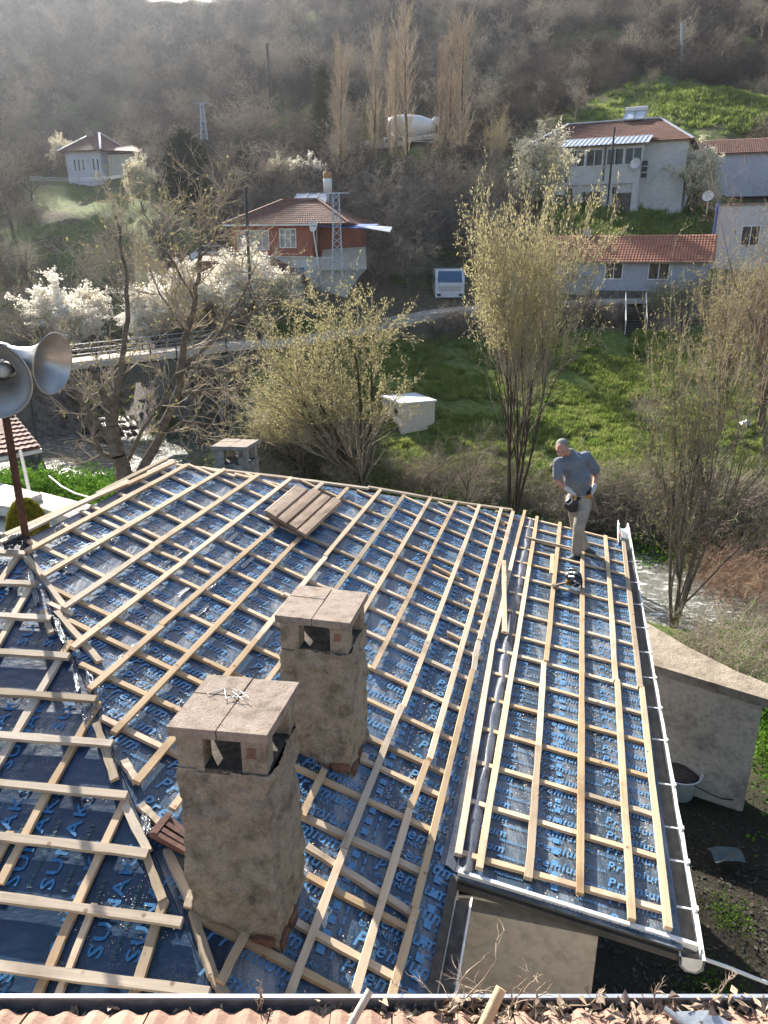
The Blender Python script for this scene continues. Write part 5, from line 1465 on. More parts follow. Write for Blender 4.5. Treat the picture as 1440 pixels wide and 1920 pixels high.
# --- neighbour terrace on the left -------------------------------------------
nt_ = empty('tiled_porch', tuple(atz(20, 830, 7.0)), 'corner of a neighbour roof with small dark red tiles at the left edge', 'roof')
ea_, eb_ = at(-90, 872, 21), at(76, 838, 24); rb_, ra_ = at(20, 770, 26), at(-90, 778, 25)
tile_plane('roof', ea_, eb_, rb_, ra_, simple('small_red_tiles', (0.22, 0.10, 0.075), (0.13, 0.06, 0.05), 2, .8, 0, .4, .02), nt_, .26, .36)
wp(MB().bar(ea_ - [0, 0, .12], eb_ - [0, 0, .12], .1, .12).build('fascia_board', M_WHITE), nt_)
wp(MB().tube([at(38, 846, 23), at(60, 945, 20.6)], .055, 8).build('post', M_CREAM if 'M_CREAM' in globals() else M_WCREAM), nt_)
wp(MB().box(at(-110, 930, 26), (3, 1.5, 4)).build('wall', M_WCREAM), nt_)
tr3 = empty('terrace', tuple(atz(60, 925, 5.5)), 'pale concrete terrace slab and wall top left of the stripped roof', 'terrace')
wp(MB().slab([atz(-120, 935, 5.5), atz(20, 950, 5.5), atz(78, 925, 5.5), atz(-60, 890, 5.5)], .3).build('slab', wallmat('terrace_white', (0.62, 0.6, 0.57))), tr3)
wp(MB().slab([atz(66, 948, 5.3), atz(170, 985, 5.3), atz(185, 950, 5.3), atz(76, 922, 5.3)], .4).build('wall_top', wallmat('terrace_beige', (0.58, 0.52, 0.44))), tr3)
wp(MB().prism([tuple(atz(x, y, 5.25)[:2]) for x, y in ((-100, 985), (170, 985), (185, 955), (-80, 895))], 2, 5.0).build('base', M_WCREAM), tr3)
cb = [atz(92, 893, 5.0), atz(115, 912, 4.9), atz(140, 925, 5.0), atz(172, 934, 5.3)]
tag(MB().tube(cb, .03, 6).build('hose', M_WHITE), 'pale hose lying on the green bank left of the ridge', 'hose')
# ================================================================ loudspeaker mast
mast = empty('loudspeaker_mast', tuple(P2), 'rusty pole on the roof corner carrying two big grey horn loudspeakers', 'loudspeakers')
mp_ = Vector(at(48, 1004, 6.35)); topz = at(8, 640, 6.35)[2]
wp(MB().tube([mp_ + Vector((0, 0, -.1)), Vector((mp_.x, mp_.y, topz))], .033, 12).build('pole', M_RUST), mast)
def horn(mouth, axis, r, L, name='horn'):
    ax = Vector(axis).normalized(); M = ax.to_track_quat('Z', 'Y').to_matrix().to_4x4(); M.translation = Vector(mouth)
    prof = []
    for k in range(15):
        t = k / 14; rr = .075 * r / .25 + (r - .075 * r / .25) * (t ** 2.6); prof.append((rr, -L * (1 - t)))
    outer = prof + [(r + .006, .004), (r - .004, .010)]
    inner = [(p[0] - .008, p[1]) for p in reversed(prof)]
    m_ = MB().lathe(outer + inner, 48, M)
    h_ = wp(m_.build(name, M_HORN), mast)
    M3 = M.copy()
    wp(MB().lathe([(.001, -L * .55), (.035, -L * .56), (.055, -L * .62), (.06, -L * .75), (.05, -L * .97)], 20, M3).build('phase_plug', M_WHITE), h_)
    wp(MB().lathe([(.001, -L - .2), (.085, -L - .19), (.09, -L - .04), (.06, -L + .01)], 20, M3).build('driver', M_HORN), h_)
    return h_
m1 = at(-18, 712, 5.75)
horn(m1, (0.12, -1, -.10), .305, .42)
b1 = at(99, 682, 6.25)
horn(b1, (0.97, -.22, -.16), .255, .40)
br_ = MB().bar(Vector((mp_.x, mp_.y, at(0, 712, 6.3)[2])), Vector(m1) + Vector((-.03, .42, .05)), .03, .03).bar(Vector((mp_.x, mp_.y, at(0, 690, 6.3)[2])), Vector(b1) + Vector((-.45, .1, .06)), .03, .03)
wp(br_.build('bracket', M_RUST), mast)
# ================================================================ near eave with gutter and tiles
near = empty('near_eave', (0, 1.6, 9.0), 'edge of the roof below the photographer with clay tiles and a metal gutter', 'roof')
gy = atz(720, 1873, 9.20)[1]; gz = 9.20
gm_ = MB()
xs = np.linspace(-2.6, 2.6, 27)
def gsn(x):
    w = .004 * math.sin(x * 3)
    return [(x, gy - .125, gz - .03), (x, gy - .12, gz - .085), (x, gy - .06, gz - .10), (x, gy - .008, gz - .075), (x, gy + w, gz), (x, gy + .014 + w, gz + .004), (x, gy + .016 + w, gz - .006), (x, gy + .006, gz - .085), (x, gy - .06, gz - .115), (x, gy - .13, gz - .095)]
for a, b in zip(xs[:-1], xs[1:]):
    gm_.add(gsn(a) + gsn(b), [(k, (k + 1) % 10, 10 + (k + 1) % 10, 10 + k) for k in range(10)])
wp(gm_.build('gutter', M_GALV), near)
wp(MB().box((0, gy + .007, gz + .002), (5.2, .016, .012)).build('gutter_lip', simple('bright_zinc', (0.6, 0.62, 0.66), None, 4, .3, .6, .05)), near)
wp(MB().box((0, gy - .06, gz - .085), (5.2, .11, .02)).build('gutter_silt', simple('black_mould', (0.05, 0.045, 0.04), (0.13, 0.11, 0.09), 14, .9)), near)
wp(MB().box((0, gy - .35, gz - 1.5), (5.2, .3, 2.6)).build('wall', M_BEIGE), near)
# roof tiles: one shape, two rolls, shared mesh
tm = MB(); nx_ = 12
prof = [(k / nx_ * .235, .014 * (1 if (k % 6) in (1, 2) else .35 if (k % 6) in (0, 3) else -.2) + .022) for k in range(nx_ + 1)]
Lr = .40
vs = []
for yy, dz in ((0, .012), (-Lr, 0)):
    for x, z in prof: vs.append((x, yy, z + dz))
for yy, dz in ((0, .012), (-Lr, 0)):
    for x, z in prof: vs.append((x, yy, z + dz - .016))
n1 = nx_ + 1
fs = [(i, i + 1, n1 + i + 1, n1 + i)[::-1] for i in range(nx_)] + [(2 * n1 + i, 2 * n1 + i + 1, 3 * n1 + i + 1, 3 * n1 + i) for i in range(nx_)] + [(i, i + 1, 2 * n1 + i + 1, 2 * n1 + i) for i in range(nx_)] + [(0, 2 * n1, 3 * n1, n1), (n1 - 1, 2 * n1 - 1, 4 * n1 - 1, 3 * n1 - 1)]
tm.add(vs, fs)
tme = tm.mesh('roof_tile', simple('dusty_clay', (0.42, 0.26, 0.19), (0.26, 0.16, 0.12), 14, .9, 0, .5, .01, rand=.2))
pitch_ = R(24)
for r__ in range(3):
    for c__ in range(20):
        o = mobj('roof_tile', tme)
        o.location = (-2.35 + c__ * .238 + (.119 if r__ % 2 else 0) + random.uniform(-.004, .004), gy - .055 - r__ * .34 + random.uniform(-.008, .008), gz - .055 + r__ * .15)
        o.rotation_euler = (-pitch_ + random.uniform(-.01, .01), random.uniform(-.01, .01), random.uniform(-.015, .015))
        wp(o, near)
# dry leaves in the gutter: one uncountable litter
def leaf_cloud(n, sampler, smin, smax, seed=1, curl=.5, flat=.4):
    r = np.random.default_rng(seed)
    P = np.array([sampler() for _ in range(n)])
    a = r.normal(size=(n, 3)); a[:, 2] *= flat; a /= np.linalg.norm(a, axis=1)[:, None]
    up = np.tile([0, 0, 1.0], (n, 1)) + r.normal(0, .5, (n, 3)); b = np.cross(a, up); b /= np.linalg.norm(b, axis=1)[:, None]; c = np.cross(a, b)
    s = r.uniform(smin, smax, n)[:, None]; w = s * r.uniform(.3, .6, n)[:, None]; cu = s * r.uniform(-curl, curl, n)[:, None]
    vs = np.stack([P - a * s, P + b * w + c * cu, P + a * s, P - b * w + c * cu], 1).reshape(-1, 3)
    f = np.concatenate([np.arange(4 * n).reshape(-1, 4)[:, [0, 1, 2]], np.arange(4 * n).reshape(-1, 4)[:, [0, 2, 3]]])
    return vs, f
rl = random.Random(8)
def sg():
    x = rl.uniform(-.3, 1.75) if rl.random() < .8 else rl.uniform(-1.8, 1.8)
    return (x, gy - rl.uniform(.0, .16), gz - .06 + abs(rl.gauss(0, .03)) * (1.5 if x > .2 else .7))
vs, f = leaf_cloud(1500, sg, .012, .035, 4, .9, .7)
M_LEAF = simple('dry_leaf', (0.42, 0.34, 0.25), (0.18, 0.12, 0.08), 40, .8, 0, 0)
o = mobj('leaf_litter', np_mesh('leaf_litter', vs, f, [M_LEAF])); o['kind'] = 'stuff'; o['label'] = 'dry curled leaves filling the gutter of the near roof'
M_TWIG = simple('dry_twig', (0.40, 0.32, 0.24), (0.24, 0.18, 0.13), 20, .85)
tw = MB()
def twig(p, d, L, r, lv=0):
    pts = [Vector(p)]; d = Vector(d).normalized()
    for k in range(6):
        d = (d + Vector((rl.uniform(-.35, .35), rl.uniform(-.35, .35), rl.uniform(-.25, .2)))).normalized(); pts.append(pts[-1] + d * L / 6)
        if lv < 2 and rl.random() < .55: twig(pts[-1], d + Vector((rl.uniform(-1, 1), rl.uniform(-1, 1), rl.uniform(-.2, .8))), L * .5, r * .6, lv + 1)
    tw.tube(pts, [r * (1 - .12 * k) for k in range(7)], 5)
for (px, py, dx, dy, dz, L) in [(830, 1905, .6, .5, .6, .22), (860, 1900, .3, .6, .8, .25), (950, 1900, .5, .3, .7, .2), (970, 1905, -.6, .5, .5, .22), (1000, 1900, .4, .6, .8, .2), (1225, 1890, .2, .2, .9, .12), (1340, 1880, .3, .4, .9, .12), (483, 1895, .1, .3, .9, .1), (490, 1895, .2, .1, .9, .09), (1010, 1905, .8, .2, .4, .2), (890, 1905, -.8, .4, .4, .25)]:
    twig(atz(px, py, gz - .03), (dx, dy, dz), L, .005)
o = tw.build('dead_twigs', M_TWIG); o['kind'] = 'stuff'; o['label'] = 'tangle of dead twigs sticking out of the near gutter'
tag(MB().tube([atz(650, 1935, gz + .02), atz(694, 1857, gz + .10)], [.016, .015], 10).build('stick', simple('pale_stick', (0.62, 0.55, 0.44), None, 20, .6)), 'smooth pale stick lying over the gutter left of centre', 'stick')
tag(MB().tube([atz(895, 1950, gz + .02), atz(940, 1853, gz + .14)], [.024, .021], 12).build('pole_handle', simple('wooden_handle', (0.62, 0.46, 0.27), (0.5, 0.36, 0.2), 10, .6)), 'thick wooden handle sticking up over the gutter right of centre', 'handle')
pn_ = empty('metal_sheet', tuple(atz(1340, 1915, gz)), 'loose pale metal sheet with a pipe edge lying on the near tiles at lower right', 'sheet')
wp(MB().slab([atz(1262, 1897, gz + .03), atz(1330, 1894, gz + .05), atz(1400, 1935, gz + .03), atz(1300, 1940, gz + .01)], .006).build('sheet', simple('blue_grey_sheet', (0.5, 0.56, 0.60), None, 5, .3, .2)), pn_)
wp(MB().tube([atz(1246, 1891, gz + .04), atz(1300, 1935, gz + .03)], .013, 10).build('pipe', M_GALV), pn_)

# ================================================================ the man on the roof
def capsule_set(parts, vox, name, mat, parent, smooth_it=6):
    """parts: (p,q,rp,rq) tapered limbs or (c,(rx,ry,rz),rot) ellipsoids, fused by a voxel remesh into one skin"""
    m_ = MB()
    for it in parts:
        if len(it) == 4:
            p, q, r0, r1 = it; p = Vector(p); q = Vector(q); L = (q - p).length; ax = (q - p).normalized()
            M = ax.to_track_quat('Z', 'Y').to_matrix().to_4x4(); M.translation = p
            prof = [(.001, -r0)] + [(r0 * math.cos(a), r0 * math.sin(a)) for a in (-1.2, -.8, -.4)] + [(r0 + (r1 - r0) * t, L * t) for t in (0, .25, .5, .75, 1)] + [(r1 * math.cos(a), L + r1 * math.sin(a)) for a in (.4, .8, 1.2)] + [(.001, L + r1)]
            m_.lathe(prof, 16, M)
        else:
            c, rr, eul = it; M = Matrix.Translation(Vector(c)) @ eul.to_4x4() @ Matrix.Diagonal((*rr, 1))
            m_.lathe([(max(.001, math.sin(a)), -math.cos(a)) for a in np.linspace(0, math.pi, 13)], 20, M)
    me = m_.mesh(name, mat)
    o = bpy.data.objects.new(name, me); COL.objects.link(o)
    rm = o.modifiers.new('r', 'REMESH'); rm.mode = 'VOXEL'; rm.voxel_size = vox; rm.use_smooth_shade = True
    sm_ = o.modifiers.new('s', 'SMOOTH'); sm_.iterations = smooth_it; sm_.factor = .5
    dg = bpy.context.evaluated_depsgraph_get(); dg.update()
    me2 = bpy.data.meshes.new_from_object(o.evaluated_get(dg)); bpy.data.objects.remove(o); bpy.data.meshes.remove(me)
    me2.name = name
    if not me2.materials: me2.materials.append(mat)
    me2.polygons.foreach_set('use_smooth', np.ones(len(me2.polygons), dtype=bool))
    return wp(mobj(name, me2), parent)
def J(cx, cy, D): # joint from the enlarged crop of the man
    return at(1000 + cx / 5.817, 800 + cy / 5.817, D)
man = empty('person', tuple(pc(1088, 1045)), 'grey-haired man in grey polo shirt and work trousers standing on the battens with tool belt', 'person')
I3 = Matrix.Identity(3)
M_SKIN = simple('skin', (0.50, 0.27, 0.19), (0.40, 0.20, 0.14), 18, .55, 0, .05)
M_SHIRT = simple('grey_shirt', (0.20, 0.235, 0.28), (0.15, 0.18, 0.22), 3.5, .9, 0, 1.0, .06)
M_TROU = simple('work_trousers', (0.42, 0.38, 0.32), (0.30, 0.27, 0.22), 4, .92, 0, 1.0, .05)
M_HAIR = simple('grey_hair', (0.34, 0.33, 0.32), (0.12, 0.115, 0.11), 60, .8, 0, .8, .004)
M_GLOVE = simple('knit_glove', (0.55, 0.54, 0.52), (0.48, 0.47, 0.45), 60, .95, 0, .5, .002); M_ORANGE = simple('orange_grip', (0.60, 0.24, 0.03), None, 30, .7)
M_SHOE = simple('work_shoe', (0.035, 0.05, 0.055), (0.07, 0.08, 0.08), 20, .7)
head = J(310, 235, 9.72); nk = J(395, 300, 9.86); ch_ = J(415, 420, 9.93); bel = J(480, 560, 9.93); pel = J(520, 720, 10.02)
shR = J(275, 390, 9.82); shL = J(570, 330, 10.02); elR = J(262, 590, 9.80); haR = J(395, 700, 9.66); elL = J(690, 500, 10.12); haL = J(655, 680, 9.92)
hipR = J(440, 790, 10.02); hipL = J(565, 790, 10.02)
knF = J(500, 1085, 9.86); anF = J(470, 1370, 9.93); toF = J(405, 1440, 9.78)
knB = J(470, 1080, 10.16); anB = J(565, 1330, 10.22); toB = J(590, 1350, 10.10)
# feet drop on to the battens
hd_dir = Vector(J(240, 330, 9.5) - head).normalized()      # facing down to the left, towards the camera
fwd_h = Vector((-.35, -.75, -.5)).normalized()
hq = fwd_h.to_track_quat('-Y', 'Z').to_matrix()
def HP(x, y, z): return Vector(head) + hq @ Vector((x, y, z))
body = capsule_set([
    (head, (.078, .092, .108), hq), (HP(0, -.015, -.055), (.062, .075, .062), hq), (HP(0, -.085, -.045), (.03, .022, .018), hq), (HP(0, -.098, -.012), (.013, .022, .020), hq), (HP(0, -.092, -.001), HP(0, -.085, .03), .009, .008),
    (HP(.080, .008, -.008), (.012, .022, .032), hq), (HP(-.080, .008, -.008), (.012, .022, .032), hq),
    (HP(.034, -.075, .028), (.022, .016, .010), hq), (HP(-.034, -.075, .028), (.022, .016, .010), hq), (HP(0, -.088, -.05), (.026, .012, .010), hq),
    (HP(0, .03, -.07), nk, .058, .062), (nk, ch_, .06, .10),
    (shR, elR, .05, .042), (elR, haR, .042, .029), (shL, elL, .052, .044), (elL, haL, .043, .03),
    (ch_, bel, .10, .10), (ch_, shR, .07, .05), (ch_, shL, .07, .05)], .009, 'body', M_SKIN, man, 3)
eye = MB()
for s_ in (.033, -.033): eye.lathe([(.001, -.011), (.0095, -.005), (.011, 0), (.0095, .005), (.001, .011)], 12, Matrix.Translation(HP(s_, -.080, .010)))
wp(eye.build('eyes', simple('dark_eye', (0.03, 0.02, 0.02), None, 5, .2, 0, 0)), man)
mth = MB().tube([HP(-.022, -.1, -.046), HP(0, -.104, -.044), HP(.022, -.1, -.046)], .0035, 6); wp(mth.build('mouth', simple('lips', (0.25, 0.09, 0.07), None, 9, .6, 0, 0)), man)
capsule_set([(HP(0, .034, .034), (.084, .086, .086), hq), (HP(.0, .05, -.03), (.080, .062, .075), hq), (HP(.073, .015, .0), (.016, .038, .045), hq), (HP(-.073, .015, .0), (.016, .038, .045), hq)], .008, 'hair', M_HAIR, man, 2)
def lerp(a, b, t): return np.array(a) + (np.array(b) - np.array(a)) * t
slR = lerp(shR, elR, .72); slL = lerp(shL, elL, .80)
capsule_set([
    (ch_, (.20, .125, .20), hq), (bel, (.185, .15, .19), Matrix.Rotation(.1, 3, 'X')), (lerp(bel, pel, .75), (.17, .125, .12), I3),
    (shR, ch_, .075, .12), (shL, ch_, .085, .13), (nk, ch_, .085, .14), (shR, slR, .075, .070), (shL, slL, .083, .078), (lerp(shL, shR, .4) + [0, .03, 0], .5 * (ch_ + bel), .11, .13)],
    .012, 'shirt', M_SHIRT, man, 4)
nkv = Vector(nk) + Vector((-.02, -.02, -.01)); col = MB().tube([nkv + Vector((.085 * math.cos(t), .075 * math.sin(t), .012 * math.sin(t))) for t in np.linspace(0, 6.283, 13)], .016, 8); wp(col.build('collar', M_SHIRT), man)
capsule_set([
    (pel, (.165, .125, .12), I3), (hipL, knF, .115, .085), (knF, anF, .084, .076), (hipR, knB, .11, .085), (knB, anB, .083, .078), (hipR, hipL, .11, .11),
    (lerp(knF, anF, .9), anF, .066, .07), (lerp(hipL, knF, .5) + [0.0, -.02, 0], (.085, .09, .12), I3)], .012, 'trousers', M_TROU, man, 4)
wp(MB().lathe([(.172, -.022), (.176, 0), (.172, .022)], 24, Matrix.Translation(Vector(pel) + Vector((0, 0, .05))) @ Matrix.Diagonal((1, .8, 1, 1))).build('belt', M_BLACK), man)
def shoe(an, to):
    an = Vector(an); to = Vector(to); d = (to - an); d.z = 0; d.normalize(); z0 = min(an.z, to.z) - .035
    q = Matrix((d, Vector((-d.y, d.x, 0)), Vector((0, 0, 1)))).transposed()
    b_ = Vector((an.x, an.y, z0))
    capsule_set([(b_ + d * .02 + Vector((0, 0, .045)), (.06, .045, .045), q), (b_ + d * .09 + Vector((0, 0, .035)), (.09, .045, .035), q), (b_ + d * .16 + Vector((0, 0, .03)), (.055, .046, .03), q), (b_ + Vector((0, 0, .05)), b_ + Vector((0, 0, .11)), .042, .05)], .008, 'shoe', M_SHOE, man, 2)
    wp(MB().box(b_ + d * .075 + Vector((0, 0, .004)), (.27, .085, .016), rz=math.atan2(d.y, d.x)).build('shoe_sole', M_BLACK), man)
shoe(anF, toF); shoe(anB, anB + np.array([.06, -.12, 0]))
def hand(w, aim, curl, out, name='glove'):
    """palm and five fingers; w wrist, aim pointing direction, out = palm normal"""
    w = Vector(w); a = Vector(aim).normalized(); n_ = Vector(out); s_ = a.cross(n_).normalized(); n_ = s_.cross(a)
    pal = w + a * .06
    parts = [(w - a * .05, w + a * .02, .034, .034), (pal, (.046, .044, .022), Matrix((a, s_, n_)).transposed())]
    g_ = capsule_set(parts, .006, name, M_GLOVE, man, 2)
    for k, L in enumerate((.07, .08, .075, .06)):
        b_ = pal + a * .035 + s_ * (.030 - .02 * k)
        t1 = b_ + (a * math.cos(curl) + n_ * math.sin(curl)) * L * .45; t2 = t1 + (a * math.cos(curl * 2.1) + n_ * math.sin(curl * 2.1)) * L * .35; t3 = t2 + (a * math.cos(curl * 3) + n_ * math.sin(curl * 3)) * L * .25
        wp(MB().tube([b_ - a * .02, b_, t1, t2, t3], [.0105, .0105, .0100, .0095, .007], 8).build('glove_finger', M_ORANGE), man)
    b_ = pal - a * .01 + s_ * .038
    wp(MB().tube([b_ - s_ * .02, b_ + s_ * .015 + a * .015 + n_ * .01, b_ + s_ * .02 + a * .045 + n_ * .025, b_ + s_ * .01 + a * .062 + n_ * .035], [.013, .012, .011, .008], 8).build('glove_thumb', M_ORANGE), man)
hand(haR, J(470, 760, 9.62) - haR, .55, (.2, -.1, -1))
hand(haL, J(625, 770, 9.86) - haL, .55, (-.6, -.3, -.7))
# tool pouch and hammer
pz = J(415, 850, 9.88)
capsule_set([(pz, (.105, .06, .095), I3), (pz + np.array([.02, 0, -.07]), (.075, .05, .05), I3), (pz + np.array([.04, .02, .08]), (.10, .055, .03), I3)], .01, 'tool_pouch', M_BLACK, man, 3)
wp(MB().tube([J(355, 740, 9.84), J(345, 830, 9.80), J(380, 850, 9.79), J(420, 820, 9.79), J(425, 780, 9.8)], .007, 6).build('string_loop', M_GLOVE), man)
hm = empty('hammer', tuple(J(640, 790, 9.93)), 'long wooden hammer handle held down in the left glove of the man', 'hammer')
wp(MB().tube([J(600, 690, 9.93), J(710, 945, 9.93)], [.013, .017], 10).build('handle', simple('hammer_wood', (0.26, 0.18, 0.11), None, 20, .6)), hm)
wp(MB().bar(J(575, 705, 9.95), J(635, 675, 9.91), .03, .03).build('hammer_head', M_DARK), hm)
# ================================================================ chainsaw
SC = pc(1076, 1088, .12)
cs_ = empty('chainsaw', tuple(pc(1074, 1095, .05)), 'black chainsaw with pale bar resting on the battens before the man', 'chainsaw')
def K(cx, cy, l): return pc(1000 + cx / 5.817, 800 + cy / 5.817, l)
capsule_set([(K(430, 1650, .14), (.085, .075, .065), I3), (K(400, 1625, .17), (.07, .07, .05), I3), (K(460, 1690, .13), (.08, .08, .07), I3), (K(430, 1600, .2), (.085, .06, .035), I3), (K(470, 1640, .19), (.06, .07, .03), I3)], .008, 'engine_housing', simple('navy_plastic', (0.012, 0.016, 0.03), None, 9, .35, 0, 0), cs_, 2)
wp(MB().tube([K(380, 1580, .2), K(400, 1550, .24), K(460, 1560, .26), K(515, 1610, .24), K(530, 1690, .18), K(520, 1770, .1)], .012, 8).build('front_handle', M_BLACK), cs_)
a, b_ = K(372, 1690, .10), K(205, 1735, .09); dd_ = (b_ - a) / np.linalg.norm(b_ - a); sd_ = np.cross(dd_, [0, 0.3, 1.0]); sd_ /= np.linalg.norm(sd_)
bar_ = [a - sd_ * .03, a + (b_ - a) * .9 - sd_ * .036, b_ - sd_ * .012, b_ + sd_ * .012, a + (b_ - a) * .9 + sd_ * .036, a + sd_ * .03]
wp(MB().slab(bar_, .008).build('guide_bar', simple('worn_bar', (0.36, 0.31, 0.24), (0.2, 0.18, 0.15), 20, .4, .5)), cs_)
wp(MB().tube(bar_ + [bar_[0]], .006, 5).build('saw_chain', M_DARK), cs_)
wp(MB().box(K(410, 1590, .222), (.04, .028, .014)).box(K(412, 1632, .225), (.07, .035, .012)).build('white_decal', M_WHITE), cs_)
wp(MB().lathe([(.001, 0), (.03, .0), (.032, .02), (.001, .022)], 14, Matrix.Translation(Vector(K(458, 1605, .228)))).build('filler_cap', M_GALV), cs_)
wp(MB().box(K(395, 1700, .09), (.10, .06, .06)).build('sprocket_cover', simple('amber_cover', (0.30, 0.16, 0.03), None, 9, .4)), cs_)
cl_ = MB(); rr2 = random.Random(2)
for k in range(6):
    c0 = K(455 + rr2.uniform(-20, 20), 1700 + rr2.uniform(-20, 25), .13)
    cl_.tube([c0 + np.array([.035 * math.cos(t) * (1 + .2 * k / 6), .025 * math.sin(t), .05 * math.sin(t * .5 + k)]) for t in np.linspace(0, 5.2, 9)], .005, 5)
wp(cl_.build('rope_coil', M_GLOVE), cs_)
# ================================================================ vegetation
def thin_mat(name, c1, c2, trans=0.35, scale=.8, obj_rand=.2, rough=.8):
    m = bpy.data.materials.new(name); m.use_nodes = True; nt = m.node_tree
    for n in list(nt.nodes): nt.nodes.remove(n)
    out = N(nt, 'ShaderNodeOutputMaterial'); df = N(nt, 'ShaderNodeBsdfDiffuse'); tr = N(nt, 'ShaderNodeBsdfTranslucent'); mx_ = N(nt, 'ShaderNodeMixShader')
    geo = N(nt, 'ShaderNodeNewGeometry'); n = noise_node(nt, scale, 4, .7, geo.outputs['Position'])
    r = ramp(nt, n.outputs[0], [(.35, c1), (.65, c2)])
    oi = N(nt, 'ShaderNodeObjectInfo'); hs = N(nt, 'ShaderNodeHueSaturation'); mr = N(nt, 'ShaderNodeMapRange'); mr.inputs[3].default_value = 1 - obj_rand; mr.inputs[4].default_value = 1 + obj_rand
    nt.links.new(oi.outputs['Random'], mr.inputs[0]); nt.links.new(mr.outputs[0], hs.inputs['Value']); nt.links.new(r.outputs[0], hs.inputs['Color'])
    nt.links.new(hs.outputs[0], df.inputs[0]); nt.links.new(hs.outputs[0], tr.inputs[0]); mx_.inputs[0].default_value = trans
    nt.links.new(df.outputs[0], mx_.inputs[1]); nt.links.new(tr.outputs[0], mx_.inputs[2]); nt.links.new(mx_.outputs[0], out.inputs[0])
    return m
M_BARK = simple('grey_bark', (0.22, 0.18, 0.14), (0.11, 0.09, 0.07), 6, .95, 0, .8, .03, rand=.15, spec=.1)
M_BARKD = simple('dark_bark', (0.10, 0.075, 0.055), (0.05, 0.04, 0.03), 6, .95, 0, .8, .03, spec=.1)
M_TW = thin_mat('tan_twigs', (0.44, 0.38, 0.30), (0.30, 0.255, 0.20), .0, 1.2)
M_TWP = thin_mat('mauve_twigs', (0.18, 0.145, 0.125), (0.10, 0.085, 0.072), .0, .4, .3)
M_TWR = thin_mat('russet_twigs', (0.38, 0.28, 0.20), (0.26, 0.18, 0.13), .0, .8)
M_TWPOP = thin_mat('poplar_twigs', (0.55, 0.46, 0.34), (0.38, 0.31, 0.23), .0, .8, .1)
M_WILL = thin_mat('willow_buds', (0.56, 0.51, 0.27), (0.42, 0.38, 0.20), .4, 1.0)
M_BUD = thin_mat('olive_buds', (0.34, 0.30, 0.13), (0.22, 0.20, 0.09), .35, 1.0)
M_BLOS = thin_mat('pale_blossom', (0.88, 0.85, 0.77), (0.74, 0.70, 0.61), .45, 1.3, .06)
M_BLOSY = thin_mat('cream_blossom', (0.82, 0.78, 0.64), (0.62, 0.58, 0.42), .35, 1.3, .06)
M_PINEN = thin_mat('pine_needles', (0.035, 0.06, 0.03), (0.02, 0.035, 0.02), .1, .8)
M_CEDN = thin_mat('cedar_needles', (0.13, 0.14, 0.085), (0.08, 0.09, 0.055), .1, .8)
M_GRASS = thin_mat('grass_blades', (0.14, 0.215, 0.042), (0.30, 0.33, 0.11), .45, .7, .25)
M_IVY = thin_mat('ground_leaves', (0.06, 0.15, 0.02), (0.12, 0.22, 0.03), .35, 1.5, .25)
M_THUJA = thin_mat('golden_thuja', (0.34, 0.28, 0.03), (0.10, 0.14, 0.02), .2, 5, 0)

def grow(seed, P, start=None):
    r = random.Random(seed); segs = []
    def rv(): return Vector((r.gauss(0, 1), r.gauss(0, 1), r.gauss(0, 1)))
    def br(p, d, L, rad, lev):
        n = P['seg'][lev]; jit = P['jit'][lev]; tr = P['trop'][lev]
        kids = P['n'][lev] if lev < len(P['n']) else 0
        kids = int(kids * r.uniform(.75, 1.25) + .5)
        s0 = P['from'][lev]
        ks = sorted(r.uniform(s0, 1) for _ in range(kids)) if not P.get('even') else [s0 + (1 - s0) * (k + r.random()) / max(1, kids) for k in range(kids)]
        ki = 0; sl = L / n
        for i in range(n):
            d = (d + rv() * jit + Vector((0, 0, tr))).normalized()
            q = p + d * sl
            t0, t1 = i / n, (i + 1) / n; tp = P.get('taper', .75)
            r0, r1 = rad * (1 - tp * t0), rad * (1 - tp * t1)
            segs.append((*p, *q, r0, r1, lev))
            while ki < kids and ks[ki] <= t1:
                t = ks[ki]; ki += 1
                if lev + 1 < len(P['seg']):
                    perp = d.cross(rv()).normalized(); a = R(P['ang'][lev]) * r.uniform(.6, 1.35)
                    cd = d * math.cos(a) + perp * math.sin(a)
                    sh = 1.0
                    if P.get('cone') and lev == 0: sh = (1 - t) ** P.get('conep', .8) + .06
                    elif P.get('dome') and lev == 0: sh = .55 + .45 * math.sin(min(1, (t - s0) / (1 - s0) + .1) * math.pi)
                    br(p.lerp(q, (t - t0) / max(1e-6, t1 - t0) if t1 > t0 else 0), cd, P['len'][lev + 1] * sh * r.uniform(.65, 1.25), max(P['minr'], (r0) * P['rr']), lev + 1)
            p = q
    stems = start or [(Vector((0, 0, 0)), Vector((0, 0, 1)), P['len'][0], P['rad'])]
    for s_ in stems: br(Vector(s_[0]), Vector(s_[1]).normalized(), s_[2], s_[3], 0)
    return np.array(segs)
def seg_mesh(segs, k=3):
    p0, p1, r0, r1 = segs[:, 0:3], segs[:, 3:6], segs[:, 6], segs[:, 7]
    d = p1 - p0; d /= np.maximum(1e-9, np.linalg.norm(d, axis=1))[:, None]
    ref = np.where(np.abs(d[:, 2:3]) > .9, np.array([[1.0, 0, 0]]), np.array([[0, 0, 1.0]]))
    a = np.cross(d, ref); a /= np.linalg.norm(a, axis=1)[:, None]; b = np.cross(d, a)
    vs = np.zeros((len(segs), 2 * k, 3))
    for i in range(k):
        an = 2 * math.pi * i / k; o = a * math.cos(an) + b * math.sin(an)
        vs[:, i] = p0 + o * r0[:, None]; vs[:, k + i] = p1 + o * r1[:, None]
    base = (np.arange(len(segs)) * 2 * k)[:, None]
    f = np.concatenate([base + np.array([[i, (i + 1) % k, k + (i + 1) % k, k + i]]) for i in range(k)])
    return vs.reshape(-1, 3), f
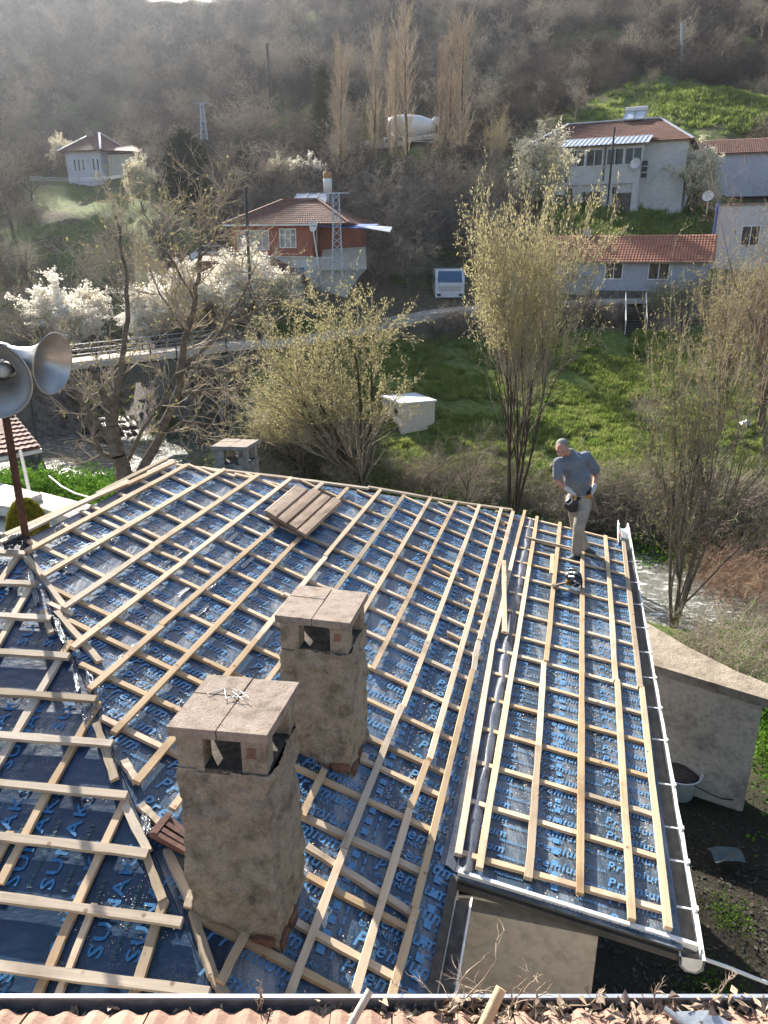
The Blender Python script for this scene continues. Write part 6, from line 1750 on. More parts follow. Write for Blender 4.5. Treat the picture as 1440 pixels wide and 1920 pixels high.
def leaf_quads(segs, n, size, seed=1, spread=.05, elong=1.6, minlev=2, up=0.0, along=False):
    r = np.random.default_rng(seed); s = segs[segs[:, 8] >= minlev]
    w = np.linalg.norm(s[:, 3:6] - s[:, :3], axis=1); idx = r.choice(len(s), n, p=w / w.sum()); t = r.random(n)[:, None]
    P = s[idx, :3] * (1 - t) + s[idx, 3:6] * t + r.normal(0, spread, (n, 3))
    a = r.normal(size=(n, 3)); 
    if along: a = (s[idx, 3:6] - s[idx, :3]); a /= np.linalg.norm(a, axis=1)[:, None]; a = a + r.normal(0, .35, (n, 3))
    a[:, 2] += up; a /= np.linalg.norm(a, axis=1)[:, None]
    b = np.cross(a, r.normal(size=(n, 3))); b /= np.linalg.norm(b, axis=1)[:, None]
    sz = size * r.uniform(.6, 1.4, n)[:, None]
    vs = np.stack([P - a * sz * elong * .5, P + b * sz * .5, P + a * sz * elong * .5, P - b * sz * .5], 1).reshape(-1, 3)
    return vs, np.arange(4 * n).reshape(-1, 4)
def two_mesh(name, A_, B_, m1, m2):
    v1, f1 = A_
    if B_ is None: return np_mesh(name, v1, f1, [m1])
    v2_, f2 = B_
    return np_mesh(name, np.concatenate([v1, v2_]), np.concatenate([f1, f2 + len(v1)]), [m1, m2], np.concatenate([np.zeros(len(f1)), np.ones(len(f2))]))
class Kind:
    """trunk mesh (thick wood) and crown mesh (twigs and leaves) of one sort of tree, unit: metres"""
    def __init__(s, segs, bark, twig, leaf=None, leafm=None, thick=1, nt_=7):
        th = segs[segs[:, 8] <= thick]; tw_ = segs[segs[:, 8] > thick]
        v, f = seg_mesh(th, nt_); s.trunk = np_mesh('trunk', v, f, [bark], smooth=True)
        s.crown = two_mesh('crown', seg_mesh(tw_, 3), leaf, twig, leafm or twig)
        s.h = segs[:, 5].max()
        s.seg = segs
def plant(k, name, loc, h, label, cat='tree', group=None, rz=None, sx=1.0, lean=(0, 0)):
    e_ = empty(name, loc, label, cat, group, rz=random.uniform(0, 6.28) if rz is None else rz)
    sc = h / k.h; e_.scale = (sc * sx, sc * sx, sc); e_.rotation_euler[0] = lean[0]; e_.rotation_euler[1] = lean[1]
    mobj('trunk', k.trunk, e_); mobj('crown', k.crown, e_)
    return e_
def single(k, leaf=None, leafm=None, bark=None, tw_=None):
    v, f = seg_mesh(k, 3); return two_mesh('tree', (v, f), leaf, tw_ or M_TWP, leafm or M_TWP)

# --- sorts -------------------------------------------------------------
Pb = dict(len=[4.2, 3.0, 1.7, .95, .5], seg=[5, 5, 4, 3, 2], n=[8, 6, 5, 4], ang=[42, 42, 45, 45], jit=[.06, .13, .18, .2, .2], trop=[.05, .10, .06, .03, .0], rad=.16, rr=.52, minr=.009, taper=.7)
Pb['from'] = [.28, .2, .15, .1, 0]
Pw = dict(len=[3.2, 4.6, 3.0, 1.5, .6], seg=[4, 7, 6, 4, 2], n=[9, 8, 7, 3], ang=[32, 28, 30, 35], jit=[.06, .09, .10, .12, .2], trop=[.05, .10, .07, .02, -.05], rad=.24, rr=.5, minr=.008, taper=.6)
Pw['from'] = [.15, .12, .1, .15, 0]
Ps = dict(len=[1.1, 1.6, .9, .4], seg=[3, 5, 4, 2], n=[7, 5, 4], ang=[50, 45, 50], jit=[.15, .25, .3, .3], trop=[.05, .0, -.05, -.05], rad=.03, rr=.6, minr=.006, taper=.6)
Ps['from'] = [.0, .1, .1, 0]
Pp = dict(len=[19, 3.6, 1.6, .7], seg=[16, 6, 4, 2], n=[110, 7, 4], ang=[26, 20, 25], jit=[.012, .05, .09, .15], trop=[.02, .14, .10, .03], rad=.24, rr=.25, minr=.02, taper=.9, even=1)
Pp['from'] = [.12, .1, .1, 0]
Pc = dict(len=[14, 3.8, 1.3, .5], seg=[10, 6, 3, 1], n=[60, 11, 4], ang=[82, 50, 45], jit=[.01, .05, .1, .1], trop=[.02, -.01, .0, .0], rad=.22, rr=.25, minr=.012, taper=.92, even=1, cone=1)
Pc['from'] = [.10, .15, .1, 0]
Pn = dict(Pc); Pn.update(len=[10, 3.4, 1.3, .6], n=[60, 10, 5], ang=[62, 50, 50], trop=[.02, .06, .05, .02], conep=.55)
s1 = grow(1, Pb); s2_ = grow(2, dict(Pb, n=[7, 6, 5, 4], ang=[52, 48, 45, 45])); s3 = grow(5, dict(Pb, n=[10, 6, 5, 3], ang=[30, 35, 40, 45]))
K_bare = [Kind(s1, M_BARK, M_TW), Kind(s2_, M_BARK, M_TW), Kind(s3, M_BARK, M_TW)]
sw_ = grow(11, dict(Pw, n=[9, 8, 7, 3]), [(Vector((0, 0, 0)), Vector((.05, 0, 1)), 2.6, .30)])
K_will = Kind(sw_, M_BARKD, M_TW, leaf_quads(sw_[sw_[:, 5] > 4.6], 24000, .036, 3, .05, 2.8, 2, along=True), M_WILL)
multi = [(Vector((random.uniform(-.25, .25), random.uniform(-.25, .25), 0)), Vector((math.sin(a) * .26, math.cos(a) * .26, 1)), random.uniform(4.2, 6.5), .11) for a in (0.2, 1.2, 2.3, 3.3, 4.2, 5.4)]
sw2 = grow(12, dict(Pw, **{'from': [.42, .15, .1, .15, 0]}, n=[6, 7, 6, 3], seg=[8, 7, 6, 4, 2], rad=.14, len=[6, 4.2, 2.4, 1.2, .5]), multi)
K_will2 = Kind(sw2, M_BARKD, M_TW, leaf_quads(sw2[sw2[:, 5] > 6.2], 30000, .036, 4, .06, 3.0, 2, along=True), M_WILL)
sol = grow(13, dict(Pw, n=[6, 6, 5, 2], seg=[8, 7, 6, 4, 2], rad=.14, len=[6, 4.2, 2.4, 1.2, .5]), multi[:4])
K_olive = Kind(sol, M_BARK, M_TW, leaf_quads(sol, 7000, .06, 5, .04, 1.6, 2), M_BUD)
sb_ = grow(21, dict(Pb, n=[10, 8, 6, 4], ang=[45, 40, 45, 50], len=[3.2, 2.8, 1.6, .9, .45], rad=.18)); 
K_blos = Kind(sb_, M_BARKD, M_TW, leaf_quads(sb_, 46000, .085, 6, .06, 1.1, 2), M_BLOS)
sb2 = grow(22, dict(Pb, n=[9, 8, 6, 4], ang=[38, 40, 45, 50], len=[2.6, 3.0, 1.6, .9, .45], rad=.15, trop=[.05, .14, .1, .05, 0]))
K_blos2 = Kind(sb2, M_BARKD, M_TW, leaf_quads(sb2, 46000, .085, 7, .06, 1.1, 2), M_BLOS)
K_blosy = Kind(sb2, M_BARK, M_TW, leaf_quads(sb2, 34000, .09, 8, .06, 1.1, 3), M_BLOSY)
sp_ = grow(31, Pp); sp2 = grow(32, dict(Pp, n=[70, 6, 4], ang=[24, 20, 25]))
K_pop = [Kind(sp_, M_BARKD, M_TWPOP, thick=0), Kind(sp2, M_BARKD, M_TWPOP, thick=0)]
sc_ = grow(41, Pc); K_ced = Kind(sc_, M_BARKD, M_TWP, leaf_quads(sc_, 26000, .10, 9, .05, 2.6, 2, along=True), M_CEDN, thick=0)
sn_ = grow(42, Pn); K_pine = Kind(sn_, M_BARKD, M_TWP, leaf_quads(sn_, 42000, .13, 10, .09, 2.0, 1, up=.3), M_PINEN, thick=0)
sr_ = grow(51, dict(Pw, n=[9, 8, 7, 3]), multi); K_rus = Kind(grow(51, dict(Pw, n=[7, 6, 6, 2]), multi[:4]), M_BARK, M_TWR)
sh1 = grow(61, Ps, [(Vector((random.uniform(-.5, .5), random.uniform(-.5, .5), 0)), Vector((random.gauss(0, .5), random.gauss(0, .5), 1)), 1.1, .02) for _ in range(7)])
sh2 = grow(62, dict(Ps, trop=[.05, -.06, -.12, -.1]), [(Vector((random.uniform(-.6, .6), random.uniform(-.6, .6), 0)), Vector((random.gauss(0, .7), random.gauss(0, .7), 1)), 1.3, .02) for _ in range(7)])

# --- the foreground walnut left of the ridge: limbs follow the photograph --
D1 = 21.0
def t1p(px, py, dD=0): return Vector(at(px, py, D1 + dD))
limbs = [
    [(238, 1160, 0, .30), (236, 1000, 0, .26), (232, 900, 0, .23), (214, 830, 0, .20), (207, 780, 0, .16)],
    [(207, 785, 0, .13), (192, 740, .2, .10), (180, 705, .3, .09), (172, 690, .3, .08)],
    [(210, 800, 0, .13), (218, 740, -.2, .10), (228, 680, -.3, .08), (240, 600, -.3, .065), (238, 520, -.2, .05), (224, 450, 0, .035), (215, 400, 0, .02)],
    [(214, 830, 0, .14), (180, 790, .3, .10), (150, 745, .5, .07), (128, 700, .6, .045), (118, 660, .6, .03)],
    [(240, 1040, 0, .18), (262, 890, .1, .15), (300, 820, .2, .13), (330, 745, .3, .115), (340, 680, .3, .10), (352, 620, .3, .085), (366, 560, .2, .065), (372, 500, 0, .05), (380, 430, 0, .035), (378, 370, 0, .02)],
    [(338, 690, .3, .075), (375, 660, .4, .06), (410, 625, .5, .05), (450, 600, .6, .042), (500, 570, .7, .03), (535, 545, .7, .018)],
    [(405, 630, .5, .04), (430, 590, .3, .03), (460, 545, .2, .022), (480, 500, .1, .014)],
    [(366, 565, .2, .04), (330, 500, 0, .032), (300, 450, -.2, .022), (285, 410, -.2, .013)],
    [(372, 500, 0, .035), (400, 450, .2, .026), (415, 400, .2, .018), (420, 360, .2, .01)],
    [(340, 690, .3, .05), (380, 690, .3, .04), (430, 700, .3, .03), (480, 680, .3, .02)],
    [(330, 745, .3, .06), (365, 735, .2, .045), (400, 730, .2, .03), (455, 735, .1, .018)],
    [(300, 820, .2, .06), (345, 790, .0, .04), (380, 795, 0, .03), (405, 795, 0, .015)],
    [(230, 880, 0, .06), (270, 800, -.3, .05), (300, 760, -.4, .04), (330, 700, -.4, .02)],
    [(237, 870, 0, .10), (190, 850, .3, .085), (170, 800, .4, .07), (150, 750, .5, .05), (110, 700, .6, .03)],
    [(352, 625, .3, .04), (320, 580, .5, .03), (295, 540, .6, .02), (280, 500, .6, .012)],
]
segs = []
rt = random.Random(77)
Psub = dict(len=[1, 1.25, .75, .35], seg=[1, 4, 3, 2], n=[0, 5, 4], ang=[45, 45, 45], jit=[.1, .14, .2, .2], trop=[.1, .12, .12, .1], rad=.03, rr=.6, minr=.0075, taper=.6)
Psub['from'] = [.1, .1, .1, 0]
subs = []
for L in limbs:
    P_ = [(t1p(a, b_, c), r_) for a, b_, c, r_ in L]
    for (a, ra), (b_, rb) in zip(P_[:-1], P_[1:]):
        n_ = 3; prev = a
        for k in range(1, n_ + 1):
            q = a.lerp(b_, k / n_) + (Vector((rt.gauss(0, .03), rt.gauss(0, .03), rt.gauss(0, .02))) if k < n_ else Vector())
            segs.append((*prev, *q, ra + (rb - ra) * (k - 1) / n_, ra + (rb - ra) * k / n_, 0 if ra > .03 else 1)); prev = q
            if ra < .14:
                for _ in range(2 if ra > .05 else 3):
                    if rt.random() < (.36 if a.z > 6.5 else .12):
                        dr_ = (b_ - a).normalized(); pe = dr_.cross(Vector((rt.gauss(0, 1), rt.gauss(0, 1), rt.gauss(0, 1)))).normalized()
                        subs.append((q, dr_ * .6 + pe, rt.uniform(.5, 1.5), max(.010, rb * .4)))
Q = dict(len=[1, .8, .4], seg=[4, 3, 2], n=[5, 3], ang=[42, 45], jit=[.13, .18, .2], trop=[.10, .12, .1], rad=.03, rr=.62, minr=.0085, taper=.6); Q['from'] = [.15, .1, 0]
ss = grow(78, Q, subs); ss[:, 8] += 2
allseg = np.concatenate([np.array(segs), ss])
org = Vector(t1p(238, 1160)); allseg[:, :3] -= np.array(org); allseg[:, 3:6] -= np.array(org)
K_wal = Kind(allseg, M_BARK, M_TW, leaf_quads(allseg, 2600, .05, 12, .015, 1.4, 3), M_BUD, thick=1, nt_=10)
e_ = empty('walnut_tree', tuple(org), 'big bare grey-barked tree rising in front of the bridge beyond the roof ridge', 'tree')
mobj('trunk', K_wal.trunk, e_); mobj('crown', K_wal.crown, e_)

def gz_(px, py, D, drop=.1): 
    p = at(px, py, D); return (p[0], p[1], hz(p[0], p[1]) - drop)
plant(K_will, 'willow_tree', gz_(688, 905, 36), 12.6, 'broad yellow-green willow with thick dark trunk in the middle of the garden edge', rz=2.9, sx=1.05)
plant(K_will2, 'willow_tree', gz_(962, 945, 31.5), 16.6, 'tall many-stemmed willow with yellow-green tips right behind the roof valley', rz=2.0, sx=.44)
plant(K_olive, 'slim_tree', gz_(1268, 1195, 21.5), 13.0, 'slim tree with sparse olive buds growing at the river edge right of the gutter', rz=1.0, sx=.62)
plant(K_olive, 'garden_tree', gz_(1345, 800, 41), 12.5, 'tree with olive buds in the garden under the white flat-topped building', rz=3.0, sx=.95)
plant(K_bare[1], 'garden_tree', gz_(1425, 800, 42), 13.5, 'bare tree with straight dark trunk at the right edge of the garden', rz=0.5, sx=1.0)
plant(K_rus, 'tall_shrub', gz_(1445, 870, 37.5), 17.5, 'tall russet-twigged tree rising along the right edge of the photo', rz=0.2, sx=.75)
plant(K_rus, 'tall_shrub', gz_(1510, 1120, 24), 5.0, 'russet bush overhanging the stream at the right edge', rz=1.2, sx=1.1)
plant(K_bare[0], 'young_tree', gz_(1215, 880, 38), 5.0, 'young bare tree on the garden bank between the man and the slim river tree', rz=4.0, sx=.9)
plant(K_bare[2], 'young_tree', gz_(870, 940, 33), 5.5, 'small bare sapling at the left foot of the many-stemmed willow', rz=4.0, sx=.8)
plant(K_bare[0], 'young_tree', gz_(655, 900, 36.5), 4.5, 'leaning bare sapling left of the broad willow trunk', rz=1.5, sx=.9, lean=(0, -.35))
plant(K_will, 'willow_bush', gz_(570, 830, 40), 6.5, 'low olive willow bush left of the broad willow beside the bridge abutment', rz=2.6, sx=1.1)
for (x, y, D, h, k, sx, lab) in [(142, 626, 60.5, 9.4, K_blos, 1.1, 'leftmost large blossoming tree beyond the bridge'), (305, 652, 56.0, 6.4, K_blos2, 1.3, 'blossoming tree behind the bridge railing, left one of the white pair'),
                                 (395, 650, 55, 5.4, K_blos, 1.35, 'low blossoming bush in the gap of the white pair behind the railing'), (480, 645, 54.5, 6.3, K_blos2, 1.35, 'blossoming tree behind the bridge end, right one of the white pair'),
                                 (545, 620, 55, 4.2, K_blosy, 1.0, 'cream blossoming tree just left of the broad willow top')]:
    plant(k, 'blossom_tree', gz_(x, y, D), h, lab, 'blossom tree', sx=sx)
for (x, y, D, h, k, sx, lab) in [(1298, 385, 80, 8.0, K_blosy, 1.15, 'cream blossoming tree right in front of the big farmhouse'), (1005, 378, 77, 9.6, K_blosy, 1.05, 'cream blossoming tree left in front of the big farmhouse'),
                                 (930, 340, 86, 9.5, K_olive, .9, 'round budding tree left of the farmhouse beside the poplars'), (128, 335, 104, 5.6, K_blosy, 1.0, 'pale blossoming tree just left of the lilac hillside house'),
                                 (272, 425, 84, 6.2, K_blosy, .9, 'pale blossoming tree left of the dark conifer'), (575, 385, 80, 5.5, K_blos, 1.0, 'thin blossoming tree above the red house'), (520, 375, 82, 5.0, K_blosy, .9, 'cream blossoming tree above the red house, left of the thin one')]:
    plant(k, 'blossom_tree', gz_(x, y, D), h, lab, 'blossom tree', sx=sx)
for i, (x, y, D, top, sx) in enumerate([(640, 395, 80, 42, 1.0), (700, 355, 86, 18, 1.0), (741, 352, 87, 30, .8), (762, 350, 88, -30, 1.15), (822, 352, 88, 48, .8), (838, 345, 88, 0, .9), (862, 350, 88, -12, 1.25), (729, 350, 90, 70, .7)]):
    p = gz_(x, y, D); ht = at(x, top, D)[2] - p[2]
    plant(K_pop[i % 2], 'poplar_tree', p, ht, ['leftmost tall bare poplar beside the tall cedar', 'bare poplar left of the mixer truck', 'thin bare poplar before the left end of the mixer drum', 'tallest bare poplar crossing the mixer drum', 'thin bare poplar just right of the mixer truck cab', 'bare poplar left of the rightmost one', 'rightmost broad bare poplar near the round budding tree', 'small bare poplar between the two poplars left of the mixer truck'][i], sx=sx)
for (x, y, D, top, k, sx, lab) in [(362, 450, 78, 240, K_pine, 1.05, 'dense dark conifer on the slope left of the red house'), (463, 430, 80, 262, K_ced, 1.1, 'thin open cedar above the red house'), (612, 365, 92, 112, K_ced, .85, 'tall pale cedar behind the leftmost poplar'), (1085, 230, 112, 176, K_bare[1], 1.1, 'dark round bare tree above the farmhouse ridge')]:
    p = gz_(x, y, D); plant(k, 'conifer_tree' if k in (K_pine, K_ced) else 'bare_tree', p, at(x, top, D)[2] - p[2], lab, sx=sx)
for i, (x, y, D, top, k, sx, lab) in enumerate([(290, 330, 100, 205, K_bare[0], 1.2, 'big bare tree above the dark conifer to its left'), (430, 320, 100, 205, K_bare[2], 1.1, 'bare tree behind the small lattice pylon to its right'),
    (538, 280, 112, 180, K_bare[1], .8, 'bare tree on the ridge left of the tall cedar'), (1350, 170, 135, 20, K_bare[1], 1.1, 'large spreading bare tree on the upper right hillside'), (1210, 225, 118, 105, K_bare[0], .9, 'pale bare tree left of the thin hillside mast'),
    (20, 420, 84, 240, K_bare[2], 1.2, 'bare tree at the left edge below the hillside'), (60, 560, 66, 420, K_bare[0], 1.2, 'bare tree at the left edge behind the leftmost blossom'), (765, 540, 64, 415, K_bare[1], 1.3, 'brown bare tree left of the parked white truck'),
    (700, 555, 62, 440, K_bare[0], 1.2, 'brown bare tree right of the lattice pylon'), (1180, 395, 82, 350, K_bare[2], .8, 'tiny bare tree under the farmhouse wall'), (160, 520, 70, 380, K_bare[0], .9, 'thin bare tree on the dark slope above the leftmost blossom'),
    (300, 480, 72, 330, K_bare[1], .8, 'thin bare tree in front of the dark conifer'), (250, 560, 60, 380, K_bare[2], .7, 'thin bare tree between leftmost blossom and the tin shed')]):
    p = gz_(x, y, D); plant(k, 'bare_tree', p, at(x, top, D)[2] - p[2], lab, sx=sx)

# --- hillside wood: separate trees first, then the far mass -------------
excl = [(at(x, y, D)[:2], r_) for x, y, D, r_ in [(1150, 365, 84, 10), (1200, 360, 86, 12), (1080, 365, 85, 9), (1330, 330, 92, 10), (1300, 222, 113, 15), (560, 515, 63, 8), (540, 500, 66, 8), (1160, 545, 63, 9), (1080, 545, 63, 7), (1270, 545, 64, 8), (1400, 490, 68, 9), (845, 563, 65, 4), (845, 560, 70, 3), (160, 345, 100, 8), (780, 262, 98, 7), (800, 262, 94, 6), (1200, 430, 76, 8), (600, 240, 112, 8), (470, 590, 56, 7), (250, 570, 60, 5), (1430, 400, 78, 6), (1120, 400, 76, 6), (200, 340, 92, 5), (160, 360, 92, 5)]]
def ok(x, y):
    for c_, r_ in excl:
        if (x - c_[0]) ** 2 + (y - c_[1]) ** 2 < r_ * r_: return False
    return True
rw = random.Random(5)
cand = []
while len(cand) < 2300:
    a = R(rw.uniform(-40, 40)); d_ = math.sqrt(rw.uniform(68 ** 2, 262 ** 2)); x, y = d_ * math.sin(a), d_ * math.cos(a)
    if y < 66 or not ok(x, y): continue
    if y < 88 and seg_dist(np.array([(x, y)]), RIV)[0] < 5.0: continue
    nv_ = mnoise.noise(Vector((x * .035, y * .035, 2.2)))
    if nv_ < -.18 + (.12 if x > 20 else 0): continue
    cand.append((x, y))
ca_ = np.array(cand); gmk = green_mask(ca_); keep = rng.random(len(ca_)) > gmk * .93; ca_ = ca_[keep]; cz = height(ca_)
order = np.argsort(np.hypot(ca_[:, 0], ca_[:, 1])); ca_ = ca_[order]; cz = cz[order]
hb = [grow(71 + k, dict(Pb, n=[8, 6, 5, 3], minr=.018, len=[3.0 + k * .4, 2.4, 1.5, .8, .45], ang=[48 - 5 * k, 45, 45, 45])) for k in range(4)]
H_me = [single(s_, None, None, None, M_TWP if i < 3 else M_TW) for i, s_ in enumerate(hb)]
nind = 280
for i in range(nind):
    o = mobj('hillside_tree', H_me[i % 4], None, (ca_[i, 0], ca_[i, 1], cz[i] - .2), (0, 0, rw.uniform(0, 6.28)))
    s_ = rw.uniform(.55, 1.05); o.scale = (s_ * 1.1, s_ * 1.1, s_)
    tag(o, 'small leafless brown tree among many alike on the hillside', 'tree', 'leafless trees on the hillside')
def scatter(name, pts, proto, smin, smax, tilt=.15, label=None, seed=0, kind='stuff'):
    me = bpy.data.meshes.new(name); me.vertices.add(len(pts)); me.vertices.foreach_set('co', np.asarray(pts, dtype=np.float32).ravel()); me.update()
    o = mobj(name, me); o['kind'] = kind
    if label: o['label'] = label
    ng = bpy.data.node_groups.new(name, 'GeometryNodeTree')
    ng.interface.new_socket('Geometry', in_out='INPUT', socket_type='NodeSocketGeometry'); ng.interface.new_socket('Geometry', in_out='OUTPUT', socket_type='NodeSocketGeometry')
    gi = ng.nodes.new('NodeGroupInput'); go = ng.nodes.new('NodeGroupOutput'); ip = ng.nodes.new('GeometryNodeInstanceOnPoints'); oi = ng.nodes.new('GeometryNodeObjectInfo')
    oi.inputs['Object'].default_value = proto; oi.inputs['As Instance'].default_value = True
    rvn = ng.nodes.new('FunctionNodeRandomValue'); rvn.data_type = 'FLOAT_VECTOR'; rvn.inputs[0].default_value = (-tilt, -tilt, 0); rvn.inputs[1].default_value = (tilt, tilt, 6.28); rvn.inputs['Seed'].default_value = seed
    rs = ng.nodes.new('FunctionNodeRandomValue'); rs.data_type = 'FLOAT'; rs.inputs[2].default_value = smin; rs.inputs[3].default_value = smax; rs.inputs['Seed'].default_value = seed + 9
    ng.links.new(gi.outputs[0], ip.inputs['Points']); ng.links.new(oi.outputs['Geometry'], ip.inputs['Instance']); ng.links.new(rvn.outputs[0], ip.inputs['Rotation']); ng.links.new(rs.outputs[1], ip.inputs['Scale']); ng.links.new(ip.outputs[0], go.inputs[0])
    md = o.modifiers.new('scatter', 'NODES'); md.node_group = ng
    return o
rest = np.column_stack([ca_[nind:], cz[nind:] - .3])
pr_t = [o for o in bpy.data.objects if o.name.startswith('hillside_tree')][:4]
for k in range(4):
    scatter('distant_wood', rest[k::4], pr_t[k], .5, 1.15, .05, 'leafless brown wood covering the far hillside', k)
# brush between the trees of the hill
def shrub_mesh(s_, m, leaf=None, lm=None): return two_mesh('shrub', seg_mesh(s_, 3), leaf, m, lm)
def sh(name, me, loc, lab, sc=1.0):
    o = mobj(name, me, None, loc, (0, 0, 1)); o.scale = (sc,) * 3; tag(o, lab, 'shrub'); return o
b1_ = sh('bramble_bush', shrub_mesh(sh1, M_TW), gz_(905, 915, 34.5, .05), 'brown bramble bush on the far bank just right of the broad willow trunk', 1.0)
b2_ = sh('bramble_bush', shrub_mesh(sh2, M_TWP), gz_(780, 900, 36, .05), 'dark drooping bramble bush on the far bank at the foot of the hut lawn', 1.0)
b3_ = sh('bramble_bush', shrub_mesh(sh1, M_TW, leaf_quads(sh1, 1500, .05, 5, .05, 1.3, 1), M_IVY), gz_(1330, 960, 33, .05), 'leafy green bramble on the bank behind the slim river tree', 1.0)
b4_ = sh('bramble_bush', shrub_mesh(sh2, M_TWR), gz_(1400, 1085, 26, .05), 'russet bramble hanging over the water at the right edge', 1.0)
def in_poly_pts(n, fn, zoff=-.05, seed=0, cond=None):
    r = np.random.default_rng(seed); out = []
    while len(out) < n:
        p = fn(r)
        if cond is None or cond(p): out.append(p)
    out = np.array(out); return np.column_stack([out, height(out) + zoff])
def hillp(r):
    a = R(r.uniform(-38, 38)); d_ = math.sqrt(r.uniform(66 ** 2, 260 ** 2)); return (d_ * math.sin(a), d_ * math.cos(a))
hp_ = in_poly_pts(2600, hillp, -.1, 3, lambda p: ok(*p) and (p[1] > 84 or seg_dist(np.array([p]), RIV)[0] > 5) and p[1] > 64 and mnoise.noise(Vector((p[0] * .06, p[1] * .06, 9))) > -.25)
gk = green_mask(hp_[:, :2]); hp_ = hp_[np.random.default_rng(4).random(len(hp_)) > gk * .9]
for k, b_ in enumerate((b1_, b2_, b2_)):
    scatter('hillside_brush', hp_[k::3], b_, 1.0, 2.3, .2, 'low brown brush between the hillside trees', 20 + k)
# bank brambles
def along(line, w):
    L = np.array(line, float); seg = np.linalg.norm(np.diff(L, axis=0), axis=1); cs_ = np.concatenate([[0], np.cumsum(seg)])
    def f(r):
        t = r.uniform(0, cs_[-1]); i = min(len(seg) - 1, int(np.searchsorted(cs_, t) - 1)); i = max(i, 0)
        p = L[i] + (L[i + 1] - L[i]) * (t - cs_[i]) / seg[i]; return tuple(p + r.normal(0, w, 2))
    return f
far_bank = [at(540, 800, 42.5)[:2], at(640, 905, 37)[:2], at(760, 905, 35.5)[:2], at(900, 940, 33.5)[:2], at(1050, 960, 32)[:2], at(1200, 960, 31.5)[:2], at(1330, 985, 30.5)[:2], at(1500, 1000, 29)[:2]]
P_ = in_poly_pts(240, along(far_bank, 1.0), -.1, 5, lambda p: seg_dist(np.array([p]), RIV)[0] > 4.4)
scatter('bank_brambles', P_[0::3], b1_, .6, 1.15, .3, 'tangle of brown brambles along the far bank of the stream', 31); scatter('bank_brambles', P_[1::3], b2_, .6, 1.2, .3, None, 32); scatter('bank_brambles', P_[2::3], b3_, .6, 1.1, .3, None, 33)
road_bank = [at(660, 640, 54.6)[:2], at(760, 628, 55)[:2], at(900, 612, 56)[:2], at(1040, 604, 56.6)[:2], at(1160, 600, 57)[:2]]
P_ = in_poly_pts(150, along(road_bank, .4), -.5, 6)
scatter('hedge_brambles', P_[0::2], b1_, .45, .75, .3, 'dry hedge of brambles below the road', 34); scatter('hedge_brambles', P_[1::2], b2_, .45, .8, .3, None, 35)
rb2 = [at(1230, 600, 57)[:2], at(1330, 590, 58)[:2], at(1480, 585, 59)[:2]]
P_ = in_poly_pts(60, along(rb2, .9), -.2, 7); scatter('hedge_brambles', P_[::2], b1_, .5, .9, .3, None, 36); scatter('hedge_brambles', P_[1::2], b3_, .6, 1.1, .3, None, 136)
near_bank = [(7.6, 15.2), (10, 15.2), (12.5, 16.5), (15, 16)]
P_ = in_poly_pts(80, along(near_bank, 1.0), -.1, 8, lambda p: seg_dist(np.array([p]), RIV)[0] > 6.2 and (p[1] > 14.2 or p[0] > 9.5))
scatter('near_bank_brambles', P_[0::2], b3_, .4, .75, .3, 'leafy brambles on the near bank behind the outbuilding', 37); scatter('near_bank_brambles', P_[1::2], b1_, .4, .75, .3, None, 38)
P_ = in_poly_pts(16, along([at(1420, 1030, 29.0)[:2], at(1440, 1090, 26)[:2], at(1500, 1150, 23)[:2]], .9), .0, 9); scatter('river_brambles', P_[P_[:, 0] > 11.5], b4_, .5, 1.0, .3, 'russet brambles over the water', 39)
lb_ = [at(440, 830, 40)[:2], at(470, 800, 43)[:2], at(520, 840, 40)[:2]]
P_ = in_poly_pts(60, along(lb_, 1.0), -.1, 10); scatter('bridge_brambles', P_[0::2], b3_, .5, 1.1, .3, 'leafy brambles below the bridge abutment', 40); scatter('bridge_brambles', P_[1::2], b1_, .5, 1.0, .3, None, 41)
lb_ = [at(100, 760, 53)[:2], at(200, 770, 55)[:2], at(320, 770, 54)[:2]]
P_ = in_poly_pts(12, along(lb_, 2.5), -.1, 11); scatter('far_gravel_scrub', P_, b2_, .25, .45, .3, 'dry scrub on the gravel beyond the bridge', 42)
P_ = in_poly_pts(60, along([at(20, 650, 58)[:2], at(120, 640, 60)[:2], at(250, 640, 60)[:2], at(560, 620, 57)[:2]], 1.6), -.1, 12, lambda p: seg_dist(np.array([p]), RIV)[0] > 4); scatter('verge_scrub', P_[0::2], b3_, .5, 1.0, .3, 'green scrub behind the bridge', 43); scatter('verge_scrub', P_[1::2], b1_, .6, 1.2, .3, None, 44)
P_ = in_poly_pts(120, lambda r: (r.uniform(-9, 12), r.uniform(66, 80)), -.1, 13, lambda p: ok(*p) and mnoise.noise(Vector((p[0] * .2, p[1] * .2, 1))) > -.1); scatter('slope_thicket', P_[0::2], b2_, 1.0, 2.0, .3, 'dark thicket on the slope between the houses', 45); scatter('slope_thicket', P_[1::2], b1_, 1.0, 2.0, .3, None, 46)
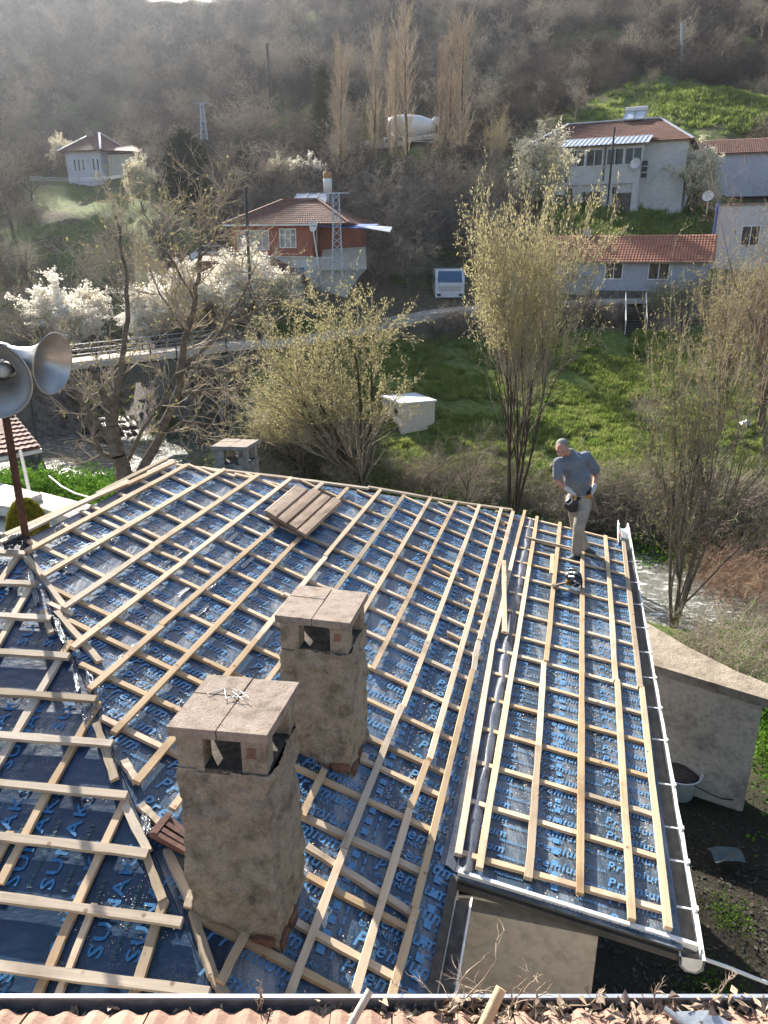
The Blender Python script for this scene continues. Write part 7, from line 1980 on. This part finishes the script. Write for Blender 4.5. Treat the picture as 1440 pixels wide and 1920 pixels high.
# grass tufts
gr_ = np.random.default_rng(14); nb_l = 46
a = gr_.uniform(0, 6.28, nb_l); r0 = gr_.uniform(0, .16, nb_l); P0 = np.column_stack([np.cos(a) * r0, np.sin(a) * r0, np.zeros(nb_l)])
lean = np.column_stack([gr_.normal(0, .09, nb_l), gr_.normal(0, .09, nb_l), gr_.uniform(.08, .24, nb_l)]); wd = np.column_stack([-np.sin(a), np.cos(a), np.zeros(nb_l)]) * .012
vs = np.stack([P0 - wd, P0 + wd, P0 + lean * .6 + wd * 1.4, P0 + lean], 1).reshape(-1, 3)
tuft = mobj('grass_tuft', np_mesh('grass_tuft', vs, np.arange(4 * nb_l).reshape(-1, 4), [M_GRASS]), None, gz_(820, 860, 39, 0)); tag(tuft, 'tuft of bright grass between the small hut and the brambles', 'grass'); tuft['kind'] = 'stuff'
def gar(r): return (r.uniform(-7, 34), r.uniform(34.5, 54.5))
def gcond(p):
    v_ = mnoise.noise(Vector((p[0] * .28, p[1] * .45, 4))) + .5 * mnoise.noise(Vector((p[0] * 1.1, p[1] * 1.3, 4)))
    return v_ > -.18
P_ = in_poly_pts(26000, gar, .0, 15, gcond); scatter('garden_grass', P_, tuft, .6, 1.7, .4, 'bright green grass and weeds covering the garden', 50)
def wide(lst):
    def f(r):
        x, y, D, rx, ry = lst[r.integers(len(lst))]; c_ = at(x, y, D); return (c_[0] + r.normal(0, rx), c_[1] + r.normal(0, ry))
    return f
P_ = in_poly_pts(5000, wide([(480, 850, 38, 3, 1.6), (120, 940, 28, 3, 1.0), (60, 640, 59, 3, 2), (600, 632, 55.2, 3, .5), (420, 790, 43, 2, 1.4), (1330, 930, 33, 3, .8), (880, 925, 34, 3, .7), (290, 775, 50, 1, 1)]), .0, 16); scatter('bank_grass', P_, tuft, .8, 2.0, .4, 'green herbs on the stream banks', 51)
P_ = in_poly_pts(4200, wide([(1320, 225, 113, 8, 5), (1200, 430, 76, 6, 4), (600, 235, 113, 8, 3), (1400, 215, 115, 6, 4)]), .0, 17); scatter('hill_grass', P_, tuft, 1.5, 4.0, .3, 'grass on the open patches of the hillside', 52)
# leafy ground cover clump
vs, f = leaf_quads(sh1[:, :] * np.array([1, 1, .5, 1, 1, .5, 1, 1, 1]), 900, .09, 18, .06, 1.3, 1)
herb = mobj('nettle_clump', np_mesh('nettle_clump', vs, f, [M_IVY]), None, gz_(850, 945, 33, .05)); tag(herb, 'clump of bright leafy herbs on the bank behind the roof hip', 'herbs')
P_ = in_poly_pts(130, along([at(700, 930, 35)[:2], at(860, 945, 33)[:2], at(960, 960, 32)[:2]], .6), -.1, 19); scatter('bank_herbs', P_, herb, .5, 1.0, .2, 'bright leafy herbs on the near side of the brambles', 53)
P_ = in_poly_pts(60, along([at(1280, 990, 30)[:2], at(1440, 990, 30)[:2]], .9), -.1, 20); scatter('bank_herbs', P_, herb, .5, 1.0, .2, None, 54)
P_ = in_poly_pts(70, along([at(20, 935, 28)[:2], at(150, 945, 27)[:2], at(200, 940, 27)[:2]], 1.0), -.1, 21); scatter('bank_herbs', P_, herb, .5, 1.0, .2, None, 55)
P_ = in_poly_pts(60, lambda r: (r.uniform(6.6, 11), r.uniform(8, 14)), -.1, 22); scatter('yard_weeds', P_[(P_[:, 0] > 7.2)], herb, .3, .7, .2, 'weeds in the shaded yard', 56)
P_ = in_poly_pts(14, lambda r: (r.uniform(4.2, 9), r.uniform(2.5, 8.6)), -.12, 222, lambda p: mnoise.noise(Vector((p[0] * .7, p[1] * .7, 5))) > -.05 and p[0] > 3.2 + .1 * p[1] and p[0] < 5.0); scatter('yard_weeds', P_, herb, .15, .38, .2, None, 57)
# golden thuja
q = at(52, 990, 17); th_ = MB().tube([(q[0], q[1], 4.6), (q[0], q[1], 5.6)], .06, 6)
th_e = empty('thuja_bush', (q[0], q[1], 4.7), 'clipped golden green thuja beside the rusty loudspeaker pole', 'shrub')
wp(th_.build('trunk', M_BARKD), th_e)
r = np.random.default_rng(24); n = 9000; a = r.uniform(0, 6.28, n); h_ = r.uniform(0, 1, n) ** .8; rr_s = .50 * np.sqrt(np.clip(1 - (h_ - .35) ** 2 / .45, .02, 1)) * r.uniform(.75, 1.02, n)
Pq = np.column_stack([q[0] + np.cos(a) * rr_s, q[1] + np.sin(a) * rr_s, 4.9 + h_ * 1.55]); dr = np.column_stack([np.cos(a) * .3, np.sin(a) * .3, np.ones(n)]) + r.normal(0, .25, (n, 3)); dr /= np.linalg.norm(dr, axis=1)[:, None]
bb = np.cross(dr, r.normal(size=(n, 3))); bb /= np.linalg.norm(bb, axis=1)[:, None]; s_ = r.uniform(.03, .07, n)[:, None]
vs = np.stack([Pq - dr * s_, Pq + bb * s_ * .3, Pq + dr * s_, Pq - bb * s_ * .3], 1).reshape(-1, 3)
wp(mobj('foliage', np_mesh('foliage', vs, np.arange(4 * n).reshape(-1, 4), [M_THUJA])), th_e)
# dead leaves and litter in the shaded yard
ry = random.Random(6)
vs, f = leaf_cloud(9000, lambda: (lambda x, y: (x, y, hz0(x, y) + .03 + abs(ry.gauss(0, .02))))(ry.uniform(1.6, 8), ry.uniform(2.2, 10)) , .02, .075, 9, .5, .4) if False else (None, None)
xy = np.column_stack([rng.uniform(1.0, 9, 11000), rng.uniform(2.0, 10.5, 11000)]); zz = height(xy) + .02
n = len(xy); P0 = np.column_stack([xy, zz]); a = rng.normal(size=(n, 3)); a[:, 2] *= .3; a /= np.linalg.norm(a, axis=1)[:, None]; b_ = np.cross(a, np.tile([0, 0, 1.0], (n, 1)) + rng.normal(0, .5, (n, 3))); b_ /= np.linalg.norm(b_, axis=1)[:, None]
s_ = rng.uniform(.012, .05, n)[:, None]; vs = np.stack([P0 - a * s_, P0 + b_ * s_ * .5, P0 + a * s_, P0 - b_ * s_ * .5], 1).reshape(-1, 3)
o = mobj('yard_litter', np_mesh('yard_litter', vs, np.arange(4 * n).reshape(-1, 4), [simple('dark_leaf', (0.07, 0.055, 0.04), (0.02, 0.026, 0.018), 3, .8, 0, 0)])); o['kind'] = 'stuff'; o['label'] = 'dead leaves and rubble on the shaded yard'
q = atz(1355, 1612, 3.1); cl = MB(); cl.add([tuple(q + np.array([x * .16 + .03 * math.sin(y * 3), y * .1, .03 + .05 * abs(math.sin(x * 2 + y))])) for x in range(-1, 3) for y in range(-1, 3)], [(i * 4 + j, (i + 1) * 4 + j, (i + 1) * 4 + j + 1, i * 4 + j + 1) for i in range(3) for j in range(3)])
tag(cl.build('plastic_rag', simple('pale_rag', (0.07, 0.10, 0.10), None, 5, .6)), 'pale crumpled plastic scrap on the dark yard floor', 'rag')
# river stones beyond the bridge
st_ = MB(); rs_ = random.Random(12)
for k in range(90):
    c_ = at(rs_.uniform(110, 400), 770, rs_.uniform(49, 62)); s_ = rs_.uniform(.12, .5); z_ = max(.0, hz(c_[0], c_[1]))
    st_.lathe([(.001, -s_ * .5), (s_ * .8, -s_ * .2), (s_, s_ * .1), (s_ * .5, s_ * .4), (.001, s_ * .45)], 6, Matrix.Translation((c_[0], c_[1], z_)) @ Matrix.Rotation(rs_.uniform(0, 6), 4, (rs_.random(), rs_.random(), 1)), smooth=False)
o = st_.build('river_stones', M_STONE); o['kind'] = 'stuff'; o['label'] = 'grey stones in the stream bed beyond the bridge'
# ================================================================ haze
hb_ = MB().box((0, 0, 62), (5300, 5300, 132))
hz_o = hb_.build('haze', M_WHITE); hz_o['kind'] = 'stuff'
hm_ = bpy.data.materials.new('thin_haze'); hm_.use_nodes = True
for n in list(hm_.node_tree.nodes): hm_.node_tree.nodes.remove(n)
pv = hm_.node_tree.nodes.new('ShaderNodeVolumePrincipled'); ho = hm_.node_tree.nodes.new('ShaderNodeOutputMaterial')
pv.inputs['Color'].default_value = (0.82, 0.88, 1.0, 1); pv.inputs['Density'].default_value = 0.00014; pv.inputs['Anisotropy'].default_value = 0.72
hm_.node_tree.links.new(pv.outputs[0], ho.inputs['Volume'])
hz_o.data.materials.clear(); hz_o.data.materials.append(hm_)
